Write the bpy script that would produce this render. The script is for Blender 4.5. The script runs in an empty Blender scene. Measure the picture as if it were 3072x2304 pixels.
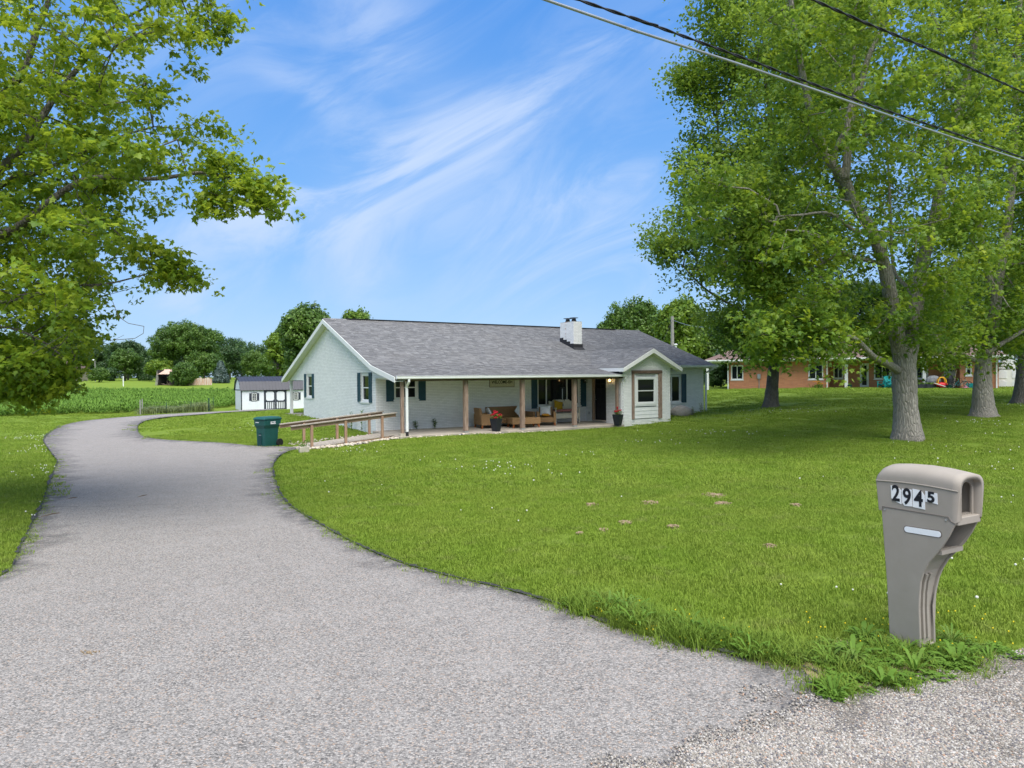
import bpy, math, random
import numpy as np
from mathutils import Vector, Matrix, Euler
from mathutils.geometry import delaunay_2d_cdt
rng = np.random.default_rng(7); random.seed(7)
SC = bpy.context.scene; COL = SC.collection
# ------------------------------------------------------------------ camera
F_PX, CAM_H = 2040.0, 2.2
cam_d = bpy.data.cameras.new('camera'); cam = bpy.data.objects.new('camera', cam_d); COL.objects.link(cam)
PITCH, ROLL = math.radians(90-0.73), math.radians(-0.46)
Mrot = (Matrix.Rotation(PITCH, 3, 'X') @ Matrix.Rotation(ROLL, 3, 'Z'))
cam.matrix_world = Matrix.Translation((0, 0, CAM_H)) @ Mrot.to_4x4()
cam_d.sensor_width = 36; cam_d.lens = 36*F_PX/3072; cam_d.clip_start = .05; cam_d.clip_end = 3000
SC.camera = cam
# ------------------------------------------------------------------ light
SUN_EL, SUN_AZ = math.radians(62), math.radians(160)      # azimuth clockwise from +Y
w = bpy.data.worlds.new('World'); SC.world = w; w.use_nodes = True
sd = bpy.data.lights.new('sun', 'SUN'); sd.energy = 1.5; sd.angle = math.radians(60); sd.color = (1, .955, .885)
sun = bpy.data.objects.new('sun', sd); COL.objects.link(sun)
dirv = Vector((math.sin(SUN_AZ)*math.cos(SUN_EL), math.cos(SUN_AZ)*math.cos(SUN_EL), math.sin(SUN_EL)))
sun.rotation_euler = dirv.to_track_quat('Z', 'Y').to_euler()
SC.view_settings.view_transform = 'Standard'; SC.view_settings.look = 'None'
SC.view_settings.exposure = 2.15; SC.view_settings.gamma = 1; SC.view_settings.use_curve_mapping = False
SC.cycles.max_bounces = 7; SC.cycles.transparent_max_bounces = 8; SC.cycles.caustics_reflective = False

def world_nodes():
    nt = w.node_tree; nt.nodes.clear(); N = nt.nodes.new; Lk = nt.links.new
    out = N('ShaderNodeOutputWorld'); bg = N('ShaderNodeBackground'); bg.inputs['Strength'].default_value = .062
    sky = N('ShaderNodeTexSky'); sky.sky_type = 'NISHITA'; sky.sun_disc = False
    sky.sun_elevation = SUN_EL; sky.sun_rotation = SUN_AZ
    sky.air_density = 1.0; sky.dust_density = .6; sky.ozone_density = 2.2
    hs = N('ShaderNodeHueSaturation'); hs.inputs['Saturation'].default_value = 1.3; hs.inputs['Value'].default_value = .55
    Lk(sky.outputs[0], hs.inputs['Color'])
    # the photograph's sky: clear blue fading paler towards the horizon, laid over the physical sky
    tc = N('ShaderNodeTexCoord'); sep = N('ShaderNodeSeparateXYZ'); Lk(tc.outputs['Generated'], sep.inputs[0])
    def math_(op, a, b=None, c=None):
        m = N('ShaderNodeMath'); m.operation = op
        for i, v in enumerate((a, b, c)):
            if v is None: continue
            if isinstance(v, (int, float)): m.inputs[i].default_value = v
            else: Lk(v, m.inputs[i])
        return m.outputs[0]
    gr = N('ShaderNodeValToRGB'); el = gr.color_ramp.elements
    while len(el) < 5: el.new(.5)
    for e_, (p_, c_) in zip(el, ((0, (1.75, 2.6, 3.7)), (.10, (1.35, 2.3, 3.75)), (.26, (.80, 1.85, 3.75)), (.5, (.36, 1.30, 3.45)), (1, (.28, 1.0, 2.8)))): e_.position = p_; e_.color = (c_[0]/4, c_[1]/4, c_[2]/4, 1)
    Lk(sep.outputs[2], gr.inputs[0]); g4 = N('ShaderNodeVectorMath'); g4.operation = 'SCALE'; g4.inputs['Scale'].default_value = 4; Lk(gr.outputs[0], g4.inputs[0])
    mh = N('ShaderNodeMix'); mh.data_type = 'RGBA'; mh.inputs[0].default_value = .8
    Lk(hs.outputs[0], mh.inputs[6]); Lk(g4.outputs[0], mh.inputs[7])
    # cirrus: position on a plane above the viewer, wisps in a few banks
    yy = math_('MAXIMUM', sep.outputs[1], .12)
    px = math_('DIVIDE', sep.outputs[0], yy); pz = math_('DIVIDE', sep.outputs[2], yy)
    cmb = N('ShaderNodeCombineXYZ'); Lk(px, cmb.inputs[0]); Lk(pz, cmb.inputs[1])
    def noise(scale, sx, sy, rot, det=6, dist=.6, rough=.55):
        m0 = N('ShaderNodeMapping'); m0.inputs['Rotation'].default_value = (0, 0, rot); Lk(cmb.outputs[0], m0.inputs[0])
        mp = N('ShaderNodeMapping'); mp.inputs['Scale'].default_value = (sx, sy, 1); Lk(m0.outputs[0], mp.inputs[0])
        n = N('ShaderNodeTexNoise'); n.inputs['Scale'].default_value = scale; n.inputs['Detail'].default_value = det
        n.inputs['Distortion'].default_value = dist; n.inputs['Roughness'].default_value = rough
        Lk(mp.outputs[0], n.inputs['Vector']); return n.outputs['Fac']
    wisp = noise(3.3, .9, 2.3, -.48, 8, 1.1, .6); soft = noise(1.7, 1, 1.6, -.3, 4, .5, .5)
    def smooth(v, a, b):
        r = N('ShaderNodeMapRange'); r.interpolation_type = 'SMOOTHSTEP'
        r.inputs[1].default_value = a; r.inputs[2].default_value = b; Lk(v, r.inputs[0]); return r.outputs[0]
    banks = [  # px x, px y, half length, half width, tilt
        (1120, 520, 560, 95, .42, 1.15), (1420, 395, 270, 60, .42, 1.0), (900, 640, 300, 60, .12, 1.0), (1080, 740, 90, 160, .2, .6), (1330, 560, 380, 120, .5, .55), (1760, 600, 330, 110, .25, .75),
        (1820, 720, 330, 110, .1, .65), (1890, 125, 160, 45, .1, .5), (1150, 120, 420, 150, -1.1, .4), (560, 930, 120, 80, -1.2, .6), (1900, 880, 420, 100, 0, .35), (960, 290, 330, 50, -.6, .3), (660, 120, 260, 120, .2, .3)]
    tot = None
    for cx, cy, L, Wd, tilt, amp in banks:
        X0 = (cx-1536)/F_PX; Y0 = (1126-cy)/F_PX
        ct, st = math.cos(tilt), math.sin(tilt)
        dx = math_('SUBTRACT', px, X0); dy = math_('SUBTRACT', pz, Y0)
        a = math_('MULTIPLY_ADD', dx, ct*F_PX/L, math_('MULTIPLY', dy, st*F_PX/L))
        b = math_('MULTIPLY_ADD', dx, -st*F_PX/Wd, math_('MULTIPLY', dy, ct*F_PX/Wd))
        e = math_('POWER', 2.718, math_('MULTIPLY', math_('ADD', math_('MULTIPLY', a, a), math_('MULTIPLY', b, b)), -1.0))
        e = math_('MULTIPLY', e, amp)
        tot = e if tot is None else math_('ADD', tot, e)
    v = math_('MULTIPLY', math_('ADD', tot, .1), math_('ADD', math_('MULTIPLY', smooth(wisp, .38, .70), 1.25), math_('MULTIPLY', smooth(soft, .3, .8), .45)))
    v = math_('MULTIPLY', math_('SUBTRACT', 1.0, math_('POWER', 2.718, math_('MULTIPLY', v, -1.2))), .9)
    up = smooth(sep.outputs[2], -.02, .12); v = math_('MULTIPLY', v, up)
    veil = N('ShaderNodeTexNoise'); veil.inputs['Scale'].default_value = 2.2; veil.inputs['Detail'].default_value = 5; Lk(tc.outputs['Generated'], veil.inputs['Vector'])  # cloud veil added outside the view to whiten and soften the skylight
    out_f = math_('MAXIMUM', smooth(sep.outputs[2], .5, .8), math_('MULTIPLY', smooth(math_('MULTIPLY', sep.outputs[1], -1.0), -.55, .1), up))
    v = math_('MAXIMUM', v, math_('MULTIPLY', out_f, math_('MULTIPLY_ADD', smooth(veil.outputs['Fac'], .3, .7), .35, .35)))
    vc = N('ShaderNodeMix'); vc.data_type = 'RGBA'; Lk(out_f, vc.inputs[0]); vc.inputs[6].default_value = (2.35, 2.85, 3.75, 1); vc.inputs[7].default_value = (2.6, 2.95, 3.7, 1)
    mc = N('ShaderNodeMix'); mc.data_type = 'RGBA'; Lk(v, mc.inputs[0]); Lk(mh.outputs[2], mc.inputs[6]); Lk(vc.outputs[2], mc.inputs[7]);
    Lk(mc.outputs[2], bg.inputs['Color']); Lk(bg.outputs[0], out.inputs[0])
world_nodes()

# ------------------------------------------------------------------ pixel <-> place
Mn = np.array(Mrot); CC = np.array([0, 0, CAM_H])
def ray(x, y): return Mn @ np.array([(x-1536)/F_PX, (1152-y)/F_PX, -1.])
def atY(x, y, Y): d = ray(x, y); return CC+d*(Y/d[1])
def atz(x, y, z): d = ray(x, y); return CC+d*((z-CAM_H)/d[2])
TH = math.radians(57.1)
A0 = atz(1129, 1292.5, 0)
HU = np.array([math.sin(TH), math.cos(TH), 0]); HV = np.array([-math.cos(TH), math.sin(TH), 0])
def HW(s, t, z=0): return A0+HU*s+HV*t+np.array([0, 0, z])

# ------------------------------------------------------------------ terrain
ctl = [(0, 0, .35), (-6, 0, .33), (6, 0, .36), (0, -10, .35), (-14, -8, .3), (14, -6, .4), (-3, 2.6, .34), (3, 3.2, .35), (2.74, 4.56, .35), (7, 5.5, .36), (18, 5, .3), (13, 12, .15), (25, 12, .3), (40, 20, .5), (60, 0, .6), (-30, 5, .1), (-60, 0, 0), (0, -80, .5), (-80, 60, -.8), (-26, 30, -.5)]
for x, y, Z in [(0, 1738, 6.6), (150, 1450, 14.3), (819, 1403, 17.5), (1500, 1771, 6.1), (868, 1354, 23.3), (795, 1343, 24.7), (413, 1290, 36.8), (610, 1246, 54.6), (724, 1231.6, 64.8), (857, 1227.5, 66.9), (132, 1325, 28.6), (400, 1246, 57), (0, 1262, 50), (700, 1160, 130), (203, 1155, 130), (300, 1137.5, 215), (650, 1136, 215), (-400, 1140, 215), (2718, 1320, 21), (2948, 1250, 27.2), (2312, 1222, 34), (3060, 1212, 31.5), (2188, 1168, 61), (2960, 1166, 52), (2500, 1168, 54)]:
    ctl.append(tuple(atY(x, y, Z)))
for s, t, z in [(0, -2.9, -.12), (5.5, -3, -.17), (10.8, -3.1, -.19), (13.9, -2.8, -.05), (19.3, -.2, .09), (0, 10.2, .16), (-.1, 5, -.04), (0, -.2, -.17), (13, 5, -.1), (6, 5, -.1), (6, -1, -.2), (19, 10, .05), (10, 10, 0), (0, 13.4, .12), (-3.9, -1.5, -.38), (-2, -3.2, -.3), (-2, .4, -.2), (24, 4, .35)]:
    P = HW(s, t, z); ctl.append(tuple(P))
for a in range(0, 360, 30):
    ctl.append((800*math.sin(math.radians(a)), 800*math.cos(math.radians(a)), 2.2 if a in (0, 30, 330, 60, 300) else 1))
ctl = np.array(ctl)
def warp(x, y):
    r = np.sqrt(x*x+y*y)+1e-9; k = 1/np.sqrt(r+4); return np.stack([x*k, y*k], -1)
def tpsk(d2): return .5*d2*np.log(d2+1e-12)
_q = warp(ctl[:, 0], ctl[:, 1]); _n = len(_q)
_K = tpsk(((_q[:, None]-_q[None])**2).sum(-1))+np.eye(_n)*.02
_Pm = np.c_[np.ones(_n), _q]
_Am = np.block([[_K, _Pm], [_Pm.T, np.zeros((3, 3))]])
_w = np.linalg.solve(_Am, np.r_[ctl[:, 2], 0, 0, 0])
def ground(x, y):
    x = np.atleast_1d(np.asarray(x, float)); y = np.atleast_1d(np.asarray(y, float))
    q = warp(x.ravel(), y.ravel()); out = np.empty(len(q))
    for i in range(0, len(q), 20000):
        c = q[i:i+20000]
        out[i:i+20000] = tpsk(((c[:, None]-_q[None])**2).sum(-1))@_w[:_n]+_w[_n]+c@_w[_n+1:]
    return out.reshape(x.shape)
def gz(x, y): return float(ground(x, y)[0])
def hit(px, py):
    z = 0.0
    for _ in range(40):
        P = atz(px, py, z); 
        if P[1] < 0 or P[1] > 400: P = atY(px, py, 200)
        z = .5*z+.5*gz(P[0], P[1])
    P[2] = gz(P[0], P[1]); return P
def on(x, y): return np.array([x, y, gz(x, y)])
def at_ground(px, Y):
    P = atY(px, 1150, Y); return np.array([P[0], P[1], gz(P[0], P[1])])

# ------------------------------------------------------------------ materials
MATS = {}
class NT:
    def __init__(s, name):
        s.m = bpy.data.materials.new(name); s.m.use_nodes = True; s.nt = s.m.node_tree
        s.b = s.nt.nodes['Principled BSDF']; s.out = s.nt.nodes['Material Output']
    def n(s, t, **k):
        nd = s.nt.nodes.new(t)
        for a, b in k.items(): setattr(nd, a, b)
        return nd
    def l(s, a, b): s.nt.links.new(a, b)
    def coord(s, kind='pos', scale=(1, 1, 1)):
        if kind == 'pos': o = s.n('ShaderNodeNewGeometry').outputs['Position']
        else: o = s.n('ShaderNodeTexCoord').outputs['Object']
        mp = s.n('ShaderNodeMapping'); mp.inputs['Scale'].default_value = scale; s.l(o, mp.inputs[0]); return mp.outputs[0]
    def noise(s, vec, scale, det=4, rough=.55, dist=0):
        n = s.n('ShaderNodeTexNoise'); n.inputs['Scale'].default_value = scale; n.inputs['Detail'].default_value = det
        n.inputs['Roughness'].default_value = rough; n.inputs['Distortion'].default_value = dist; s.l(vec, n.inputs['Vector']); return n.outputs['Fac']
    def ramp(s, v, stops):
        r = s.n('ShaderNodeValToRGB'); e = r.color_ramp.elements
        while len(e) < len(stops): e.new(.5)
        for el, (p, c) in zip(e, stops): el.position = p; el.color = (*c, 1) if len(c) == 3 else c
        s.l(v, r.inputs[0]); return r.outputs[0]
    def mix(s, f, a, b, mode='MIX'):
        m = s.n('ShaderNodeMix', data_type='RGBA', blend_type=mode)
        for sock, v in ((m.inputs[0], f), (m.inputs[6], a), (m.inputs[7], b)):
            if isinstance(v, (int, float)): sock.default_value = v
            elif isinstance(v, tuple): sock.default_value = (*v, 1)
            else: s.l(v, sock)
        return m.outputs[2]
    def math(s, op, a, b=0.0):
        m = s.n('ShaderNodeMath', operation=op)
        for i, v in enumerate((a, b)):
            if isinstance(v, (int, float)): m.inputs[i].default_value = v
            else: s.l(v, m.inputs[i])
        return m.outputs[0]
    def rng(s, v, a, b, c=0., d=1.):
        r = s.n('ShaderNodeMapRange')
        for i, x in enumerate((a, b, c, d)): r.inputs[i+1].default_value = x
        s.l(v, r.inputs[0]); return r.outputs[0]
    def bump(s, h, strength, dist=.01):
        b = s.n('ShaderNodeBump'); b.inputs['Strength'].default_value = strength; b.inputs['Distance'].default_value = dist
        s.l(h, b.inputs['Height']); s.l(b.outputs[0], s.b.inputs['Normal'])
    def done(s, col=None, rough=.7, spec=.3, metal=0):
        if col is not None:
            if isinstance(col, tuple): s.b.inputs['Base Color'].default_value = (*col, 1)
            else: s.l(col, s.b.inputs['Base Color'])
        if isinstance(rough, (int, float)): s.b.inputs['Roughness'].default_value = rough
        else: s.l(rough, s.b.inputs['Roughness'])
        s.b.inputs['Specular IOR Level'].default_value = spec; s.b.inputs['Metallic'].default_value = metal
        MATS[s.m.name] = s.m; return s.m
def P(name, c1, c2=None, scale=4, rough=.7, bump=0, bscale=60, spec=.3, metal=0, aniso=(1, 1, 1), kind='pos', bdist=.005):
    m = NT(name); v = m.coord(kind, aniso)
    c2 = c2 or tuple(x*.82 for x in c1)
    n = m.noise(v, scale, 5, .6); col = m.ramp(n, [(.32, c1), (.72, c2)])
    if bump: m.bump(m.noise(v, bscale, 5, .65), bump, bdist)
    return m.done(col, rough, spec, metal)

def mat_lawn():
    m = NT('lawn_grass'); v = m.coord()
    big = m.noise(v, .16, 4, .55); mid = m.noise(v, 1.1, 5, .6); fine = m.noise(v, 22, 4, .7); vf = m.noise(m.coord('pos', (1, .35, 1)), 90, 3, .7)
    c = m.mix(m.rng(big, .35, .65), (.135, .215, .022), (.165, .24, .026))  # ground kept darker than the blades: shade between tufts put into colour
    c = m.mix(m.rng(mid, .3, .75), c, (.17, .23, .035))
    c = m.mix(m.rng(fine, .35, .8, 0, .5), c, (.10, .17, .016))
    c = m.mix(m.rng(vf, .5, .8, 0, .4), c, (.22, .28, .06))
    m.bump(m.math('ADD', fine, vf), .9, .03)
    return m.done(c, .9, .1)
def mat_blade(name, a, b, c_, dry=0.0, trans=.3):
    m = NT(name); v = m.coord(); oi = m.n('ShaderNodeObjectInfo')
    big = m.noise(v, .16, 4, .55); mid = m.noise(v, 1.1, 5, .6)
    c = m.mix(m.rng(big, .35, .65), a, b); c = m.mix(m.rng(mid, .3, .75), c, c_)
    c = m.mix(m.math('MULTIPLY', oi.outputs['Random'], .35), c, tuple(x*.6 for x in a))
    if dry: c = m.mix(m.rng(m.noise(v, 3.1, 4, .6), .55, .72, 0, dry), c, (.34, .29, .15))
    tr = m.n('ShaderNodeBsdfTranslucent'); m.l(c, tr.inputs[0]); ms = m.n('ShaderNodeMixShader'); ms.inputs[0].default_value = trans
    m.done(c, .6, .15); m.l(m.b.outputs[0], ms.inputs[1]); m.l(tr.outputs[0], ms.inputs[2]); m.l(ms.outputs[0], m.out.inputs[0]); return m.m
def mat_leaf(name, dark, mid, light, trans=.38, scale=.7):
    m = NT(name); v = m.coord(); oi = m.n('ShaderNodeObjectInfo')
    n = m.math('ADD', m.math('MULTIPLY', m.noise(v, scale, 3, .6), .65), m.math('MULTIPLY', oi.outputs['Random'], .35))
    c = m.ramp(n, [(.28, dark), (.5, mid), (.74, light)])
    tr = m.n('ShaderNodeBsdfTranslucent'); m.l(m.mix(.5, c, tuple(min(1, x*1.6) for x in light)), tr.inputs[0])
    ms = m.n('ShaderNodeMixShader'); ms.inputs[0].default_value = trans
    m.done(c, .45, .3); m.l(m.b.outputs[0], ms.inputs[1]); m.l(tr.outputs[0], ms.inputs[2]); m.l(ms.outputs[0], m.out.inputs[0]); return m.m
def mat_bark(name, c1, c2, crack):
    m = NT(name); v = m.coord('pos', (9, 9, 1.5))
    n = m.noise(v, 2.2, 7, .7, 1.2); vo = m.n('ShaderNodeTexVoronoi'); vo.inputs['Scale'].default_value = 2.6; vo.feature = 'DISTANCE_TO_EDGE'
    mx = m.mix(.25, v, m.n('ShaderNodeTexNoise').outputs['Color']); m.l(mx, vo.inputs['Vector'])
    c = m.ramp(n, [(.3, c2), (.65, c1)]); c = m.mix(m.rng(vo.outputs['Distance'], 0, .10, .42, 0), c, crack)
    c = m.mix(m.rng(m.noise(m.coord(), 1.3, 3), .5, .7, 0, .45), c, tuple(x*.65 for x in c2))
    m.bump(m.math('ADD', m.rng(vo.outputs['Distance'], 0, .2), n), .9, .03)
    return m.done(c, .9, .1)
def mat_drive():
    m = NT('chip_seal'); v = m.coord()
    vo = m.n('ShaderNodeTexVoronoi'); vo.inputs['Scale'].default_value = 95; m.l(v, vo.inputs['Vector'])
    sep = m.n('ShaderNodeSeparateColor'); m.l(vo.outputs['Color'], sep.inputs[0])
    c = m.ramp(sep.outputs[0], [(0, (.11, .105, .10)), (.25, (.23, .215, .20)), (.6, (.305, .285, .265)), (.85, (.42, .395, .37)), (1, (.36, .26, .19))])
    big = m.noise(m.coord('pos', (.35, .9, 1)), .5, 5, .6)
    c = m.mix(m.rng(vo.outputs['Distance'], .35, .7, 0, .4), c, (.09, .088, .085))
    c = m.mix(m.rng(big, .42, .7, 0, .06), c, (.19, .185, .18))
    c = m.mix(m.rng(m.noise(v, 2.3, 5, .65), .45, .75, 0, .22), c, (.38, .36, .34))
    at = m.n('ShaderNodeAttribute', attribute_name='rim')
    c = m.mix(m.math('MULTIPLY', at.outputs['Fac'], m.rng(m.noise(v, 5, 4, .7), .35, .6)), c, (.045, .045, .047))
    m.bump(m.math('SUBTRACT', 1.0, vo.outputs['Distance']), .8, .008)
    return m.done(c, .85, .15)
def mat_road():
    m = NT('road_gravel'); v = m.coord()
    vo = m.n('ShaderNodeTexVoronoi'); vo.inputs['Scale'].default_value = 85; m.l(v, vo.inputs['Vector'])
    sep = m.n('ShaderNodeSeparateColor'); m.l(vo.outputs['Color'], sep.inputs[0])
    c = m.ramp(sep.outputs[0], [(0, (.10, .10, .11)), (.3, (.20, .182, .155)), (.6, (.28, .25, .21)), (.85, (.38, .345, .30)), (1, (.29, .19, .13))])
    c = m.mix(m.rng(vo.outputs['Distance'], .3, .7, 0, .7), c, (.10, .09, .08))
    m.bump(m.math('SUBTRACT', 1.0, vo.outputs['Distance']), 1, .012)
    return m.done(c, .85, .15)
def mat_pebble():
    m = NT('pebble'); oi = m.n('ShaderNodeObjectInfo'); at = m.n('ShaderNodeAttribute', attribute_name='rnd')
    f = m.math('FRACT', m.math('ADD', oi.outputs['Random'], at.outputs['Fac']))
    c = m.ramp(f, [(0, (.09, .09, .11)), (.15, (.16, .15, .145)), (.4, (.25, .225, .19)), (.7, (.34, .315, .275)), (.9, (.47, .45, .42)), (1, (.34, .2, .12))])
    return m.done(c, .7, .3)
def mat_shingle():
    m = NT('shingle'); oi = m.n('ShaderNodeObjectInfo'); at = m.n('ShaderNodeAttribute', attribute_name='rnd'); v = m.coord()
    f = m.math('FRACT', m.math('ADD', oi.outputs['Random'], at.outputs['Fac']))
    c = m.ramp(f, [(0, (.118, .120, .125)), (.4, (.14, .142, .148)), (.75, (.165, .167, .172)), (1, (.20, .202, .206))])
    c = m.mix(m.rng(m.noise(v, 60, 3, .7), .4, .8, 0, .4), c, (.22, .21, .21))
    c = m.mix(m.rng(m.noise(v, .7, 4, .6), .45, .75, 0, .25), c, (.19, .18, .17))
    m.bump(m.noise(v, 160, 3), .4, .004); return m.done(c, .9, .15)
def mat_brickpaint():
    m = NT('painted_brick'); oi = m.n('ShaderNodeObjectInfo'); at = m.n('ShaderNodeAttribute', attribute_name='rnd'); v = m.coord()
    f = m.math('FRACT', m.math('ADD', oi.outputs['Random'], at.outputs['Fac']))
    c = m.ramp(f, [(0, (.78, .785, .77)), (.6, (.83, .835, .82)), (1, (.87, .872, .86))])
    c = m.mix(m.rng(m.noise(v, .9, 5, .6), .5, .75, 0, .3), c, (.66, .69, .665))
    c = m.mix(m.rng(m.noise(m.coord('pos', (3, 3, 9)), 4, 6, .75), .66, .74, 0, .6), c, (.30, .30, .30))
    m.bump(m.noise(v, 70, 4, .7), .5, .004); return m.done(c, .6, .25)
def mat_mortar():
    m = NT('painted_mortar'); v = m.coord()
    c = m.ramp(m.noise(v, 6, 5, .7), [(.35, (.46, .47, .455)), (.62, (.56, .57, .555)), (.78, (.25, .25, .24))])
    return m.done(c, .9, .1)
def mat_wood(name, a, b, dark, ax=(12, 12, 1.2), kind='obj'):
    m = NT(name); v = m.coord(kind, ax); n = m.noise(v, 3, 6, .65, .4)
    c = m.ramp(n, [(.3, dark), (.5, b), (.7, a)]); c = m.mix(m.rng(m.noise(m.coord('pos'), 2.2, 4), .4, .7, 0, .4), c, b)
    m.bump(n, .6, .004); return m.done(c, .85, .15)
def mat_wicker():
    m = NT('wicker'); v = m.coord('obj', (1, 1, 1))
    w1 = m.n('ShaderNodeTexWave', wave_type='BANDS', bands_direction='Z'); w1.inputs['Scale'].default_value = 17; m.l(v, w1.inputs[0])
    w2 = m.n('ShaderNodeTexWave', wave_type='BANDS', bands_direction='DIAGONAL'); w2.inputs['Scale'].default_value = 9; m.l(v, w2.inputs[0])
    f = m.math('MULTIPLY', w1.outputs['Fac'], w2.outputs['Fac'])
    c = m.ramp(f, [(0, (.20, .11, .05)), (.3, (.44, .26, .12)), (1, (.66, .45, .24))])
    c = m.mix(m.rng(m.noise(v, 20, 3), .4, .7, 0, .4), c, (.30, .18, .08)); m.bump(f, 1, .01); return m.done(c, .6, .3)
def mat_glass():
    m = NT('window_glass'); v = m.coord()
    m.bump(m.noise(v, 1.5, 2), .05, .01)
    m.done((.010, .013, .015), .04, .22); m.b.inputs['IOR'].default_value = 1.42; return m.m
def mat_redbrick():
    m = NT('orange_brick'); v = m.coord('obj'); mp = m.n('ShaderNodeMapping'); mp.inputs['Rotation'].default_value = (math.radians(90), 0, 0)
    m.l(v, mp.inputs[0]); br = m.n('ShaderNodeTexBrick'); br.offset = .5
    br.inputs['Scale'].default_value = 1; br.inputs['Brick Width'].default_value = .42; br.inputs['Row Height'].default_value = .10; br.inputs['Mortar Size'].default_value = .008
    br.inputs['Color1'].default_value = (.52, .225, .115, 1); br.inputs['Color2'].default_value = (.42, .175, .09, 1); br.inputs['Mortar'].default_value = (.28, .20, .16, 1)
    m.l(mp.outputs[0], br.inputs[0]); c = m.mix(m.rng(m.noise(v, 3, 4), .4, .7, 0, .4), br.outputs[0], (.5, .24, .12)); return m.done(c, .85, .15)

mat_lawn()
mat_blade('grass_blade', (.175, .28, .030), (.225, .335, .036), (.28, .36, .055), .27)
mat_blade('long_blade', (.11, .20, .022), (.16, .255, .028), (.22, .30, .045), .15)
mat_blade('weed_leaf', (.085, .19, .025), (.12, .24, .028), (.17, .28, .04), .25)
mat_blade('corn_leaf', (.11, .225, .03), (.14, .265, .036), (.18, .31, .05), 0)
mat_leaf('maple_leaf', (.085, .165, .018), (.155, .26, .022), (.32, .385, .028), .47)
mat_leaf('maple_leaf_green', (.07, .145, .024), (.135, .24, .03), (.25, .335, .04), .47, .5)
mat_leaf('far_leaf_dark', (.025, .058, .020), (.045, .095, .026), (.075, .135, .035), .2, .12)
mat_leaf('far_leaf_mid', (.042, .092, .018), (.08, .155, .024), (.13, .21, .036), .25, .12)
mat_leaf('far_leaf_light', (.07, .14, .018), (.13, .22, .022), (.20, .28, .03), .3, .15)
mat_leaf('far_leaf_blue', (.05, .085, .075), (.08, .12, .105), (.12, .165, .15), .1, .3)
mat_leaf('brush_leaf', (.10, .16, .045), (.19, .23, .075), (.31, .30, .13), .2, .5)
mat_bark('bark_grey', (.42, .385, .33), (.26, .24, .205), (.10, .09, .075))
mat_bark('bark_dark', (.22, .20, .175), (.13, .12, .10), (.05, .046, .04))
mat_drive(); mat_road(); mat_pebble(); mat_shingle(); mat_brickpaint(); mat_mortar(); mat_wicker(); mat_glass(); mat_redbrick()
mat_wood('post_wood', (.42, .32, .26), (.28, .20, .155), (.13, .09, .07))
mat_wood('beam_wood', (.24, .17, .13), (.15, .105, .08), (.06, .042, .033), (1.2, 12, 12))
mat_wood('rail_wood', (.46, .34, .25), (.36, .25, .17), (.2, .13, .09), (1.2, 12, 12))
mat_wood('ramp_post_wood', (.42, .30, .21), (.32, .21, .14), (.18, .11, .07))
mat_wood('plank_wood', (.46, .42, .36), (.36, .32, .27), (.22, .19, .16), (9, 1.2, 9))
mat_wood('leg_wood', (.42, .16, .06), (.33, .11, .04), (.2, .06, .02))
P('white_paint', (.78, .79, .78), (.70, .72, .70), 3, .45)
P('white_metal', (.80, .81, .80), (.70, .72, .71), 2, .35, spec=.5)
P('soffit', (.74, .75, .73), (.66, .67, .65), 3, .6)
P('shutter_blue', (.018, .062, .090), (.028, .082, .108), 5, .5)
P('charcoal_trim', (.028, .034, .05), (.04, .046, .06), 5, .5)
P('charcoal_roof', (.026, .028, .040), (.036, .038, .052), 2, .45, spec=.4)
P('shed_white', (.74, .76, .80), (.66, .69, .73), 2, .55)
P('concrete', (.42, .37, .31), (.31, .28, .24), 2.5, .9, .4, 40)
P('block_concrete', (.46, .42, .34), (.35, .33, .27), 9, .9, .5, 60)
P('flashing_black', (.022, .022, .026), (.035, .035, .04), 9, .7, .5, 20)
P('black_paint', (.012, .013, .016), (.02, .02, .024), 4, .35, spec=.5)
P('door_black', (.010, .010, .014), (.016, .016, .02), 4, .4)
P('bin_green', (.006, .062, .055), (.009, .078, .068), 5, .5, .15, 120, spec=.4)
P('bin_dark', (.006, .04, .042), (.008, .05, .05), 5, .5)
P('rubber_black', (.015, .015, .017), (.025, .025, .027), 9, .8)
P('mailbox_taupe', (.30, .268, .228), (.34, .304, .262), 5, .62, .25, 350, spec=.3, bdist=.002)
P('mailbox_taupe_shaded', (.16, .135, .115), (.18, .155, .13), 8, .7)  # darker copy of the shell taupe: shade of hollow and seams put into colour
P('sticker_white', (.82, .83, .84), (.74, .75, .76), 30, .5)
P('ink_black', (.012, .013, .02), None, 5, .5)
P('reflector_white', (.82, .84, .86), (.75, .77, .8), 200, .3)
P('steel', (.55, .56, .57), (.45, .46, .47), 8, .35, metal=.8)
P('sign_cream', (.68, .65, .52), (.60, .57, .45), 6, .8)
P('sign_frame', (.12, .065, .035), (.08, .045, .025), 6, .8)
P('white_cloth', (.72, .74, .76), (.58, .61, .64), 14, .95, .6, 25, bdist=.02)
P('mustard_cloth', (.42, .27, .02), (.34, .21, .015), 10, .95, .4, 30)
P('orange_cloth', (.52, .26, .03), (.42, .2, .02), 10, .95)
P('red_pattern_cloth', (.42, .06, .09), (.55, .38, .34), 32, .95)
P('cream_paint', (.62, .60, .50), (.52, .50, .41), 6, .6)
P('petal_red', (.40, .006, .02), (.27, .005, .02), 30, .6)
P('planter_dark', (.014, .017, .024), (.022, .026, .034), 10, .5)
P('rock', (.26, .24, .22), (.40, .38, .35), 3, .9, .8, 12, bdist=.03)
P('river_stone', (.42, .36, .28), (.56, .50, .42), 7, .8)
P('dirt', (.30, .23, .145), (.21, .155, .095), 14, .95, .8, 30, bdist=.02)
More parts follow.
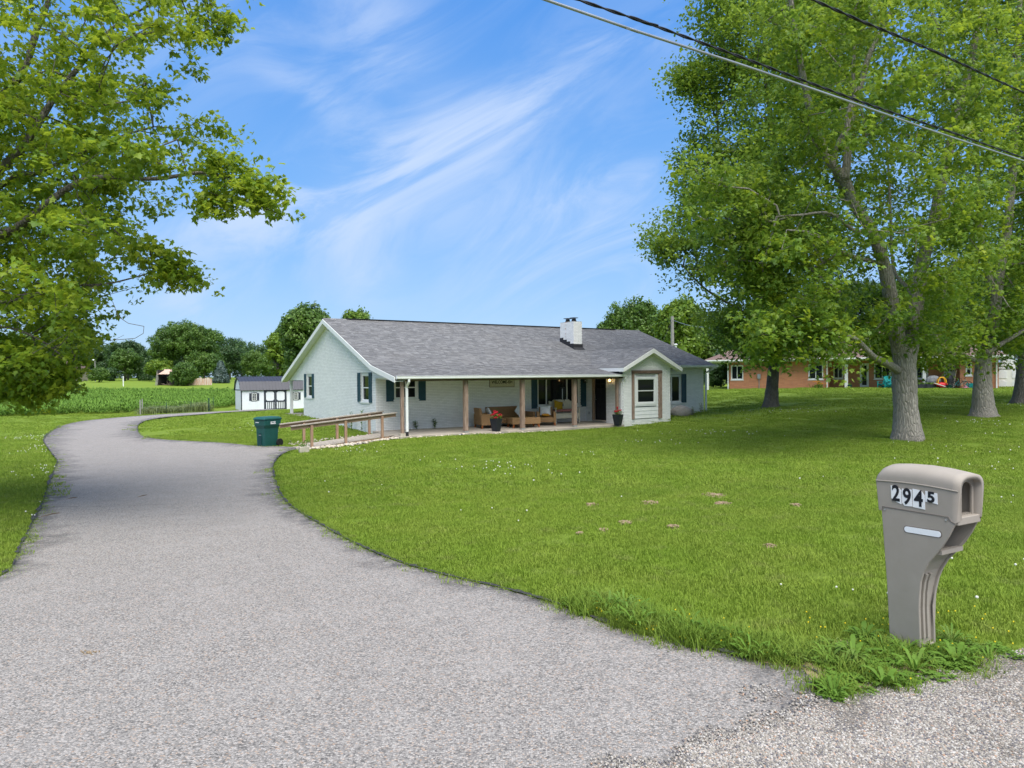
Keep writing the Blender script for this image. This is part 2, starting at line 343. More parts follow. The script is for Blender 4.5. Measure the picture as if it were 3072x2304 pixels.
P('asphalt_rim', (.055, .055, .058), (.03, .03, .032), 14, .9, 1, 40, bdist=.02)
P('dry_straw', (.42, .34, .2), (.3, .23, .13), 20, .95)
P('cable_black', (.012, .012, .014), (.02, .02, .022), 2, .5)
P('cable_silver', (.42, .44, .46), (.30, .31, .33), 1.2, .35, metal=.6)
P('pole_wood', (.34, .33, .31), (.24, .23, .22), 4, .9, aniso=(8, 8, 1))
P('rusty_tin', (.45, .20, .10), (.62, .58, .53), 1.6, .8, aniso=(3, 3, .5))
P('barn_dark', (.03, .028, .026), (.06, .05, .045), 2, .9)
P('neighbor_roof', (.17, .115, .10), (.13, .09, .08), 1.2, .9, .4, 20)
P('teal_plastic', (.005, .20, .20), (.01, .26, .26), 3, .5)
P('toy_yellow', (.75, .42, .01), (.65, .36, .01), 3, .4)
P('toy_red', (.55, .02, .03), (.45, .015, .02), 3, .4)
P('grill_cover', (.28, .29, .31), (.18, .19, .2), 5, .8, .6, 12, bdist=.03)
P('tan_stone', (.42, .36, .28), (.34, .29, .22), 6, .85)
P('pink_plastic', (.55, .2, .3), (.45, .15, .25), 3, .5)
P('orange_petal', (.7, .3, .02), (.6, .2, .02), 30, .6)
P('clover_white', (.72, .72, .66), (.6, .6, .52), 80, .9)
P('yellow_petal', (.8, .62, .02), None, 30, .7)
P('brown_twig', (.13, .095, .07), (.2, .16, .12), 20, .9)
def emit(name, col, s):
    m = NT(name); m.b.inputs['Emission Color'].default_value = (*col, 1); m.b.inputs['Emission Strength'].default_value = s; m.done(col, .3)
emit('bulb_glow', (1, .62, .25), 9)

# ------------------------------------------------------------------ mesh building
def tag(o, label=None, cat=None, group=None, kind=None):
    if label: o['label'] = label
    if cat: o['category'] = cat
    if group: o['group'] = group
    if kind: o['kind'] = kind
    return o
def thing(name, label, cat, loc=(0, 0, 0), rz=0, group=None):
    o = bpy.data.objects.new(name, None); COL.objects.link(o); o.location = tuple(map(float, loc)); o.rotation_euler = (0, 0, rz); o.empty_display_size = .2
    return tag(o, label, cat, group)
class MB:
    def __init__(s): s.v = []; s.f = []; s.r = []; s.cur = 0.; s.mi = []; s.m = 0
    def add(s, vs, fs):
        n = len(s.v); s.v.extend([tuple(map(float, p)) for p in vs]); s.f.extend([tuple(n+i for i in f) for f in fs]); s.r.extend([s.cur]*len(vs)); s.mi.extend([s.m]*len(fs))
    def box(s, x0, x1, y0, y1, z0, z1):
        s.add([(x0, y0, z0), (x1, y0, z0), (x1, y1, z0), (x0, y1, z0), (x0, y0, z1), (x1, y0, z1), (x1, y1, z1), (x0, y1, z1)],
              [(0, 3, 2, 1), (4, 5, 6, 7), (0, 1, 5, 4), (1, 2, 6, 5), (2, 3, 7, 6), (3, 0, 4, 7)])
    def frame_box(s, o, ax, ay, az, x0, x1, y0, y1, z0, z1):
        o, ax, ay, az = map(np.array, (o, ax, ay, az)); n = len(s.v); s.box(x0, x1, y0, y1, z0, z1)
        for i in range(n, n+8): p = s.v[i]; s.v[i] = tuple(map(float, o+ax*p[0]+ay*p[1]+az*p[2]))
    def bar(s, p, q, w, h, up=(0, 0, 1)):
        p = np.array(p, float); q = np.array(q, float); d = q-p; L = np.linalg.norm(d); d /= L; up = np.array(up, float)
        sd_ = np.cross(d, up); n = np.linalg.norm(sd_)
        if n < 1e-4: sd_ = np.cross(d, [1, 0, 0]); n = np.linalg.norm(sd_)
        sd_ /= n; u2 = np.cross(sd_, d); s.frame_box(p, d, sd_, u2, 0, L, -w/2, w/2, -h/2, h/2)
    def poly_prism(s, pts, n):     # pts planar polygon 3D, extruded by vector n
        k = len(pts); a = [np.array(p, float) for p in pts]; b = [p+np.array(n, float) for p in a]
        s.add(a+b, [tuple(range(k))[::-1], tuple(range(k, 2*k))]+[(i, (i+1) % k, k+(i+1) % k, k+i) for i in range(k)])
    def tube(s, path, rad, n=8, cap=True):
        path = np.array(path, float); rad = [rad]*len(path) if isinstance(rad, (int, float)) else rad
        vs = []; fs = []; prev = None
        for i, p in enumerate(path):
            d = path[min(i+1, len(path)-1)]-path[max(i-1, 0)]; d /= np.linalg.norm(d)+1e-9
            if prev is None: a = np.cross(d, [0, 0, 1] if abs(d[2]) < .9 else [1, 0, 0])
            else: a = prev-d*(prev@d)
            a /= np.linalg.norm(a)+1e-9; prev = a; b = np.cross(d, a)
            for k in range(n):
                t = 2*math.pi*k/n; vs.append(p+(a*math.cos(t)+b*math.sin(t))*rad[i])
        for i in range(len(path)-1):
            for k in range(n): fs.append((i*n+k, i*n+(k+1) % n, (i+1)*n+(k+1) % n, (i+1)*n+k))
        if cap: fs += [tuple(range(n))[::-1], tuple(range((len(path)-1)*n, len(path)*n))]
        s.add(vs, fs)
    def lathe(s, prof, c=(0, 0, 0), n=16, sq=None):   # prof (r,z)
        vs = []; fs = []
        for r, z in prof:
            for k in range(n):
                t = 2*math.pi*(k+.5)/n; x, y = math.cos(t), math.sin(t)
                if sq: m_ = max(abs(x), abs(y)); x, y = x/m_*(1-sq)+x*sq, y/m_*(1-sq)+y*sq
                vs.append((c[0]+r*x, c[1]+r*y, c[2]+z))
        for i in range(len(prof)-1):
            for k in range(n): fs.append((i*n+k, i*n+(k+1) % n, (i+1)*n+(k+1) % n, (i+1)*n+k))
        fs += [tuple(range(n))[::-1], tuple(range((len(prof)-1)*n, len(prof)*n))]
        s.add(vs, fs)
    def ball(s, c, r, n=8, m=6, jit=0, seed=0):
        rr = np.random.default_rng(seed); r = np.array([r, r, r] if isinstance(r, (int, float)) else r, float)
        vs = [(c[0], c[1], c[2]-r[2])]; fs = []
        for j in range(1, m):
            ph = math.pi*j/m-math.pi/2
            for k in range(n):
                t = 2*math.pi*k/n; q = 1+jit*rr.normal()
                vs.append((c[0]+r[0]*math.cos(ph)*math.cos(t)*q, c[1]+r[1]*math.cos(ph)*math.sin(t)*q, c[2]+r[2]*math.sin(ph)*q))
        vs.append((c[0], c[1], c[2]+r[2])); top = len(vs)-1
        for k in range(n): fs.append((0, 1+(k+1) % n, 1+k)); fs.append((top, 1+(m-2)*n+k, 1+(m-2)*n+(k+1) % n))
        for j in range(m-2):
            for k in range(n): a = 1+j*n+k; b = 1+j*n+(k+1) % n; fs.append((a, b, b+n, a+n))
        s.add(vs, fs)
    def mesh(s, name, mat, smooth=False):
        me = bpy.data.meshes.new(name); me.from_pydata(s.v, [], s.f)
        for mm in (mat if isinstance(mat, (list, tuple)) else [mat]): me.materials.append(MATS[mm])
        if isinstance(mat, (list, tuple)): me.polygons.foreach_set('material_index', s.mi)
        if any(s.r): a = me.attributes.new('rnd', 'FLOAT', 'POINT'); a.data.foreach_set('value', s.r)
        if smooth: me.polygons.foreach_set('use_smooth', [True]*len(me.polygons))
        me.update(); return me
    def build(s, name, mat, parent=None, smooth=False, label=None, cat=None, kind=None, group=None, bevel=0, sub=0):
        me = s.mesh(name, mat, smooth); o = bpy.data.objects.new(name, me); COL.objects.link(o)
        if parent: o.parent = parent
        if bevel: b = o.modifiers.new('bevel', 'BEVEL'); b.width = bevel; b.segments = 2; b.limit_method = 'ANGLE'
        if sub: q = o.modifiers.new('sub', 'SUBSURF'); q.levels = q.render_levels = sub
        return tag(o, label, cat, group, kind)
def inst(me, name, parent, loc=(0, 0, 0), rot=(0, 0, 0), sc=(1, 1, 1), label=None):
    o = bpy.data.objects.new(name, me); COL.objects.link(o); o.parent = parent; o.location = tuple(map(float, loc)); o.rotation_euler = rot; o.scale = sc
    if label: o['label'] = label
    return o
def box(name, mat, parent, *a, **k): m = MB(); m.box(*a); return m.build(name, mat, parent, **k)
def copy_tree(root, loc, rz=None, label=None):
    r = root.copy(); COL.objects.link(r); r.location = tuple(map(float, loc))
    if rz is not None: r.rotation_euler = (0, 0, rz)
    if label: r['label'] = label
    def kids(a, b):
        for ch in list(a.children):
            c = ch.copy(); COL.objects.link(c); c.parent = b; kids(ch, c)
    kids(root, r); return r
def text_mesh(txt, size, mat, parent, name, M4, bold=0.0, extrude=.0008, align='CENTER', sx=1.0):
    cu = bpy.data.curves.new(name, 'FONT'); cu.body = txt; cu.size = size; cu.extrude = extrude; cu.align_x = align; cu.align_y = 'CENTER'; cu.offset = bold
    t = bpy.data.objects.new('t', cu); COL.objects.link(t); bpy.context.view_layer.update()
    me = bpy.data.meshes.new_from_object(t.evaluated_get(bpy.context.evaluated_depsgraph_get())); COL.objects.unlink(t); bpy.data.objects.remove(t)
    me.transform(M4 @ Matrix.Diagonal((sx, 1, 1, 1))); me.materials.clear(); me.materials.append(MATS[mat])
    o = bpy.data.objects.new(name, me); COL.objects.link(o); o.parent = parent; return o
def scatter(name, pts, rots, scl, idx, templates, parent=None, **tg):
    me = bpy.data.meshes.new(name); pts = np.asarray(pts, float); me.vertices.add(len(pts)); me.vertices.foreach_set('co', pts.ravel())
    a = me.attributes.new('rot', 'FLOAT_VECTOR', 'POINT'); a.data.foreach_set('vector', np.asarray(rots, float).ravel())
    a = me.attributes.new('sc', 'FLOAT', 'POINT'); a.data.foreach_set('value', np.asarray(scl, float))
    a = me.attributes.new('idx', 'INT', 'POINT'); a.data.foreach_set('value', np.asarray(idx, np.int32))
    o = bpy.data.objects.new(name, me); COL.objects.link(o); o.parent = parent
    ng = bpy.data.node_groups.new(name, 'GeometryNodeTree')
    ng.interface.new_socket(name='Geometry', in_out='INPUT', socket_type='NodeSocketGeometry'); ng.interface.new_socket(name='Geometry', in_out='OUTPUT', socket_type='NodeSocketGeometry')
    gi = ng.nodes.new('NodeGroupInput'); go = ng.nodes.new('NodeGroupOutput'); j = ng.nodes.new('GeometryNodeJoinGeometry')
    def attr(nm, ty): n = ng.nodes.new('GeometryNodeInputNamedAttribute'); n.data_type = ty; n.inputs['Name'].default_value = nm; return n.outputs['Attribute']
    ar, as_, ai = attr('rot', 'FLOAT_VECTOR'), attr('sc', 'FLOAT'), attr('idx', 'INT')
    for k, t in enumerate(templates):
        ip = ng.nodes.new('GeometryNodeInstanceOnPoints'); oi = ng.nodes.new('GeometryNodeObjectInfo'); oi.inputs['Object'].default_value = t; oi.inputs['As Instance'].default_value = True
        cp = ng.nodes.new('FunctionNodeCompare'); cp.data_type = 'INT'; cp.operation = 'EQUAL'; ng.links.new(ai, cp.inputs[2]); cp.inputs[3].default_value = k
        ng.links.new(gi.outputs[0], ip.inputs['Points']); ng.links.new(cp.outputs[0], ip.inputs['Selection']); ng.links.new(oi.outputs['Geometry'], ip.inputs['Instance'])
        ng.links.new(ar, ip.inputs['Rotation']); ng.links.new(as_, ip.inputs['Scale']); ng.links.new(ip.outputs[0], j.inputs[0])
    ng.links.new(j.outputs[0], go.inputs[0])
    md = o.modifiers.new('scatter', 'NODES'); md.node_group = ng
    return tag(o, tg.get('label'), tg.get('cat'), None, tg.get('kind', 'stuff'))
def template(mb, name, mat, smooth=False):
    return bpy.data.objects.new(name, mb.mesh(name, mat, smooth))
def in_poly(x, y, poly):
    x = np.asarray(x, float); y = np.asarray(y, float); ins = np.zeros(x.shape, bool); n = len(poly)
    for i in range(n):
        x0, y0 = poly[i][:2]; x1, y1 = poly[(i+1) % n][:2]
        c = ((y0 > y) != (y1 > y)) & (x < (x1-x0)*(y-y0)/((y1-y0) if y1 != y0 else 1e-9)+x0); ins ^= c
    return ins
def dist_poly(x, y, poly):
    d = np.full(np.shape(x), 1e9); n = len(poly)
    for i in range(n):
        a = np.array(poly[i][:2], float); b = np.array(poly[(i+1) % n][:2], float); ab = b-a; L = ab@ab+1e-12
        t = np.clip(((x-a[0])*ab[0]+(y-a[1])*ab[1])/L, 0, 1); d = np.minimum(d, np.hypot(x-a[0]-t*ab[0], y-a[1]-t*ab[1]))
    return d
def smooth_line(pts, n=4):
    p = np.array(pts, float); out = []
    for i in range(len(p)-1):
        a, b, c, d = p[max(i-1, 0)], p[i], p[i+1], p[min(i+2, len(p)-1)]
        for k in range(n):
            t = k/n; out.append(.5*((2*b)+(-a+c)*t+(2*a-5*b+4*c-d)*t*t+(-a+3*b-3*c+d)*t**3))
    out.append(p[-1]); return np.array(out)

# ================================================================== ground
def sinh_axis(n, lim, k): t = np.linspace(-1, 1, n); return np.sinh(t*k)/math.sinh(k)*lim
gx = sinh_axis(261, 900, 6.2); gy = sinh_axis(301, 900, 6.2)+14
X, Y = np.meshgrid(gx, gy); Z = ground(X, Y)
vs = np.stack([X, Y, Z], -1).reshape(-1, 3); nx = len(gx)
ii, jj = np.meshgrid(np.arange(len(gy)-1), np.arange(nx-1), indexing='ij'); a = (ii*nx+jj).ravel()
fs = np.stack([a, a+1, a+1+nx, a+nx], -1)
me = bpy.data.meshes.new('lawn'); me.from_pydata(vs.tolist(), [], fs.tolist()); me.materials.append(MATS['lawn_grass']); me.polygons.foreach_set('use_smooth', [True]*len(fs))
lawn = bpy.data.objects.new('lawn', me); COL.objects.link(lawn); tag(lawn, kind='structure')

left_px = [(-700, 1900), (-300, 1812), (0, 1738), (60, 1650), (100, 1570), (130, 1510), (150, 1450), (168, 1405), (172, 1388), (152, 1360), (136, 1338), (132, 1325), (146, 1305), (182, 1283), (240, 1268), (330, 1258), (450, 1249), (560, 1242), (690, 1236), (735, 1233), (800, 1230.5)]
inner_px = [(850, 1231), (692, 1239.5), (610, 1246), (508, 1254), (447, 1263), (418, 1276), (412, 1290), (416, 1302), (428, 1312), (468, 1320), (529, 1325), (610, 1329), (692, 1334), (761, 1341), (846, 1343), (887, 1346)]
right_px = [(890, 1352), (868, 1356), (836, 1374), (819, 1403), (829, 1458), (861, 1514), (944, 1569), (1055, 1632), (1180, 1687), (1319, 1729), (1500, 1771), (1667, 1819), (1833, 1882), (2014, 1930), (2167, 1965), (2361, 2000), (2458, 2035), (2440, 2085), (2465, 2115)]
def wpoly(px, n=3): return smooth_line([hit(*p)[:2] for p in px], n)
EDGE_L = wpoly(left_px); EDGE_I = wpoly(inner_px); EDGE_R = wpoly(right_px)
jit = np.random.default_rng(3)
def jitter(p, a): q = p.copy(); q[1:-1] += jit.normal(0, a, q[1:-1].shape); return q
DRIVE = np.r_[EDGE_L, EDGE_I, EDGE_R]
DRIVE = np.r_[DRIVE, [[2.4, 3.4], [1.2, 2.2], [-1, 1.0], [-6, -.8], [-12, -3]]]
ROAD = np.r_[wpoly([(2465, 2113), (2560, 2098), (2639, 2080), (2778, 2056), (2916, 2021), (2972, 1993), (3072, 1984)], 2), [[9, 6.6], [30, 14], [60, 24], [66, 12], [30, -2], [0, -12], [-30, -22], [-34, -12], [-14, -4.2], [-6, -1.2], [-1.2, .6]], wpoly([(1500, 2500), (2000, 2304), (2200, 2235), (2330, 2190), (2420, 2150)], 2)]
def sheet(name, poly, mat, dz, sp, rim=0.0, kind='structure', grow=.0):
    poly = np.array(poly); seg = []
    for i in range(len(poly)):
        a, b = poly[i], poly[(i+1) % len(poly)]; r = math.hypot(*((a+b)/2)); n = max(1, int(np.linalg.norm(b-a)/(.25+.02*r)))
        for k in range(n): seg.append(a+(b-a)*k/n)
    seg = np.array(seg); x0, y0 = poly.min(0); x1, y1 = poly.max(0); pts = []
    r_ = np.random.default_rng(5)
    for lo, hi, s in ((0, 9, sp), (9, 30, sp*2), (30, 80, sp*4)):
        xs = np.arange(max(x0, -hi), min(x1, hi), s); ys = np.arange(max(y0, -hi), min(y1, hi), s)
        gx_, gy_ = np.meshgrid(xs, ys); q = np.stack([gx_.ravel(), gy_.ravel()], -1)+r_.uniform(-.25, .25, (gx_.size, 2))*s; rr = np.hypot(q[:, 0], q[:, 1])
        pts.append(q[(rr >= lo) & (rr < hi)])
    pts = np.concatenate(pts); d = dist_poly(pts[:, 0], pts[:, 1], poly); pts = pts[in_poly(pts[:, 0], pts[:, 1], poly) & (d > .08+.01*np.hypot(pts[:, 0], pts[:, 1]))]
    allp = np.r_[seg, pts]; n = len(seg)
    v, e, f, *_ = delaunay_2d_cdt([Vector(p) for p in allp], [(i, (i+1) % n) for i in range(n)], [list(range(n))], 1, 1e-6)
    v = np.array([tuple(p) for p in v]); z = ground(v[:, 0], v[:, 1])+dz*(1+np.hypot(v[:, 0], v[:, 1])*.12)
    me = bpy.data.meshes.new(name); me.from_pydata(np.c_[v, z].tolist(), [], [tuple(q) for q in f]); me.materials.append(MATS[mat])
    if rim:
        dd = np.minimum(dist_poly(v[:, 0], v[:, 1], np.r_[poly[:-5], poly[:-5][::-1]]), 9); at = me.attributes.new('rim', 'FLOAT', 'POINT'); at.data.foreach_set('value', np.clip(1-dd/rim, 0, 1))
    me.polygons.foreach_set('use_smooth', [True]*len(me.polygons))
    o = bpy.data.objects.new(name, me); COL.objects.link(o)
    if me.polygons and me.polygons[0].normal.z < 0: me.flip_normals()
    return tag(o, kind=kind)
sheet('driveway', DRIVE, 'chip_seal', .012, .28, .22)
sheet('road_shoulder', ROAD, 'road_gravel', .018, .3)
# crumbling dark asphalt rim and cracks
def strip(name, line, mat, w0, w1, dz, seed=1):
    r_ = np.random.default_rng(seed); line = smooth_line(line, 8); vs = []; fs = []
    wd = w0+(w1-w0)*np.abs(np.convolve(r_.normal(0, 1, len(line)+6), np.ones(7)/7, 'valid')[:len(line)])*2.2
    for i, p in enumerate(line):
        d = line[min(i+1, len(line)-1)]-line[max(i-1, 0)]; d /= np.linalg.norm(d)+1e-9; n = np.array([-d[1], d[0]])
        for s_, ex in ((-1, .4), (1, 1)): q = p+n*s_*wd[i]*ex*.5; vs.append((q[0], q[1], gz(*q)+dz*(1+np.hypot(*q)*.12)))
        if i: fs.append((2*i-2, 2*i-1, 2*i+1, 2*i))
    me = bpy.data.meshes.new(name); me.from_pydata(vs, [], fs); me.materials.append(MATS[mat]); me.update()
    if me.polygons[5].normal.z < 0: me.flip_normals()
    o = bpy.data.objects.new(name, me); COL.objects.link(o); return tag(o, kind='structure')
strip('asphalt_rim', EDGE_R[3:-6], 'asphalt_rim', .0, .075, .020, 1)
strip('asphalt_rim', EDGE_L[6:40], 'asphalt_rim', .0, .065, .020, 2)
strip('asphalt_rim', EDGE_I[12:-8], 'asphalt_rim', .0, .05, .020, 3)

for k_, px_ in enumerate(([(140, 1527), (260, 1527), (400, 1524), (520, 1519), (700, 1512), (820, 1503)], [(560, 1440), (640, 1433), (760, 1422), (819, 1418)], [(620, 1480), (700, 1476), (840, 1478)], [(200, 1322), (270, 1326), (330, 1324)], [(300, 1345), (420, 1352), (560, 1349)])):
    strip('asphalt_crack', wpoly(px_, 4), 'asphalt_rim', .004, .014, .016, 20+k_)
# ================================================================== the white brick house (local frame: x along the front, y to the back)
H_RZ = math.atan2(HU[1], HU[0])
house = thing('brick_house', 'long white painted brick ranch house with grey shingle roof and covered front porch', 'house', A0, H_RZ)
brick_me = {}
def rect_walls(mb, pl, x0, x1, z0, z1, holes, th):
    o, ax, n = pl; cuts = sorted({x0, x1, *[h[0] for h in holes], *[h[1] for h in holes]})
    for a_, b_ in zip(cuts, cuts[1:]):
        zs = z0
        hs = sorted([h for h in holes if h[0] < b_-1e-6 and h[1] > a_+1e-6], key=lambda h: h[2])
        for h in hs:
            if h[2] > zs: mb.frame_box(o, ax, n, (0, 0, 1), a_, b_, -th, 0, zs, h[2])
            zs = max(zs, h[3])
        if zs < z1: mb.frame_box(o, ax, n, (0, 0, 1), a_, b_, -th, 0, zs, z1)
def brick_course_list(x0f, z0, z1, holes, seed=0):
    """x0f(z)->(xa,xb). returns (x0,x1,z0,z1) bricks"""
    out = []; c = .0677; pitch = .213; k = 0; z = z0
    while z+.057 <= z1:
        xa, xb = x0f(z+.03)
        if xb-xa > .1:
            iv = [(xa, xb)]
            for h in holes:
                if h[2] < z+.05 and h[3] > z+.005:
                    nv = []
                    for a_, b_ in iv:
                        if h[1] <= a_ or h[0] >= b_: nv.append((a_, b_)); continue
                        if h[0] > a_: nv.append((a_, h[0]))
                        if h[1] < b_: nv.append((h[1], b_))
                    iv = nv
            for a_, b_ in iv:
                i0 = math.floor((a_-(k % 2)*.1065)/pitch)
                x = i0*pitch+(k % 2)*.1065
                while x < b_:
                    p, q = max(x, a_), min(x+.203, b_)
                    if q-p > .035: out.append((p, q, z, z+.057))
                    x += pitch
        z += c; k += 1
    return out
def lay_bricks(parent, pl, lst, near, n_single, name='brick', mat='painted_brick', proud=.013, seed=0, stuffname='brickwork'):
    """near: local point; the closest full bricks become single parts, the rest one mesh"""
    o, ax, n = [np.array(q, float) for q in pl]; r_ = random.Random(seed)
    full = sorted([b for b in lst if b[1]-b[0] > .195], key=lambda b: np.linalg.norm(o+ax*b[0]+np.array([0, 0, b[2]])-near))[:n_single]
    fset = set(full); mb = MB(); key = (tuple(ax), mat)
    for b in lst:
        if b in fset: continue
        mb.cur = r_.random()*.98+.01; d = proud+r_.uniform(-.003, .003)
        k = len(mb.v); mb.frame_box(o, ax, n, (0, 0, 1), b[0], b[1], -.01, d, b[2], b[3])
    if mb.v: mb.build(stuffname, mat, parent, kind='stuff')
    if key not in brick_me:
        q = MB(); q.frame_box((0, 0, 0), ax, n, (0, 0, 1), 0, .203, -.01, proud, 0, .057); brick_me[key] = q.mesh(name, mat)
    for b in full:
        p = o+ax*b[0]+n*r_.uniform(-.002, .003); inst(brick_me[key], name, parent, (p[0], p[1], b[2]))
def window(parent, pl, x0, x1, z0, z1, hung=True, mull=(), sill=True, rec=.05, casing=.07, deep=True, trim='white_paint'):
    o, ax, n = [np.array(q, float) for q in pl]; up = (0, 0, 1); f = MB(); fb = lambda *a: f.frame_box(o, ax, n, up, *a)
    c = casing; d0, d1 = -rec-.05, -rec+.03
    fb(x0, x0+c, d0, d1, z0, z1); fb(x1-c, x1, d0, d1, z0, z1); fb(x0+c, x1-c, d0, d1, z1-c, z1); fb(x0+c, x1-c, d0, d1, z0, z0+c)
    xs = [x0+c, *mull, x1-c]
    for m_ in mull: fb(m_-.03, m_+.03, d0, d1-.005, z0+c, z1-c)
    zm = (z0+z1)/2
    if hung is True:
        for a_, b_ in zip(xs, xs[1:]): fb(a_, b_, d0+.01, d1-.012, zm-.022, zm+.022)
    for a_, b_ in zip(xs, xs[1:]):   # sash lips
        for s_ in ((a_, a_+.03), (b_-.03, b_)): fb(s_[0], s_[1], d0+.015, d1-.02, z0+c, z1-c)
        fb(a_+.03, b_-.03, d0+.015, d1-.02, z1-c-.03, z1-c); fb(a_+.03, b_-.03, d0+.015, d1-.02, z0+c, z0+c+.03)
    if sill: fb(x0-.05, x1+.05, -rec, .05, z0-.06, z0)
    w_ = f.build('window', trim, parent)
    for a_, b_ in zip(xs, xs[1:]):
        for (za, zb) in ([(z0+c, zm), (zm, z1-c)] if hung is True else [(z0+c, z1-c)]):
            g = MB(); g.frame_box(o, ax, n, up, a_+.01, b_-.01, d0+.03 if za > z0+c else d0+.02, d0+.04 if za > z0+c else d0+.03, za, zb); g.build('pane', 'window_glass', w_)
    return w_
def shutter(parent, pl, x0, x1, z0, z1, off=.012, mat='shutter_blue'):
    o, ax, n = [np.array(q, float) for q in pl]; f = MB(); fb = lambda *a: f.frame_box(o, ax, n, (0, 0, 1), *a)
    c = .045; fb(x0, x0+c, off, off+.035, z0, z1); fb(x1-c, x1, off, off+.035, z0, z1)
    zm = (z0+z1)/2
    for a_, b_ in ((z0, z0+.07), (zm-.03, zm+.03), (z1-.07, z1)): fb(x0+c, x1-c, off, off+.035, a_, b_)
    fb(x0+c, x1-c, off, off+.008, z0+.07, z1-.07)
    z = z0+.085
    while z < z1-.09:
        if abs(z-zm) > .05: fb(x0+c, x1-c, off+.008, off+.026, z, z+.028)
        z += .045
    return f.build('shutter', mat, parent)
LG = ((0, 0, 0), (0, 1, 0), (-1, 0, 0))           # left gable wall: x = along back, outward -x
FR = ((0, 0, 0), (1, 0, 0), (0, -1, 0))           # front wall
BF = ((0, -2.69, 0), (1, 0, 0), (0, -1, 0))       # front of the projecting bay
DS = ((10.87, 0, 0), (0, -1, 0), (-1, 0, 0))      # side wall of the bay that holds the door (x = towards the viewer)
RS = ((13.88, 0, 0), (0, -1, 0), (1, 0, 0))
RG = ((19.28, 0, 0), (0, 1, 0), (1, 0, 0))
SL = .372; ZR = 4.95; TR = 5.77
def roof_z(t): return ZR-SL*abs(t-TR) if t > -.34 else 2.675-(-.34-t)*(.475/2.36)
ww = MB()
gh = [(.70, 1.68, 1.14, 2.32), (8.62, 9.64, 1.14, 2.32)]
rect_walls(ww, LG, 0, 10.2, -1.2, 2.35, gh, .2)
top = roof_z(0)-.2
ww.poly_prism([(0, 0, 2.35), (0, 10.2, 2.35), (0, 10.2, roof_z(10.2)-.18), (0, TR, ZR-.18), (0, -.02, top)], (.2, 0, 0))
ww.poly_prism([(0, -.002, 2.10), (0, -.002, 2.50), (0, -2.55, 2.05), (0, -2.55, 2.02)], (.15, 0, 0))      # wing over the porch end
ww.poly_prism([(0, 10.2, 2.02), (0, 13.1, 2.02), (0, 13.1, 2.06), (0, 10.2, roof_z(10.2)-.18)], (.15, 0, 0))
fh = [(.79, 1.84, 1.24, 2.22), (7.95, 10.5, .72, 2.22)]
rect_walls(ww, FR, .2, 10.87, -1.2, 2.55, fh, .2)
dh = [(.58, 1.50, .02, 2.12)]
rect_walls(ww, DS, 0, 2.49, -1.2, 2.6, dh, .2)
bh = [(11.40, 13.28, .13, 2.36)]
rect_walls(ww, BF, 10.87, 13.88, -1.2, 2.5, bh, .2)
ww.poly_prism([(10.87, -2.69, 2.5), (13.88, -2.69, 2.5), (13.88, -2.69, 2.62), (12.47, -2.69, 3.3), (10.87, -2.69, 2.56)], (0, .2, 0))
rect_walls(ww, RS, 0, 2.49, -1.2, 2.6, [], .2)
rh = [(16.1, 17.5, .65, 2.15)]
rect_walls(ww, FR, 13.88, 19.28, -1.2, 2.6, rh, .2)
rect_walls(ww, RG, .2, 10.2, -1.2, 2.5, [], .2)
ww.poly_prism([(19.28, 0.2, 2.5), (19.28, 10.2, 2.5), (19.28, 10.2, roof_z(10.2)-.15), (19.28, TR, ZR-.15), (19.28, .2, roof_z(0)-.15)], (-.2, 0, 0))
ww.box(.2, 19.08, 10.0, 10.2, -1.2, 3.1)
ww.build('wall', 'painted_mortar', house)
def gable_x(z):
    if z < 2.35: return (0, 10.2)
    return (max(0, TR-(ZR-.2-z)/SL), min(10.2, TR+(ZR-.2-z)/SL))
near = np.array([0, 0, 1.0])
lay_bricks(house, LG, brick_course_list(gable_x, -.4, 4.7, gh+[(5.6, 5.95, 4.42, 4.75)]), near, 130, seed=1)
lay_bricks(house, ((0, 0, 0), (0, -1, 0), (-1, 0, 0)), brick_course_list(lambda z: (0, min(2.5, max(0, (2.48-z)/.185))), 2.115, 2.5, []), near, 0, seed=11)
lay_bricks(house, LG, brick_course_list(lambda z: (10.2, min(13.1, 13.3-(z-2.02)/SL-.5)), 2.03, 3.1, []), near, 0, seed=12)
lay_bricks(house, FR, brick_course_list(lambda z: (0, 10.87), -.2, 2.5, fh), near, 50, seed=2)
lay_bricks(house, DS, brick_course_list(lambda z: (0, 2.69), -.2, 2.5, [(.48, 1.52, -.3, 2.2)]), near, 0, seed=3)
lay_bricks(house, BF, brick_course_list(lambda z: (10.87, 13.88) if z < 2.5 else (12.47-(3.32-z)/.486, 12.47+(3.32-z)/.486), -.3, 3.25, [(11.36, 13.31, .09, 2.40)]), np.array([10.9, -2.7, 1]), 40, seed=4)
lay_bricks(house, FR, brick_course_list(lambda z: (13.88, 19.28), -.3, 2.52, rh), near, 0, seed=5)
lay_bricks(house, RS, brick_course_list(lambda z: (0, 2.69), -.3, 2.5, []), near, 0, seed=6)
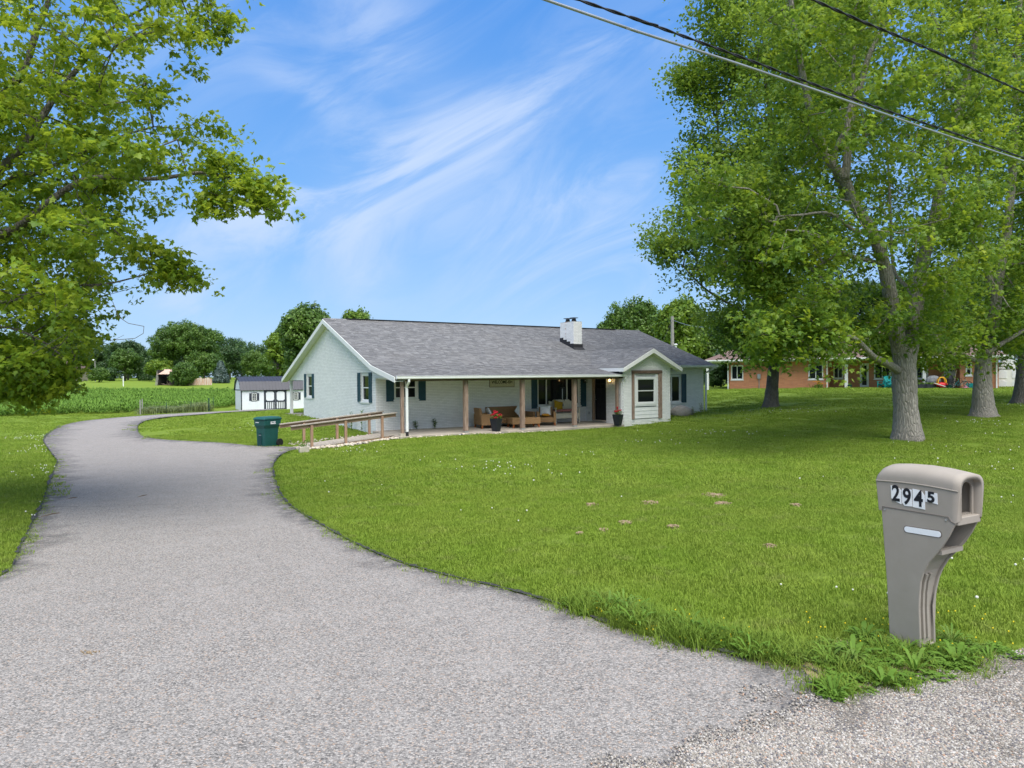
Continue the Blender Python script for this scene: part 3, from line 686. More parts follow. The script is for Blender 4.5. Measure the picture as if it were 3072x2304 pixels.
# windows
window(house, LG, *gh[0][:2], *gh[0][2:], rec=.06); window(house, LG, *gh[1][:2], *gh[1][2:], rec=.06)
for a_, b_ in ((.38, .69), (1.70, 2.02), (8.30, 8.61), (9.66, 9.98)): shutter(house, LG, a_, b_, 1.12, 2.36)
window(house, FR, *fh[0][:2], *fh[0][2:], rec=.05, mull=((.79+1.84)/2,), casing=.06); window(house, FR, *fh[1][:2], *fh[1][2:], hung=False, mull=(8.50, 9.72), rec=.05)
for a_, b_, z0_, z1_ in ((.43, .77, 1.17, 2.24), (1.87, 2.20, 1.17, 2.24), (7.61, 7.94, .64, 2.24), (10.53, 10.86, .64, 2.24), (15.75, 16.09, .64, 2.2), (17.51, 17.87, .64, 2.2)): shutter(house, FR, a_, b_, z0_, z1_)
window(house, FR, *rh[0][:2], *rh[0][2:], hung=False, rec=.05, mull=(16.8,))
# gable vent
m = MB()
for k in range(4): m.box(-.03, -.01, 5.62+.02*k, 5.93, 4.44+k*.07, 4.47+k*.07)
m.box(-.035, -.005, 5.56, 5.60, 4.38, 4.74); m.box(-.035, -.005, 5.94, 5.98, 4.38, 4.74); m.box(-.035, -.005, 5.6, 5.94, 4.37, 4.40)
gv = m.build('gable_vent', 'white_paint', house); box('vent_screen', 'black_paint', gv, -.008, -.004, 5.60, 5.94, 4.40, 4.74)
# lap siding in the bay, its window and timber surround
m = MB(); sd_ = m
bwx0, bwx1, bwz0, bwz1 = 11.62, 12.90, .78, 2.08
z = .15
while z < 2.22:
    h_ = min(.17, 2.23-z)
    for a_, b_ in (((11.52, 13.06),) if (z+h_ <= bwz0 or z >= bwz1) else ((11.52, bwx0), (bwx1, 13.06))):
        q = MB(); q.add([(a_, -2.72, z), (b_, -2.72, z), (b_, -2.705, z+h_), (a_, -2.705, z+h_), (a_, -2.66, z), (b_, -2.66, z), (b_, -2.66, z+h_), (a_, -2.66, z+h_)], [(0, 1, 2, 3), (0, 4, 5, 1), (1, 5, 6, 2), (2, 6, 7, 3), (3, 7, 4, 0)])
        q.build('siding_board', 'white_paint', house)
    z += .172
box('bay_backing', 'painted_mortar', house, 11.36, 13.31, -2.655, -2.5, .09, 2.4)
window(house, BF, bwx0, bwx1, bwz0, bwz1, rec=-.03, casing=.10, sill=True)
for nm, b_ in (('timber_trim', (11.40, 11.515, -2.76, -2.62, .12, 2.23)), ('timber_trim', (13.065, 13.285, -2.76, -2.62, .10, 2.23)), ('timber_trim', (11.385, 13.30, -2.77, -2.62, 2.235, 2.38))):
    box(nm, 'beam_wood' if b_[5] > 2.3 else 'post_wood', house, *b_, bevel=.01)
# door in the side wall
dx = 10.87
m = MB(); fb = lambda *a: m.frame_box(*[DS[0], DS[1], DS[2], (0, 0, 1)], *a)
m.frame_box(DS[0], DS[1], DS[2], (0, 0, 1), .50, .66, -.02, .035, .0, 2.15); m.frame_box(DS[0], DS[1], DS[2], (0, 0, 1), .66, 1.50, -.02, .035, 2.05, 2.15)
m.build('door_casing', 'rail_wood', house)
m = MB(); g_ = lambda *a: m.frame_box(DS[0], DS[1], DS[2], (0, 0, 1), *a)
g_(.66, 1.50, -.10, -.05, .03, 2.05)
for zz in (.2, .95):
    for a_, b_ in ((.74, 1.04), (1.12, 1.42)): g_(a_, b_, -.05, -.042, zz, zz+.62)
door = m.build('front_door', 'door_black', house)
m = MB(); g_ = lambda *a: m.frame_box(DS[0], DS[1], DS[2], (0, 0, 1), *a)
for i in range(2):
    for k in range(2): g_(.76+i*.34, 1.04+i*.34, -.052, -.04, 1.56+k*.22, 1.74+k*.22)
m.build('door_pane', 'window_glass', door)
m = MB(); m.tube([(dx+.05, -.73, 1.0), (dx-.04, -.73, 1.0), (dx-.04, -.80, 1.0)], .012, 6); m.ball((dx-.03, -.73, 1.12), .025); m.build('door_handle', 'steel', door)
box('threshold', 'concrete', house, dx-.08, dx+.1, -1.5, -.6, -.02, .03)
# lanterns
def lantern(pl, x, z, lit):
    o, ax, n = [np.array(q, float) for q in pl]; m = MB(); fb = lambda *a: m.frame_box(o, ax, n, (0, 0, 1), *a)
    fb(x-.05, x+.05, .01, .03, z-.1, z+.12)
    for sx in (-.075, .063):
        for sy in (.045, .173): fb(x+sx, x+sx+.012, sy, sy+.012, z-.11, z+.1)
    fb(x-.08, x+.08, .04, .19, z-.125, z-.11); fb(x-.085, x+.085, .035, .195, z+.1, z+.115); fb(x-.04, x+.04, .08, .15, z+.115, z+.14)
    l = m.build('wall_lantern', 'black_paint', house); b = MB(); c = o+ax*x+n*.115; b.ball((c[0], c[1], z-.01), (.028, .028, .05), 8, 6); b.build('bulb', 'bulb_glow' if lit else 'reflector_white', l)
lantern(DS, 1.88, 1.93, True); lantern(FR, 10.98-.25+.0, 1.93, False)
box('outlet_box', 'steel', house, dx-.03, dx-.0, -.34, -.22, .28, .40)
# slab
def slab_z(s, t): return -.006*s+.015*min(t, 0)
m = MB(); m.add([(-.15, -2.72, slab_z(0, -2.7)), (10.9, -2.72, slab_z(10.9, -2.7)), (10.9, .02, slab_z(10.9, 0)), (-.15, .02, 0), (-.15, -2.72, -.7), (10.9, -2.72, -.7), (10.9, .02, -.7), (-.15, .02, -.7)], [(0, 1, 2, 3), (0, 4, 5, 1), (3, 7, 4, 0), (1, 5, 6, 2)])
m.build('porch_slab', 'concrete', house)
box('back_porch_slab', 'concrete', house, -.2, 8, 10.21, 13.2, -.8, .16)
# posts, beam
for i, s in enumerate((.06, 2.77, 5.47, 8.22, 10.70)):
    zb = slab_z(s, -2.45); wd = .085 if 0 < i < 4 else .06
    p = box('porch_post', 'post_wood', house, s-wd, s+wd, -2.45-wd, -2.45+wd, zb+.01, 2.005, bevel=.012)
    box('post_base', 'steel' if i else 'block_concrete', p, s-wd-(.004 if i else .06), s+wd+(.004 if i else .06), -2.45-wd-(.004 if i else .06), -2.45+wd+(.004 if i else .06), zb-.02 if i else -.35, zb+.07 if i else .06)
box('porch_beam', 'beam_wood', house, -.12, 10.84, -2.50, -2.40, 2.008, 2.115, bevel=.008)
for s, mt in ((.08, 'white_paint'), (.95, 'post_wood')): box('back_porch_post', mt, house, s-.07, s+.07, 12.9-.07-(.75 if s > .5 else 0), 12.97-(.75 if s > .5 else 0), .14, 2.03)
box('porch_ceiling', 'soffit', house, -.05, 10.86, -2.38, -.02, 2.13, 2.16); 
box('back_porch_beam', 'soffit', house, .0, 8, 12.85, 13.0, 2.0, 2.12)
# roof deck
rf = MB()
def slope_quad(mb, s0, s1, t0, z0, t1, z1, th=.09):
    n_ = np.array([0, -(z1-z0), (t1-t0)], float); n_ /= np.linalg.norm(n_); n_ *= np.sign(n_[2])
    mb.poly_prism([(s0, t0, z0), (s1, t0, z0), (s1, t1, z1), (s0, t1, z1)], -n_*th)
slope_quad(rf, -.32, 19.92, -.34, roof_z(-.34), TR, ZR)
slope_quad(rf, -.32, 19.92, TR, ZR, 13.35, roof_z(13.35))
slope_quad(rf, -.32, 10.86, -2.70, 2.20, -.34, 2.675)
# cross gable of the bay
GX, GZ, GE = 12.47, 3.42, .486
def gable_quad(mb, sgn, th=.08):
    e = GX+sgn*1.86; ze = GZ-1.86*GE; tb_r = TR-(ZR-GZ)/SL; tb_e = TR-(ZR-ze)/SL
    q = [(GX, -3.02, GZ), (e, -3.02, ze), (e, tb_e, ze), (GX, tb_r, GZ)]
    mb.poly_prism(q, (0, 0, -th)); return q
gq = [gable_quad(rf, -1), gable_quad(rf, 1)]
roof = rf.build('roof', 'shingle', house)
# shingles
def shingles(parent, origin, ax, up, n, regions, n_single, seed):
    """regions: function v-> (x0,x1) list; rows along up"""
    r_ = random.Random(seed); mb = MB(); o, ax, up, n = [np.array(q, float) for q in (origin, ax, up, n)]; sing = []
    key = ('shingle', seed); v0, v1, ivf = regions; v = v0; k = 0
    while v < v1:
        e = min(.142, v1-v)
        for (a_, b_) in ivf(v+.07):
            x = a_-r_.uniform(0, .3)
            while x < b_:
                wd = r_.choice((.12, .16, .2, .26, .32)); p, q = max(x, a_), min(x+wd-.004, b_)
                if q-p > .03:
                    th = r_.choice((.006, .010, .014))
                    if len(sing) < n_single and k < 9 and q-p > .1: sing.append((p, q, v, e, th))
                    else:
                        mb.cur = r_.random()*.98+.01
                        P_ = lambda xx, vv, dd: tuple(o+ax*xx+up*vv+n*dd)
                        mb.add([P_(p, v, th), P_(q, v, th), P_(q, v+e, .002), P_(p, v+e, .002), P_(p, v, 0), P_(q, v, 0)], [(0, 1, 2, 3), (4, 5, 1, 0), (4, 0, 3), (5, 2, 1)])
                x += wd
        v += .142; k += 1
    mb.build('shingle_courses', 'shingle', parent, kind='stuff')
    if sing:
        q = MB(); q.add([(0, 0, 1), (1, 0, 1), (1, 1, .15), (0, 1, .15), (0, 0, 0), (1, 0, 0)], [(0, 1, 2, 3), (4, 5, 1, 0), (4, 0, 3), (5, 2, 1)]); mesh_ = q.mesh('shingle', 'shingle')
        R_m = Matrix((ax, up, n)).transposed().to_euler()
        for p, q_, v, e, th in sing: inst(mesh_, 'shingle', parent, o+ax*p+up*v+n*.001, R_m, (q_-p, e, th))
cs = 1/math.hypot(1, SL); upm = (0, cs, SL*cs); nm_ = (0, -SL*cs, cs); Lm = (TR+.34)/cs
tb = lambda v: -.34+v*cs
def main_iv(v):
    t = tb(v); z_ = roof_z(t) if t > -.34 else 0
    iv = [(-.32, 19.92)]; out = []
    h = min(1.86, (GZ-z_)/GE)
    cut = []
    if h > 0: cut.append((GX-h, GX+h))
    if 2.0 < t < 3.2: cut.append((11.7, 12.29))
    for c_ in cut:
        nv = []
        for a_, b_ in iv:
            if c_[1] <= a_ or c_[0] >= b_: nv.append((a_, b_)); continue
            if c_[0] > a_: nv.append((a_, c_[0]))
            if c_[1] < b_: nv.append((c_[1], b_))
        iv = nv
    return iv
shingles(roof, (0, -.34, roof_z(-.34)), (1, 0, 0), upm, nm_, (0, Lm-.02, main_iv), 0, 1)
ps = .475/2.36; cp = 1/math.hypot(1, ps)
shingles(roof, (0, -2.70, 2.20), (1, 0, 0), (0, cp, ps*cp), (0, -ps*cp, cp), (0, 2.36/cp, lambda v: [(-.32, min(10.86, 20))]), 300, 2)
cg = 1/math.hypot(1, GE); Lg = 1.86/cg
for sgn in (-1, 1):
    e = GX+sgn*1.86; ze = GZ-1.86*GE
    def giv(v, sgn=sgn):
        z_ = ze+v*GE*cg; tbk = TR-(ZR-z_)/SL; return [(0, tbk+3.02)] if sgn > 0 else [(-(tbk+3.02), 0)]
    shingles(roof, (e, -3.02, ze), (0, sgn*1., 0), (-sgn*cg, 0, GE*cg), (sgn*GE*cg, 0, cg), (0, Lg, giv), 0, 4+sgn)
# ridge caps, flashing, valley line
m = MB()
x = -.3
while x < 19.9:
    m.cur = random.random(); m.poly_prism([(x, TR-.15, ZR-.045), (x, TR, ZR+.03), (x, TR+.15, ZR-.045)], (.29 if x+.29 < 19.9 else 19.92-x, 0, 0)); x += .30
m.build('ridge_cap', 'shingle', roof, kind='stuff'); 
m = MB(); m.box(.8, 17.9, TR-.12, TR+.12, ZR+.032, ZR+.05); m.build('ridge_vent', 'flashing_black', roof)
m = MB(); y = -3.0
while y < TR-(ZR-GZ)/SL-.2: m.cur = random.random(); m.poly_prism([(GX-.14, y, GZ-.06), (GX, y, GZ+.022), (GX+.14, y, GZ-.06)], (0, .28, 0)); y += .29
m.build('ridge_cap', 'shingle', roof, kind='stuff')
# fascias and soffits
m = MB()
def board(p, q, h, th, up): m.bar(p, q, th, h, up)
zE = roof_z(13.35)
def rake(s, th, o_=0):     # board under the deck edge in plane x=s
    pts = [(-2.70, 2.20), (-.34, 2.675), (TR, ZR), (13.35, zE)]
    for (t0, z0), (t1, z1) in zip(pts, pts[1:]):
        m.poly_prism([(s, t0, z0-.03), (s, t1, z1-.03), (s, t1, z1-.23), (s, t0, z0-.23)], (th, 0, 0))
rake(-.35, .03); m.build('rake_board', 'white_paint', house); m = MB()
pts = [(-.34, 2.675), (TR, ZR), (13.35, zE)]
for (t0, z0), (t1, z1) in zip(pts, pts[1:]): m.poly_prism([(19.92, t0, z0-.03), (19.92, t1, z1-.03), (19.92, t1, z1-.2), (19.92, t0, z0-.2)], (.03, 0, 0))
m.build('rake_board', 'white_paint', house); box('eave_fascia', 'white_paint', house, 14.36, 19.92, -.37, -.345, 2.50, 2.66)
m = MB()
for (t0, z0), (t1, z1) in zip([(-2.70, 2.20), (-.34, 2.675), (TR, ZR)], [(-.34, 2.675), (TR, ZR), (13.35, zE)]):
    m.poly_prism([(-.318, t0, z0-.20), (-.318, t1, z1-.20), (-.002, t1, z1-.20), (-.002, t0, z0-.20)], (0, 0, .02))
m.box(13.9, 19.9, -.343, 0, 2.50, 2.52)
m.build('soffit', 'soffit', house)
m = MB()   # gable bay: rake boards with returns, left side fascia, dark gap filler
for sgn in (-1, 1):
    e = GX+sgn*1.86; ze = GZ-1.86*GE
    m.poly_prism([(GX, -3.05, GZ-.02), (e, -3.05, ze-.02), (e, -3.05, ze-.20), (GX, -3.05, GZ-.22)], (0, .028, 0))
    m.poly_prism([(GX, -3.02, GZ-.2), (e, -3.02, ze-.2), (e, -2.70, ze-.2), (GX, -2.70, GZ-.2)], (0, 0, .02))
e = GX-1.86; ze = GZ-1.86*GE
m.box(e-.025, e-.002, -3.05, TR-(ZR-ze)/SL-.0, ze-.18, ze-.02)
m.box(e, 10.86, -3.02, .5, ze-.18, ze-.16)
m.box(GX+1.86, GX+1.885, -3.05, -.35, ze-.18, ze-.02)
m.build('bay_fascia', 'white_paint', house)
box('bay_gap_filler', 'flashing_black', house, 10.80, 10.862, -2.68, -.4, 2.02, 2.40)  # black box filling the dark gap between porch roof and bay eave
# gutters
def gutter(x0, x1, y, z):
    m = MB(); pr = [(0, 0), (-.10, 0), (-.12, .03), (-.12, .10), (-.135, .115), (-.12, .12), (-.0, .12)]
    m.poly_prism([(x0, y+a_, z+b_) for a_, b_ in pr], (x1-x0, 0, 0)); return m.build('gutter', 'white_metal', house)
gutter(-.30, 10.98, -2.71, 2.09); gutter(14.37, 19.94, -.375, 2.55)
def downspout(p, zb, side):
    m = MB(); x, y, z = p; m.tube([(x, y-.06, z), (x, y-.06, z-.10), (x+side[0], y+side[1], z-.30), (x+side[0], y+side[1], z-.42)], .048, 8); m.box(x+side[0]-.045, x+side[0]+.045, y+side[1]-.035, y+side[1]+.035, zb, z-.38)
    o = m.build('downspout', 'white_metal', house); return o, x+side[0], y+side[1]
o, x, y = downspout((.20, -2.72, 2.10), .10, (.0, .16)) 
m = MB(); m.tube([(x, y, .12), (x, y, -.12), (x+.02, y-.05, -.25)], .062, 10); m.build('downspout_boot', 'rubber_black', o)
downspout((10.93, -2.72, 2.10), -.15, (-.06, .13)); 
m = MB(); m.tube([(14.45, -.43, 2.55), (14.3, -.43, 2.45), (13.95, -.3, 2.3), (13.95, -.3, -.1)], .045, 8); m.build('downspout', 'white_metal', house)
downspout((19.52, -.40, 2.56), 0, (-.12, .33))
# chimney
m = MB(); cx0, cx1, cy0, cy1 = 11.72, 12.27, 2.02, 3.18; ct = 5.0
m.box(cx0, cx1, cy0, cy1, 3.2, ct); ch = m.build('chimney', 'painted_mortar', house)
CL = ((cx0, 0, 0), (0, 1, 0), (-1, 0, 0)); CF = ((0, cy0, 0), (1, 0, 0), (0, -1, 0))
lay_bricks(ch, CL, [b for b in brick_course_list(lambda z: (cy0, cy1), 3.6, ct, []) if b[2] > roof_z((b[0]+b[1])/2)+.05], np.array([12, 2, 5]), 50, seed=8, proud=.008)
lay_bricks(ch, CF, brick_course_list(lambda z: (cx0, cx1), 3.6, ct, []), np.array([12, 2, 5]), 30, seed=9, proud=.008)
m = MB()
for k in range(4):
    y0 = cy0+k*.29; y1 = y0+.30; z_ = roof_z(y0)-.05; m.box(cx0-.03, cx0-.012, y0-(.02 if k == 0 else 0), y1, z_, roof_z(y0)+.30-(0 if k else .02))
m.box(cx0-.03, cx1+.03, cy0-.03, cy0-.012, roof_z(cy0)-.1, roof_z(cy0)+.26)
m.add([(cx0-.10, cy0-.16, roof_z(cy0-.16)+.02), (cx1+.10, cy0-.16, roof_z(cy0-.16)+.02), (cx1+.03, cy0-.02, roof_z(cy0)+.10), (cx0-.03, cy0-.02, roof_z(cy0)+.10)], [(0, 1, 2, 3)])
m.build('chimney_flashing', 'flashing_black', ch)
for yy in (2.35, 2.88):
    m = MB(); m.lathe([(.13, 0), (.13, .08)], (12.0, yy, ct), 14); m.lathe([(.11, .08), (.11, .17)], (12.0, yy, ct), 14); m.lathe([(.05, .215), (.23, .195), (.235, .18), (.0, .18)], (12.0, yy, ct+.02), 16)
    m.build('flue_cap', 'flashing_black', ch)
m = MB(); m.add([(cx0-.012, 2.62, ct), (cx0-.012, 2.78, ct), (cx0-.0125, 2.72, 4.5), (cx0-.0125, 2.68, 4.1), (cx0-.0125, 2.66, 4.5)], [(0, 1, 2, 3, 4)])
m.build('rust_stain', 'rusty_tin', ch)

# ================================================================== things on the porch (house frame -> world)
def hp(s, t, z=None): return HW(s, t, slab_z(s, t) if z is None else z)
def wicker_leg(t_, pts, h=.13):
    for x, y, ox, oy in pts:
        m = MB(); k = .035; m.add([(x-k, y-k, h), (x+k, y-k, h), (x+k, y+k, h), (x-k, y+k, h), (x+ox-.025, y+oy-.025, 0), (x+ox+.025, y+oy-.025, 0), (x+ox+.025, y+oy+.025, 0), (x+ox-.025, y+oy+.025, 0)], [(0, 1, 2, 3), (4, 7, 6, 5), (0, 4, 5, 1), (1, 5, 6, 2), (2, 6, 7, 3), (3, 7, 4, 0)])
        m.build('leg', 'leg_wood', t_)
def wicker_chair(name, label, cat, loc, rz, W=.80, D=.80, group=None, back=.86):
    t_ = thing(name, label, cat, loc, rz, group); a_ = .12
    box('arm', 'wicker', t_, -W/2, -W/2+a_, -D/2, D/2, .13, .60, bevel=.02); box('arm', 'wicker', t_, W/2-a_, W/2, -D/2, D/2, .13, .60, bevel=.02)
    box('seat', 'wicker', t_, -W/2+a_+.002, W/2-a_-.002, -D/2+.03, D/2-.02, .14, .36, bevel=.02)
    m = MB(); x0 = W/2-a_-.004
    m.add([(-x0, D/2-.17, .36), (x0, D/2-.17, .36), (x0, D/2-.01, .36), (-x0, D/2-.01, .36), (-x0, D/2-.05, back), (x0, D/2-.05, back), (x0, D/2+.06, back), (-x0, D/2+.06, back)], [(0, 3, 2, 1), (4, 5, 6, 7), (0, 1, 5, 4), (1, 2, 6, 5), (2, 3, 7, 6), (3, 0, 4, 7)])
    m.build('backrest', 'wicker', t_, bevel=.02)
    k = .06; wicker_leg(t_, [(sx*(W/2-k), sy*(D/2-k), sx*.02, sy*.02) for sx in (-1, 1) for sy in (-1, 1)]); return t_
wicker_chair('wicker_armchair', 'brown wicker armchair turned sideways, nearest the second porch post', 'armchair', hp(4.62, -.95), H_RZ+math.radians(83), .86, .84, 'wicker porch seats')
wicker_chair('wicker_armchair', 'brown wicker armchair holding a frilly white pillow over an orange round cushion', 'armchair', hp(7.72, -1.02), H_RZ-math.radians(33), .86, .80, 'wicker porch seats', .80)
wicker_chair('wicker_sofa', 'long brown wicker sofa against the brick wall behind the coffee table', 'sofa', hp(6.1, -.48), H_RZ, 2.25, .8, 'wicker porch seats', .84)
t_ = thing('wicker_coffee_table', 'low brown wicker coffee table in front of the wicker sofa', 'coffee table', hp(6.15, -1.52), H_RZ-math.radians(10))
box('tabletop', 'wicker', t_, -.66, .66, -.36, .36, .155, .42, bevel=.02); wicker_leg(t_, [(sx*.58, sy*.28, sx*.03, sy*.02) for sx in (-1, 1) for sy in (-1, 1)], .16)
def pillow(name, label, loc, rot, sx, sy, th, mat, cat='pillow', frill=False, rnd=False):
    n = 13; vs = []; fs = []; rr = np.random.default_rng(int(abs(loc[0])*100) % 97)
    for side in (1, -1):
        for i in range(n):
            for j in range(n):
                u_, v_ = 2*i/(n-1)-1, 2*j/(n-1)-1
                if rnd: r = max(abs(u_), abs(v_)); l_ = math.hypot(u_, v_) or 1; xx, yy = u_/l_*r, v_/l_*r; h_ = math.sqrt(max(0, 1-r*r))
                else: h_ = ((1-u_*u_)*(1-v_*v_))**.42; pin = 1-.07*(1-abs(u_*v_)); xx, yy = u_*pin, v_*pin
                zz = side*(th*h_+(rr.normal(0, .006) if h_ > 0 else 0))
                if frill and h_ == 0: xx *= 1.02+.05*(i+j & 1); yy *= 1.02+.05*(i+j & 1)
                vs.append((xx*sx, yy*sy, zz))
    for s_ in (0, 1):
        for i in range(n-1):
            for j in range(n-1):
                a_ = s_*n*n+i*n+j; q = (a_, a_+1, a_+n+1, a_+n); fs.append(q if s_ else q[::-1])
    m = MB(); m.add(vs, fs); o = m.build(name, mat, None, smooth=True, label=label, cat=cat); o.location = tuple(loc); o.rotation_euler = rot; return o
R_ = math.radians
pillow('pillow', 'white pillow slumped over the arm of the sideways wicker armchair', hp(4.72, -.98, .62), (R_(65), R_(12), H_RZ+R_(70)), .25, .20, .07, 'white_cloth')
pillow('pillow', 'plump white pillow set on one corner on the wicker sofa', hp(6.55, -.62, .60), (R_(72), R_(45), H_RZ+R_(2)), .25, .25, .08, 'white_cloth')
pillow('pillow', 'white frilly pillow in the wicker armchair by the window', hp(7.70, -.99, .60), (R_(74), 0, H_RZ-R_(33)), .23, .21, .08, 'white_cloth', frill=True)
pillow('cushion', 'small orange round cushion under the frilly white pillow', hp(7.62, -1.13, .405), (R_(8), 0, H_RZ), .20, .17, .045, 'orange_cloth', 'cushion', rnd=True)
pillow('pillow', 'mustard yellow pillow on the cream painted bench', hp(8.85, -.45, .74), (R_(74), R_(14), H_RZ), .26, .25, .08, 'mustard_cloth')
pillow('cushion', 'long red patterned seat cushion along the cream bench', hp(9.15, -.52, .535), (0, 0, H_RZ), .62, .22, .06, 'red_pattern_cloth', 'cushion')
# cream bench
t_ = thing('painted_bench', 'cream painted wooden bench with shaped back below the large window', 'bench', hp(9.15, -.50), H_RZ)
box('seat', 'cream_paint', t_, -.68, .68, -.28, .26, .42, .47, bevel=.01); box('apron', 'cream_paint', t_, -.66, .66, -.27, -.245, .24, .418)
box('backrest', 'cream_paint', t_, -.64, .64, .235, .27, .472, .96); m = MB(); m.box(-.70, .70, .22, .285, .96, 1.02)
for k in range(11): m.ball((-.44+k*.088, .25, 1.06), (.045, .03, .045), 8, 6)
m.box(-.50, .50, .225, .28, 1.02, 1.065); m.build('crest_rail', 'cream_paint', t_)
m = MB()
for k in range(3): m.box(-.60+k*.41, -.22+k*.41, .225, .235, .55, .90)
m.build('back_panel', 'cream_paint', t_)
for sx in (-1, 1):
    x = sx*.69; m = MB(); m.box(x-.025, x+.025, -.28, -.23, 0, .70); m.box(x-.025, x+.025, .22, .27, 0, 1.05); m.box(x-.02, x+.02, -.229, .219, .25, .44); m.build('leg', 'cream_paint', t_)
    box('armrest', 'cream_paint', t_, x-.035, x+.035, -.31, .22, .702, .74, bevel=.008)
# sign
t_ = thing('welcome_sign', 'cream WELCOME-ISH sign in a thin brown frame on the porch wall', 'sign', hp(6.0, -.03, 1.86), H_RZ)
sw, sh = .64, .17; box('board', 'sign_cream', t_, -sw, sw, .0, .012, -sh, sh); m = MB()
for b_ in ((-sw-.02, -sw, -sh-.02, sh+.02), (sw, sw+.02, -sh-.02, sh+.02), (-sw, sw, sh, sh+.02), (-sw, sw, -sh-.02, -sh)): m.box(b_[0], b_[1], -.008, .014, b_[2], b_[3])
m.build('frame', 'sign_frame', t_); m = MB()
for b_ in ((-sw+.05, -sw+.056, -sh+.035, sh-.035), (sw-.056, sw-.05, -sh+.035, sh-.035), (-sw+.05, sw-.05, -sh+.03, -sh+.036), (-sw+.05, sw-.05, sh-.036, sh-.03)): m.box(b_[0], b_[1], -.002, -.0005, b_[2], b_[3])
m.build('border_line', 'sign_frame', t_)
Mx = Matrix.Translation((0, -.002, .035)) @ Matrix.Rotation(R_(90), 4, 'X'); text_mesh('WELCOME-ISH', .19, 'ink_black', t_, 'lettering', Mx, .006, sx=.88)
m = MB()      # thin script line, unreadable at this size
pts = [(-.52+.0052*i, -.003, -.075+.016*math.sin(i*1.1)+.010*math.sin(i*.37)) for i in range(200)]
m.tube(pts, .0016, 3); m.build('script_line', 'sign_frame', t_)
# wind chime
t_ = thing('wind_chime', 'wind chime of dark metal tubes hanging before the large porch window', 'wind chime', hp(8.55, -1.2, 1.62), H_RZ)
m = MB(); m.lathe([(.0, .01), (.09, .01), (.09, -.01), (0, -.01)], (0, 0, 0), 12); m.tube([(0, 0, 0), (0, 0, .5)], .004, 4); m.build('top_ring', 'black_paint', t_)
for k in range(5):
    a_ = k*1.256; m = MB(); m.tube([(.07*math.cos(a_), .07*math.sin(a_), -.05), (.07*math.cos(a_), .07*math.sin(a_), -.62+.05*k)], .014, 6); m.build('chime_tube', 'steel' if k % 2 else 'black_paint', t_)
m = MB(); m.tube([(0, 0, 0), (0, 0, -.72)], .003, 4); m.lathe([(0, 0), (.035, -.10), (.02, -.15), (0, -.17)][::-1], (0, 0, -.70), 8); m.build('wind_catcher', 'shutter_blue', t_)
# planters
def planter(s, t, label, h, flowers, seed, tilt=0):
    g = hp(s, t); t_ = thing('flower_planter', label, 'planter', g, H_RZ, 'tall dark planters of red flowers on the porch')
    m = MB(); a0, a1 = .12, .19; v = []
    for a_, z_ in ((a0, 0), (a1, h), (a1-.015, h), (a1-.03, h-.05)):
        v += [(-a_, -a_, z_), (a_, -a_, z_), (a_, a_, z_), (-a_, a_, z_)]
    f = [(3, 2, 1, 0)]
    for k in range(3):
        for i in range(4): f.append((4*k+i, 4*k+(i+1) % 4, 4*k+4+(i+1) % 4, 4*k+4+i))
    f.append((12, 13, 14, 15)); m.add(v, f); pot = m.build('pot', 'planter_dark', t_, bevel=.008); pot.rotation_euler = (0, 0, R_(20))
    r_ = random.Random(seed); m = MB()
    for k in range(130):
        a_ = r_.uniform(0, 6.28); rr = r_.uniform(.02, .24); z_ = h+r_.uniform(.0, .2)*(1.1-rr*2); c = np.array([rr*math.cos(a_), rr*math.sin(a_), z_]); u_ = np.array([r_.gauss(0, 1) for _ in range(3)]); u_ /= np.linalg.norm(u_); v_ = np.cross(u_, [0, .3, 1]); s_ = r_.uniform(.03, .05)
        m.add([c-u_*s_, c+v_*s_*.6, c+u_*s_, c-v_*s_*.6], [(0, 1, 2, 3)])
    for k in range(12): a_ = r_.uniform(0, 6.28); m.tube([(0, 0, h-.05), (.12*math.cos(a_), .12*math.sin(a_), h+.12), (.2*math.cos(a_), .2*math.sin(a_), h+.16)], .004, 4)
    m.build('foliage', 'weed_leaf', t_)
    for (fx, fy, fz) in flowers:
        m = MB()
        for q in range(9): m.ball((fx+r_.gauss(0, .028), fy+r_.gauss(0, .028), h+fz+r_.gauss(0, .02)), r_.uniform(.02, .034), 6, 4)
        m.build('flower', 'petal_red', t_)
planter(4.12, -2.55, 'dark tapered planter full of red flowers between the porch posts', .52, [(-.1, -.1, .22), (.03, -.12, .12), (.18, -.05, .15), (.24, 0, .10), (-.05, .05, .27), (.05, .05, .26), (-.2, -.05, .16), (-.08, -.14, .05)], 1)
planter(10.35, -2.9, 'dark tapered planter with a few red flowers against the projecting bay', .50, [(-.2, -.05, .14), (-.05, -.05, .16), (.02, .02, .3), (.15, 0, .18)], 2)

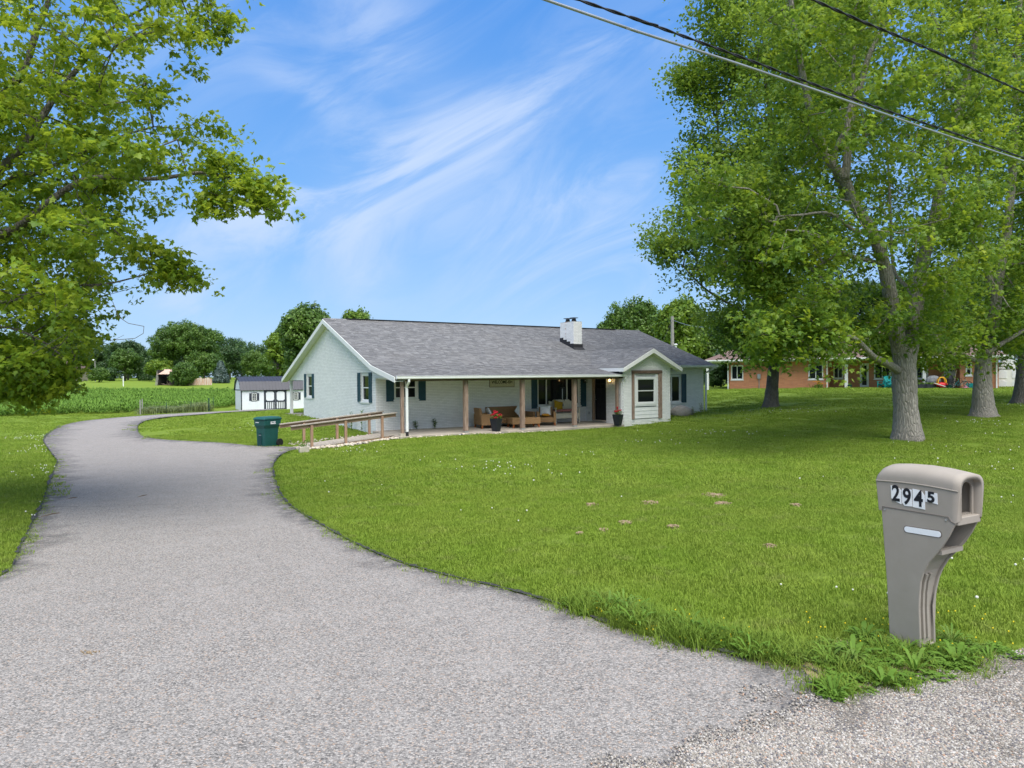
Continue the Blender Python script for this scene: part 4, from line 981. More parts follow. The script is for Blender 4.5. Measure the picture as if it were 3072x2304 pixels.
# ================================================================== ramp
ramp = thing('wooden_ramp', 'weathered wooden access ramp with handrails from the driveway to the porch', 'ramp', A0, H_RZ)
def rz_(s): return -.36+(s+3.9)*(.31/3.7)
x = -3.95; k = 0; pm = {}
q = MB(); q.box(-.068, .068, -.61, .61, -.034, .0); pme = q.mesh('plank', 'plank_wood')
while x < -.28:
    inst(pme, 'plank', ramp, (x+.07, -1.5+random.uniform(-.012, .012), rz_(x+.07)+(.04 if x > -3.5 else .0)+random.uniform(0, .004)), (0, -math.atan(.31/3.7), random.uniform(-.004, .004))); x += .146
for t in (-2.09, -.91): m = MB(); m.bar((-3.3, t, rz_(-3.3)-.085), (-.3, t, rz_(-.3)-.085), .04, .17); m.build('stringer', 'ramp_post_wood', ramp)
hr = lambda s: rz_(s)+.84
for t, sl in ((-2.16, (-3.25, -2.02, -.62)), (-.84, (-3.15, -1.9, -.62))):
    for s in sl: box('post', 'ramp_post_wood', ramp, s-.045, s+.045, t-.045, t+.045, rz_(s)-.35, hr(s)-.03, bevel=.006)
    m = MB(); m.bar((-3.95 if t < -1 else -4.0, t+.065, hr(-3.95)-.055), (-.05, t+.065, hr(-.05)-.055), .038, .14); r_o = m.build('handrail', 'rail_wood', ramp)
    m = MB(); m.bar((-3.97 if t < -1 else -4.02, t+.02, hr(-3.95)+.02), (-.03, t+.02, hr(-.03)+.02), .14, .035); m.build('rail_cap', 'plank_wood', ramp)
# concrete block planter at the ramp foot
p = hit(912, 1358); t_ = thing('block_planter', 'square tan concrete block with a small plant at the foot of the ramp', 'planter', p, .5)
box('block', 'block_concrete', t_, -.16, .16, -.10, .10, 0, .2, bevel=.01); m = MB(); r2 = random.Random(4)
for k in range(40): c = np.array([r2.gauss(0, .06), r2.gauss(0, .05), .2+r2.uniform(0, .22)]); u_ = np.array([r2.gauss(0, 1), r2.gauss(0, 1), r2.gauss(0, .5)])*.03; m.add([c-u_, c+(0, 0, .02), c+u_, c-(0, 0, .02)], [(0, 1, 2, 3)])
m.tube([(0, 0, .15), (0, 0, .4)], .005, 4); m.build('foliage', 'weed_leaf', t_)
# river stones beside ramp and slab
stones = []
for k in range(6):
    m = MB(); m.ball((0, 0, 0), (.05, .038, .028), 8, 6, .08, k); stones.append(template(m, 'stone', 'river_stone' if k % 3 else 'pebble', True))
pts = []
for k in range(740):
    s = random.uniform(-3.6, .4) if k < 620 else random.uniform(.2, 7); t = random.gauss(-2.38, .10) if k < 500 else (random.gauss(-2.80, .05) if k >= 620 else random.gauss(-.3, .22))
    if k < 500: s = random.uniform(-3.5, .5)
    P_ = HW(s, t); P_[2] = gz(P_[0], P_[1])+random.uniform(0, .035)+(.03 if k < 500 else .005); pts.append(P_)
n = len(pts); scatter('river_stones', pts, rng.uniform(0, 6.28, (n, 3))*[.1, .1, 1], rng.uniform(.6, 1.35, n), rng.integers(0, 6, n), stones)

# ================================================================== wheeled bin
p = hit(797, 1343.5); bn = thing('wheeled_bin', 'dark green wheeled rubbish bin at the edge of the driveway', 'bin', (p[0]-.05, p[1]+.42, p[2]+.01), R_(-33))
def taper(name, mat, prof, parent, **k):   # prof: (halfx0,halfx1,y0,y1,z)
    m = MB(); v = []; f = []
    for hx, y0, y1, z_ in prof: v += [(-hx, y0, z_), (hx, y0, z_), (hx, y1, z_), (-hx, y1, z_)]
    for i in range(len(prof)-1):
        for j in range(4): f.append((4*i+j, 4*i+(j+1) % 4, 4*i+4+(j+1) % 4, 4*i+4+j))
    f.append((3, 2, 1, 0)); q = 4*(len(prof)-1); f.append((q, q+1, q+2, q+3)); m.add(v, f); return m.build(name, mat, parent, **k)
taper('body', 'bin_green', [(.225, -.32, .22, 0), (.245, -.34, .27, .68), (.30, -.385, .33, .80), (.305, -.39, .34, 1.0)], bn, bevel=.02)
m = MB(); m.box(-.13, .07, -.352, -.33, .04, .40); m.build('front_recess', 'bin_dark', bn); box('catch_bar', 'steel', bn, -.09, .05, -.352, -.338, .43, .445); box('catch_pocket', 'bin_dark', bn, -.07, .04, -.347, -.33, .45, .52)
taper('lid', 'bin_green', [(.325, -.42, .36, 1.0), (.33, -.425, .365, 1.03), (.30, -.36, .33, 1.075), (.26, -.30, .28, 1.10)], bn, bevel=.015)
m = MB(); m.tube([(-.24, .40, 1.02), (.24, .40, 1.02)], .018, 8); m.box(-.25, -.20, .33, .41, .98, 1.03); m.box(.20, .25, .33, .41, .98, 1.03); m.build('handle', 'bin_dark', bn)
for sx in (-1, 1):
    m = MB(); m.tube([(sx*.23, .30, .14), (sx*.285, .30, .14)], .14, 18); wh = m.build('wheel', 'rubber_black', bn)
    m = MB(); m.tube([(sx*.286, .30, .14), (sx*.292, .30, .14)], .085, 14); m.build('hub', 'black_paint', wh)
m = MB(); m.tube([(-.28, .30, .14), (.28, .30, .14)], .012, 6); m.build('axle', 'steel', bn)
m = MB(); x = .306
m.box(x, x+.002, -.14, .10, .84, .86); m.box(x, x+.002, -.12, .08, .87, .93); m.build('white_logo', 'sticker_white', bn)
m = MB(); m.box(x+.0022, x+.003, -.09, .05, .885, .915); m.build('logo_band', 'bin_green', bn)
m = MB()
for k in range(6): m.box(-.20+k*.032, -.178+k*.032, -.3925, -.3895, .885, .915)
m.build('stamped_number', 'sticker_white', bn)

# ================================================================== mailbox post
d = np.array([.47, -.883, 0]); nn_ = np.array([.883, .47, 0]); MP = atY(2670, 1934, 4.62)
MRZ = math.atan2(d[1], d[0])   # local x = towards the road, local y = away from the viewer side
mz = gz(MP[0], MP[1]); mb_ = thing('mailbox', 'taupe plastic mailbox post numbered 2945 at the end of the driveway', 'mailbox', (MP[0], MP[1], min(mz, MP[2])), MRZ)
off = MP[2]-min(mz, MP[2])
WT, WB = .272, .175
def ypos(z): return WT if z > .75 else WB+(WT-WB)*max(0, (z-.3))/.45 if z > .3 else WB
prof = [(0.0, -.04), (-.023, .414), (-.061, .905), (-.052, .935), (.385, .941), (.40, .916), (.426, .905), (.387, .816), (.345, .742), (.300, .675), (.259, .617), (.228, .547), (.212, .487), (.203, .4), (.200, .298), (.205, .146), (.210, -.04)]
prof = [(a_, b_+off) for a_, b_ in prof]
def side_panel(y, th, name='side_panel'):
    m = MB(); k = len(prof); v = [(a_, y(b_), b_) for a_, b_ in prof]+[(a_, y(b_)+th, b_) for a_, b_ in prof]
    m.add(v, [tuple(range(k))[::-1], tuple(range(k, 2*k))]+[(i, (i+1) % k, k+(i+1) % k, k+i) for i in range(k)]); return m.build(name, 'mailbox_taupe', mb_, bevel=.006)
side_panel(lambda z: 0, .018); side_panel(lambda z: ypos(z-off)-.018, .018)
m = MB()     # back shell and recessed curved front face
bk = [(0.0, -.04), (-.023, .414), (-.061, .905)]
def shell(path, th, inset):
    for (a0, z0), (a1, z1) in zip(path, path[1:]):
        z0 += off; z1 += off; m.add([(a0, inset, z0), (a0, ypos(z0)-inset, z0), (a1, ypos(z1)-inset, z1), (a1, inset, z1), (a0+th, inset, z0), (a0+th, ypos(z0)-inset, z0), (a1+th, ypos(z1)-inset, z1), (a1+th, inset, z1)], [(0, 1, 2, 3), (7, 6, 5, 4), (0, 4, 5, 1), (3, 2, 6, 7)])
shell(bk, .02, .004); shell([(.17, -.04), (.165, .146), (.16, .298), (.163, .4), (.172, .487), (.188, .547), (.222, .617), (.262, .675)], .02, .016)
m.build('post_shell', 'mailbox_taupe', mb_)
m = MB(); path = [(.195, .10), (.187, .298), (.19, .4), (.2, .48), (.215, .53)]
for y in (.06, .105):
    for (a0, z0), (a1, z1) in zip(path, path[1:]): m.bar((a0, y, z0+off), (a1, y, z1+off), .022, .014, (1, 0, 0))
m.build('front_rib', 'mailbox_taupe', mb_); box('foot_step', 'mailbox_taupe', mb_, .17, .208, .018, WB-.018, -.04, .06+off, bevel=.006)
m = MB(); m.box(-.03, .31, .018, WT-.018, .685+off, .70+off); m.box(.30, .335, .018, WT-.018, .688+off, .715+off); m.build('newspaper_shelf', 'mailbox_taupe', mb_)
m = MB(); m.box(.10, .11, .018, WT-.018, .70+off, .90+off); m.build('shelf_back', 'mailbox_taupe_shaded', mb_)
m = MB(); m.box(-.045, .41, .018, WT-.018, .90+off, .93+off); m.box(.39, .44, .012, WT-.012, .895+off, .945+off); m.build('box_floor', 'mailbox_taupe', mb_, bevel=.005)
m = MB()
for k in range(12): m.box(.37, .40, .03+k*.018, .04+k*.018, .945+off, .952+off)
m.build('floor_ridges', 'mailbox_taupe', mb_)
# arched cap: section varies along x
m = MB(); secs = []
xs = [(-.100, .0), (-.095, .55), (-.075, .85), (-.04, 1.0), (.05, 1.04), (.18, 1.06), (.30, 1.03), (.40, .97), (.452, .92)]
NS = 22; v = []
def section(x, hs, inset, bottom):
    w2 = WT/2-inset; pts = []; hgt = .105*hs; base = 1.115+off
    sh = .012*math.sin(max(0, min(1, (x+.1)/.55))*math.pi)
    pts.append((x+(bottom[1]), inset, bottom[0]+off)); 
    for k in range(NS+1):
        a_ = math.pi*k/NS; pts.append((x, WT/2-w2*math.cos(a_)*abs(math.cos(a_))**-.25 if abs(math.cos(a_)) > .01 else WT/2, base+sh-inset*.3+(hgt-inset)*max(0, math.sin(a_))**.72))
    pts.append((x+bottom[1], WT-inset, bottom[0]+off)); return pts
sec = [section(x, h_, 0.0, (.936 if -.05 < x < .38 else .91, .02 if x < 0 else (-.024 if x > .4 else 0))) for x, h_ in xs]
K_ = len(sec[0]); v = [p for s in sec for p in s]; f = [(i*K_+j, i*K_+j+1, (i+1)*K_+j+1, (i+1)*K_+j) for i in range(len(sec)-1) for j in range(K_-1)]
n0 = len(v); inn = [section(x, h_, .024, (.93, 0)) for x, h_ in xs[2:]]; v += [p for s in inn for p in s]
f += [(n0+(i+1)*K_+j, n0+(i+1)*K_+j+1, n0+i*K_+j+1, n0+i*K_+j) for i in range(len(inn)-1) for j in range(K_-1)]
a0 = (len(sec)-1)*K_; b0 = n0+(len(inn)-1)*K_; f += [(a0+j, a0+j+1, b0+j+1, b0+j) for j in range(K_-1)]
f.append(tuple(range(K_))[::-1]); f.append(tuple(range(n0, n0+K_)))
m.add(v, f); cp_ = m.build('arched_box', 'mailbox_taupe', mb_, smooth=False); cp_.data.polygons.foreach_set('use_smooth', [len(p.vertices) == 4 for p in cp_.data.polygons])
m = MB(); m.add([p for p in section(.22, .96, .03, (.935, 0))], [tuple(range(K_))]); m.build('inner_back', 'mailbox_taupe_shaded', mb_)
m = MB(); a_i = section(.405, .97, .024, (.93, 0)); a_o = section(.405, .97, .050, (.93, 0)); a_b = [(p[0]-.012, p[1], p[2]) for p in a_o]; k_ = len(a_i)
m.add(a_i+a_o+a_b, [(j, k_+j, k_+j+1, j+1) for j in range(k_-1)]+[(k_+j, 2*k_+j, 2*k_+j+1, k_+j+1) for j in range(k_-1)]); m.build('door_rim', 'mailbox_taupe', mb_)
# drip edge line of the roof on the side
m = MB(); m.tube([(x, -.002, 1.112+off+.012*math.sin((x+.1)/.55*math.pi)) for x in np.linspace(-.098, .445, 12)], .0045, 6); m.build('drip_edge', 'mailbox_taupe', mb_)
m = MB(); m.tube([(-.055, -.001, .907+off), (-.052, -.001, .938+off), (.385, -.001, .943+off), (.402, -.001, .916+off), (.43, -.001, .908+off)], .003, 5); m.build('seam', 'mailbox_taupe_shaded', mb_)
for a_, z_ in ((-.035, .920), (.372, .922)): m = MB(); m.tube([(a_, .002, z_+off), (a_, -.005, z_+off)], .007, 8); m.build('screw', 'steel', mb_)
m = MB(); k = 8; pr = [(.128+.0-.019*math.cos(math.pi*i/k-math.pi/2)-.0, .815-.019*math.sin(math.pi*i/k-math.pi/2)) for i in range(k+1)][::-1]
pts = [(.118, .795), (.325, .803)]
ring = [( .120-.018*math.sin(math.pi*i/8), .8155-.020*math.cos(math.pi*i/8)*-1) for i in range(9)]
ring = [(.120-.018*math.sin(math.pi*i/8), .814+.019*math.cos(math.pi*i/8)) for i in range(9)]+[(.322+.018*math.sin(math.pi*i/8), .822-.019*math.cos(math.pi*i/8)) for i in range(9)]
m.poly_prism([(a_, -.0035, b_+off) for a_, b_ in ring], (0, .003, 0)); m.build('reflector', 'reflector_white', mb_)
ring2 = [((a_-.221)*1.06+.221, (b_-.818)*1.28+.818) for a_, b_ in ring]; m = MB(); m.poly_prism([(a_, -.0012, b_+off) for a_, b_ in ring2], (0, .001, 0)); m.build('reflector_rim', 'mailbox_taupe_shaded', mb_)
# number stickers (peeling)
st = [('2', [(.008, 1.092), (.055, 1.087), (.082, 1.068), (.083, .975), (.05, .985), (.013, 1.005)], .045, 1.038, .004), ('9', [(.086, 1.080), (.152, 1.083), (.156, .972), (.105, .968), (.088, .985)], .121, 1.028, 0), ('4', [(.158, 1.090), (.215, 1.086), (.238, 1.055), (.240, .965), (.160, .970)], .199, 1.027, -.002), ('5', [(.242, 1.088), (.318, 1.082), (.320, 1.012), (.300, 1.016), (.242, 1.018)], .279, 1.049, .002)]
for ch_, pl_, cx_, cz_, _ in st:
    m = MB(); m.poly_prism([(a_, -.004-.001*(i == 1), b_+off) for i, (a_, b_) in enumerate(pl_)], (0, .0035, 0)); s_o = m.build('number_sticker', 'sticker_white', mb_)
    Mx = Matrix.Translation((cx_, -.0055, cz_+off)) @ Matrix.Rotation(R_(90), 4, 'X'); text_mesh(ch_, .148 if ch_ != '5' else .094, 'ink_black', s_o, 'numeral', Mx, .0035, .0004, sx=.78 if ch_ != '5' else 1.1)

# ================================================================== shed
def px_line_frame(p0, p1):
    dd = p1-p0; dd[2] = 0; L = np.linalg.norm(dd); dd /= L; return dd, L
sp0 = atY(724, 1231.6, 64.8); sp1 = atY(857, 1227.5, 66.9); sdx, _ = px_line_frame(sp0.copy(), sp1.copy())
SRZ = R_(30); sdx = np.array([math.cos(SRZ), math.sin(SRZ), 0])
def s_on(px, o, dr, th_=None):    # distance along dr from o where the pixel column crosses
    r = ray(px, 1150); n_ = np.array([-dr[1], dr[0], 0]); k = (n_@(o-CC))/(n_@r); return float((CC+r*k-o)@dr)
shed = thing('garden_shed', 'white barn-style garden shed with dark trim, metal roof and double doors', 'shed', (sp0[0], sp0[1], sp0[2]-.05), SRZ)
wl = s_on(755, sp0, sdx); wr_ = s_on(769, sp0, sdx); dl = s_on(793.5, sp0, sdx); dr_ = s_on(857, sp0, sdx); w2l = s_on(884, sp0, sdx); SLN = dl+dr_
SD = 3.7
m = MB(); m.box(0, SLN, 0, SD, 0, 2.0); EZ, BZ, TZ = 2.03, 2.78, 3.22
m.poly_prism([(0, 0, 2.0), (0, SD, 2.0), (0, SD-.42, BZ), (0, SD/2, TZ), (0, .42, BZ)], (SLN, 0, 0)); m.build('wall', 'shed_white', shed)
m = MB(); x = .1
while x < SLN-.1:
    if not (dl-.05 < x < dr_+.05): m.box(x, x+.17, -.012, 0, .05, 1.98)
    x += .2
y = .08
while y < SD-.2: m.box(-.012, 0, y, y+.17, .05, 2.0); y += .2
m.build('siding_board', 'shed_white', shed, kind='stuff')
def rp(x0, x1, pts, name, mat, th=.03):
    m = MB(); k = len(pts); m.poly_prism([(x0, a_, b_) for a_, b_ in pts]+[(x0, a_, b_-th) for a_, b_ in pts[::-1]], (x1-x0, 0, 0)); return m.build(name, mat, shed)
pan = .30; n_ = int((SLN+.2)/pan); pts = [(-.16, EZ-.06), (.40, BZ+.03), (SD/2, TZ+.06), (SD-.40, BZ+.03), (SD+.16, EZ-.06)]
for i in range(n_+1):
    a_ = -.1+i*pan; b_ = min(a_+pan-.01, SLN+.1)
    if b_-a_ < .05: continue
    for q_ in (pts[:2], pts[1:3], pts[2:4], pts[3:]):
        o = rp(a_, b_, q_, 'roof_panel', 'charcoal_roof')
m = MB()
for i in range(n_+1):
    x = -.1+i*pan
    for (y0, z0), (y1, z1) in zip(pts, pts[1:]): m.bar((x, y0, z0+.01), (x, y1, z1+.01), .03, .035)
m.build('roof_rib', 'charcoal_roof', shed, kind='stuff')
m = MB()
for b_ in ((-.02, .07, -.02, .07, 0, 2.0), (SLN-.07, SLN+.02, -.02, .07, 0, 2.0), (-.02, .04, SD-.06, SD+.02, 0, 2.0), (-.02, SLN+.02, -.03, -.013, 1.93, 2.03), (-.025, -.013, .07, SD-.06, 1.95, 2.03), (dl-.07, dl, -.03, .0, 0, 1.93), (dr_, dr_+.07, -.03, 0, 0, 1.93)): m.box(*b_)
for x in (-.11, SLN+.09):
    for (y0, z0), (y1, z1) in zip(pts, pts[1:]): m.bar((x, y0, z0-.04), (x, y1, z1-.04), .02, .12)
m.build('trim', 'charcoal_trim', shed)
dm = (dl+dr_)/2
for x0, x1 in ((dl+.005, dm-.008), (dm+.008, dr_-.005)):
    box('door', 'shed_white', shed, x0, x1, -.022, -.004, .06, 1.92); dd_ = shed.children[-1]
    m = MB(); c = .11; m.box(x0, x0+c, -.04, -.022, .06, 1.92); m.box(x1-c, x1, -.04, -.022, .06, 1.92)
    for z0, z1 in ((.06, .15), (.80, .92), (1.82, 1.92)): m.box(x0+c, x1-c, -.04, -.022, z0, z1)
    w_ = (x1-x0-2*c)
    for k in range(4): xx = x0+c+w_*(k+.7)/4.4; m.box(xx, xx+.07, -.04, -.022, .15, .80)
    for sx, sz in ((0, 0), (1, 0), (0, 1), (1, 1)):
        X_ = x1-c if sx else x0+c; Z_ = 1.82 if sz else .92; ddx = -.13 if sx else .13; ddz = -.13 if sz else .13
        m.poly_prism([(X_, -.04, Z_), (X_+ddx, -.04, Z_), (X_, -.04, Z_+ddz)], (0, .018, 0))
    m.build('door_frame', 'charcoal_trim', dd_)
for a_, b_ in ((wl, wr_), (SLN-wr_, SLN-wl)):
    z0, z1 = .98, 1.66; m = MB(); c = .05
    m.box(a_-.05, b_+.05, -.02, -.012, z0-.09, z1+.09); wf = m.build('window', 'charcoal_trim', shed)
    m = MB()
    for q_ in ((a_, a_+c, z0, z1), (b_-c, b_, z0, z1), (a_+c, b_-c, z0, z0+c), (a_+c, b_-c, z1-c, z1)): m.box(q_[0], q_[1], -.045, -.02, q_[2], q_[3])
    mid = (a_+b_)/2; m.box(mid-.012, mid+.012, -.04, -.024, z0+c, z1-c)
    for k in (1, 2, 3): zz = z0+(z1-z0)*k/4; m.box(a_+c, b_-c, -.038, -.026, zz-.012, zz+.012)
    m.build('sash', 'white_paint', wf); box('pane', 'window_glass', wf, a_+c, b_-c, -.024, -.021, z0+c, z1-c)
    for x0 in (a_-.24, b_+.06): box('shutter', 'charcoal_trim', shed, x0, x0+.18, -.04, -.013, z0-.02, z1+.02)

# ================================================================== neighbour's brick house
np0 = atY(2188, 1168, 61); np1 = atY(2960, 1166, 52); ndx, NL = px_line_frame(np0.copy(), np1.copy()); NRZ = math.atan2(ndx[1], ndx[0])
nz = float(min(np0[2], np1[2]))-.1; n0_ = np.array([np0[0], np0[1], nz])
nh = thing('orange_brick_house', 'low orange brick house with brownish red roof beyond the lawn trees', 'house', n0_, NRZ)
S = lambda px, back=0: s_on(px, n0_+back*np.array([-ndx[1], ndx[0], 0]), ndx)
EH = 2.62
s_l, s_r, s_pr, s_e = 0, S(2485), S(2880), S(2996)
NF = ((0, 0, 0), (1, 0, 0), (0, -1, 0)); PB = 1.6
NP = ((0, PB, 0), (1, 0, 0), (0, -1, 0))
h1 = [(S(2193), S(2230), .95, 2.25), (S(2425), S(2470), .95, 2.25)]
h2 = [(S(2500, PB), S(2530, PB), 1.0, 2.2), (S(2583, PB), S(2603, PB), .1, 2.2), (S(2622, PB), S(2672, PB), .95, 2.25), (S(2748, PB), S(2785, PB), .95, 2.25), (S(2835, PB), S(2862, PB), .1, 2.15)]
h3 = [(S(2897), S(2916), 1.2, 2.25)]
m = MB(); rect_walls(m, NF, s_l, s_r, -.6, EH, h1, .2); rect_walls(m, NP, s_r, s_pr, -.6, EH, h2, .2); rect_walls(m, NF, s_pr, s_e, -.6, EH, h3, .2)
m.box(s_r-.2, s_r, .2, PB, -.6, EH); m.box(s_pr, s_pr+.2, .2, PB, -.6, EH); m.box(0, .2, .2, 9, -.6, EH); m.box(s_e-.2, s_e, .2, 9, -.6, EH); m.box(.2, s_e-.2, 8.8, 9, -.6, EH)
m.build('wall', 'orange_brick', nh)
for h in h1: window(nh, NF, *h, hung=False, mull=((h[0]+h[1])/2,))
for i in (0, 2, 3): window(nh, NP, *h2[i], hung=False, mull=((h2[i][0]+h2[i][1])/2,))
window(nh, NF, *h3[0])
for i, (mt, lit) in ((1, ('white_paint', 1)), (4, ('white_paint', 0))):
    a_, b_, z0, z1 = h2[i]; m = MB(); m.box(a_, b_, PB+.02, PB+.06, z0, z1); m.box(a_-.08, a_, PB-.03, PB+.02, 0, z1+.08); m.box(b_, b_+.08, PB-.03, PB+.02, 0, z1+.08); m.box(a_, b_, PB-.03, PB+.02, z1, z1+.08)
    d_ = m.build('door', mt, nh)
    if lit: box('pane', 'window_glass', d_, a_+.08, b_-.08, PB+.005, PB+.015, z0+.35, z1-.1)
    else:
        m = MB()
        for q in range(3):
            for r in range(2): m.box(a_+.15+q*.2, a_+.30+q*.2, PB+.01, PB+.018, 1.55+r*.24, 1.74+r*.24)
        m.build('pane', 'window_glass', d_)
# roof: hip, eaves overhanging
xa, xb, ya, yb = S(2113)+.1, s_e+.8, -.75, 9.7; er = EH+.12; rzz = er+2.35
m = MB(); m.add([(xa, ya, er), (xb, ya, er), (xb, yb, er), (xa, yb, er), (xa+5.2, 4.5, rzz), (xb-5.2, 4.5, rzz)], [(0, 1, 5, 4), (1, 2, 5), (2, 3, 4, 5), (3, 0, 4)]); nr = m.build('roof', 'neighbor_roof', nh)
m = MB(); m.box(xa, xb, ya-.03, ya, er-.2, er); m.box(xa-.03, xa, ya, yb, er-.2, er); m.box(xb, xb+.03, ya, yb, er-.2, er); m.box(xa, xb, ya, yb, er-.22, er-.2); m.build('fascia', 'white_paint', nh)
gutter_ = MB(); gutter_.box(xa, xb, ya-.14, ya-.031, er-.11, er); gutter_.build('gutter', 'white_metal', nh)
for px, bk_ in ((2123, -.5), (2539, .0), (2773, .0)):
    s = S(px, bk_); w_ = .12 if px > 2200 else .1; box('porch_post', 'white_paint', nh, s-w_, s+w_, bk_-w_, bk_+w_, -.4, er-.22)
for px in (2184, 2481, 2990): s = S(px, -.15); m = MB(); m.tube([(s, -.6, er-.15), (s, -.12, er-.5), (s, -.12, 0.1)], .05, 6); m.build('downspout', 'white_metal', nh)
s = S(2277, -.1); m = MB(); m.box(s-.13, s+.13, -.14, -.005, 1.05, 1.45); m.box(s-.025, s+.025, -.06, -.005, 0, 1.05); m.build('meter_box', 'steel', nh)
box('porch_slab', 'concrete', nh, s_r, s_pr, -.6, PB, -.5, .06)
def npos(px, back=0, z=None):
    s = S(px, back); o = n0_+ndx*s+np.array([-ndx[1], ndx[0], 0])*back; o[2] = (nz+.06 if (s_r < s < s_pr and back > -.55) else max(gz(o[0], o[1]), nz)) if z is None else z; return o
# small things along the neighbour's porch
def adirondack(px, back, rz, label):
    t_ = thing('garden_chair', label, 'garden chair', npos(px, back), rz, 'teal slatted garden chairs')
    for k in range(5): m = MB(); m.bar((-.22+k*.11, .15, .32), (-.26+k*.13, .55, 1.02-.04*abs(k-2)), .09, .02, (0, 1, 0)); m.build('slat', 'teal_plastic', t_)
    m = MB()
    for k in range(5): m.box(-.26, .26, -.35+k*.11, -.26+k*.11, .36-.02*k, .38-.02*k)
    m.build('seat', 'teal_plastic', t_)
    for sx in (-1, 1):
        m = MB(); m.box(sx*.30-.02, sx*.30+.02, -.38, -.30, 0, .56); m.bar((sx*.28, -.36, .34), (sx*.28, .62, .04), .03, .12); m.build('leg', 'teal_plastic', t_); box('armrest', 'teal_plastic', t_, sx*.33-.06, sx*.33+.06, -.42, .35, .56, .585)
adirondack(2652, -.9, NRZ-.6, 'teal slatted garden chair tipped towards the door, left one of the pair'); adirondack(2676, -1.0, NRZ+.8, 'teal slatted garden chair beside the big grey tree trunk, right one of the pair')
t_ = thing('potted_plant', 'small dark potted plant beside the white neighbour porch post', 'potted plant', npos(2549, -.7)); m = MB(); m.lathe([(.12, 0), (.19, .28), (.17, .28)], n=10); m.build('pot', 'bin_dark', t_)
def tuft(mb, c, n, h, sp, wd, r_, lean=.5):
    for k in range(n):
        a_ = r_.uniform(0, 6.283); b_ = np.array([c[0]+r_.gauss(0, sp), c[1]+r_.gauss(0, sp), c[2]]); dr = np.array([math.cos(a_), math.sin(a_), 0]); hh = h*r_.uniform(.6, 1.1); l_ = lean*r_.uniform(.3, 1.2)*hh; pr = np.array([-dr[1], dr[0], 0])*wd*.5
        m1 = b_+dr*l_*.4+(0, 0, hh*.65); tp = b_+dr*l_+(0, 0, hh*(1-.3*lean)); mb.add([b_-pr, b_+pr, m1+pr*.9, m1-pr*.9, tp], [(0, 1, 2, 3), (3, 2, 4)])
m = MB(); tuft(m, (0, 0, .26), 30, .22, .06, .04, random.Random(1)); m.build('foliage', 'weed_leaf', t_)
t_ = thing('flower_clump', 'clump of orange lilies against the brick wall of the neighbour', 'flowers', npos(2453, -.5)); m = MB(); tuft(m, (0, 0, 0), 60, .5, .22, .05, random.Random(2), .8); m.build('foliage', 'weed_leaf', t_); m = MB()
for k in range(14): m.ball((random.gauss(0, .25), random.gauss(0, .15), random.uniform(.35, .6)), .05, 6, 4)
m.build('blossoms', 'orange_petal', t_, kind='stuff')
t_ = thing('slatted_bench', 'small white topped bench on the neighbour porch behind the big trunk', 'bench', npos(2762, .6), NRZ); box('seat', 'cream_paint', t_, -.6, .6, -.2, .2, .55, .6); [box('leg', 'cream_paint', t_, x-.03, x+.03, -.15, .15, 0, .55) for x in (-.5, .5)]
for px, lab in ((2762, 'grey planter box of green plants left of the covered grill'), (2790, 'grey planter box of green plants directly before the covered grill')):
    t_ = thing('planter_box', lab, 'planter', npos(px, -.95), NRZ, 'grey planter boxes'); box('trough', 'charcoal_roof', t_, -.42, .42, -.17, .17, 0, .36); m = MB(); tuft(m, (0, 0, .34), 60, .2, .13, .05, random.Random(px), .7); m.build('foliage', 'weed_leaf', t_)
t_ = thing('covered_grill', 'grill under a crumpled grey cover on the neighbour porch', 'grill', npos(2800, -.2), NRZ); m = MB(); m.lathe([(.30, .12), (.36, .35), (.42, .75), (.36, 1.0), (.22, 1.14), (.05, 1.18)], n=11); g = m.build('cover', 'grill_cover', t_); g.scale = (1.25, .8, 1); box('leg', 'black_paint', t_, -.25, .25, -.12, .12, 0, .13)
t_ = thing('toy_car', 'red ride-on toy car with a yellow roof on the neighbour porch', 'toy car', npos(2825, -.75), NRZ+.15)
m = MB(); m.ball((0, 0, .28), (.42, .26, .22), 12, 8); m.box(-.38, .36, -.22, .22, .12, .34); m.build('body', 'toy_red', t_, smooth=False)
m = MB()
for y in (-.2, .2): m.tube([(-.30, y, .38), (-.24, y, .70), (-.12, y, .86), (.1, y, .88), (.22, y, .74), (.30, y, .38)], .035, 6)
m.box(-.2, .15, -.22, .22, .83, .88); m.build('roof', 'toy_yellow', t_)
for x in (-.26, .26):
    for y in (-.24, .24): m = MB(); m.tube([(x, y-.03, .1), (x, y+.03, .1)], .1, 10); m.build('wheel', 'rubber_black', t_)
t_ = thing('smoker', 'round topped black barrel smoker before the pale neighbour door', 'smoker', npos(2846, -.1), NRZ); m = MB(); m.lathe([(.24, .15), (.30, .3), (.31, .9), (.28, 1.1), (.16, 1.24), (.03, 1.27)], n=14); m.build('barrel', 'black_paint', t_, smooth=False); m = MB(); m.tube([(-.08, 0, 1.26), (-.08, 0, 1.34), (.08, 0, 1.34), (.08, 0, 1.26)], .015, 5); m.build('handle', 'steel', t_)
for a_ in (0, 2.1, 4.2): m = MB(); m.bar((.2*math.cos(a_), .2*math.sin(a_), .2), (.26*math.cos(a_), .26*math.sin(a_), 0), .03, .03); m.build('leg', 'black_paint', t_)
t_ = thing('broom', 'broom leaning on the neighbour wall beside the pale door', 'broom', npos(2861, -.5), NRZ); m = MB(); m.tube([(0, 0, .25), (.22, .5, 1.6)], .022, 6); m.build('handle', 'tan_stone', t_); m = MB(); m.poly_prism([(-.12, 0, 0), (.12, 0, 0), (.05, .02, .28), (-.05, .02, .28)], (0, .05, 0)); m.build('bristles', 'charcoal_trim', t_)
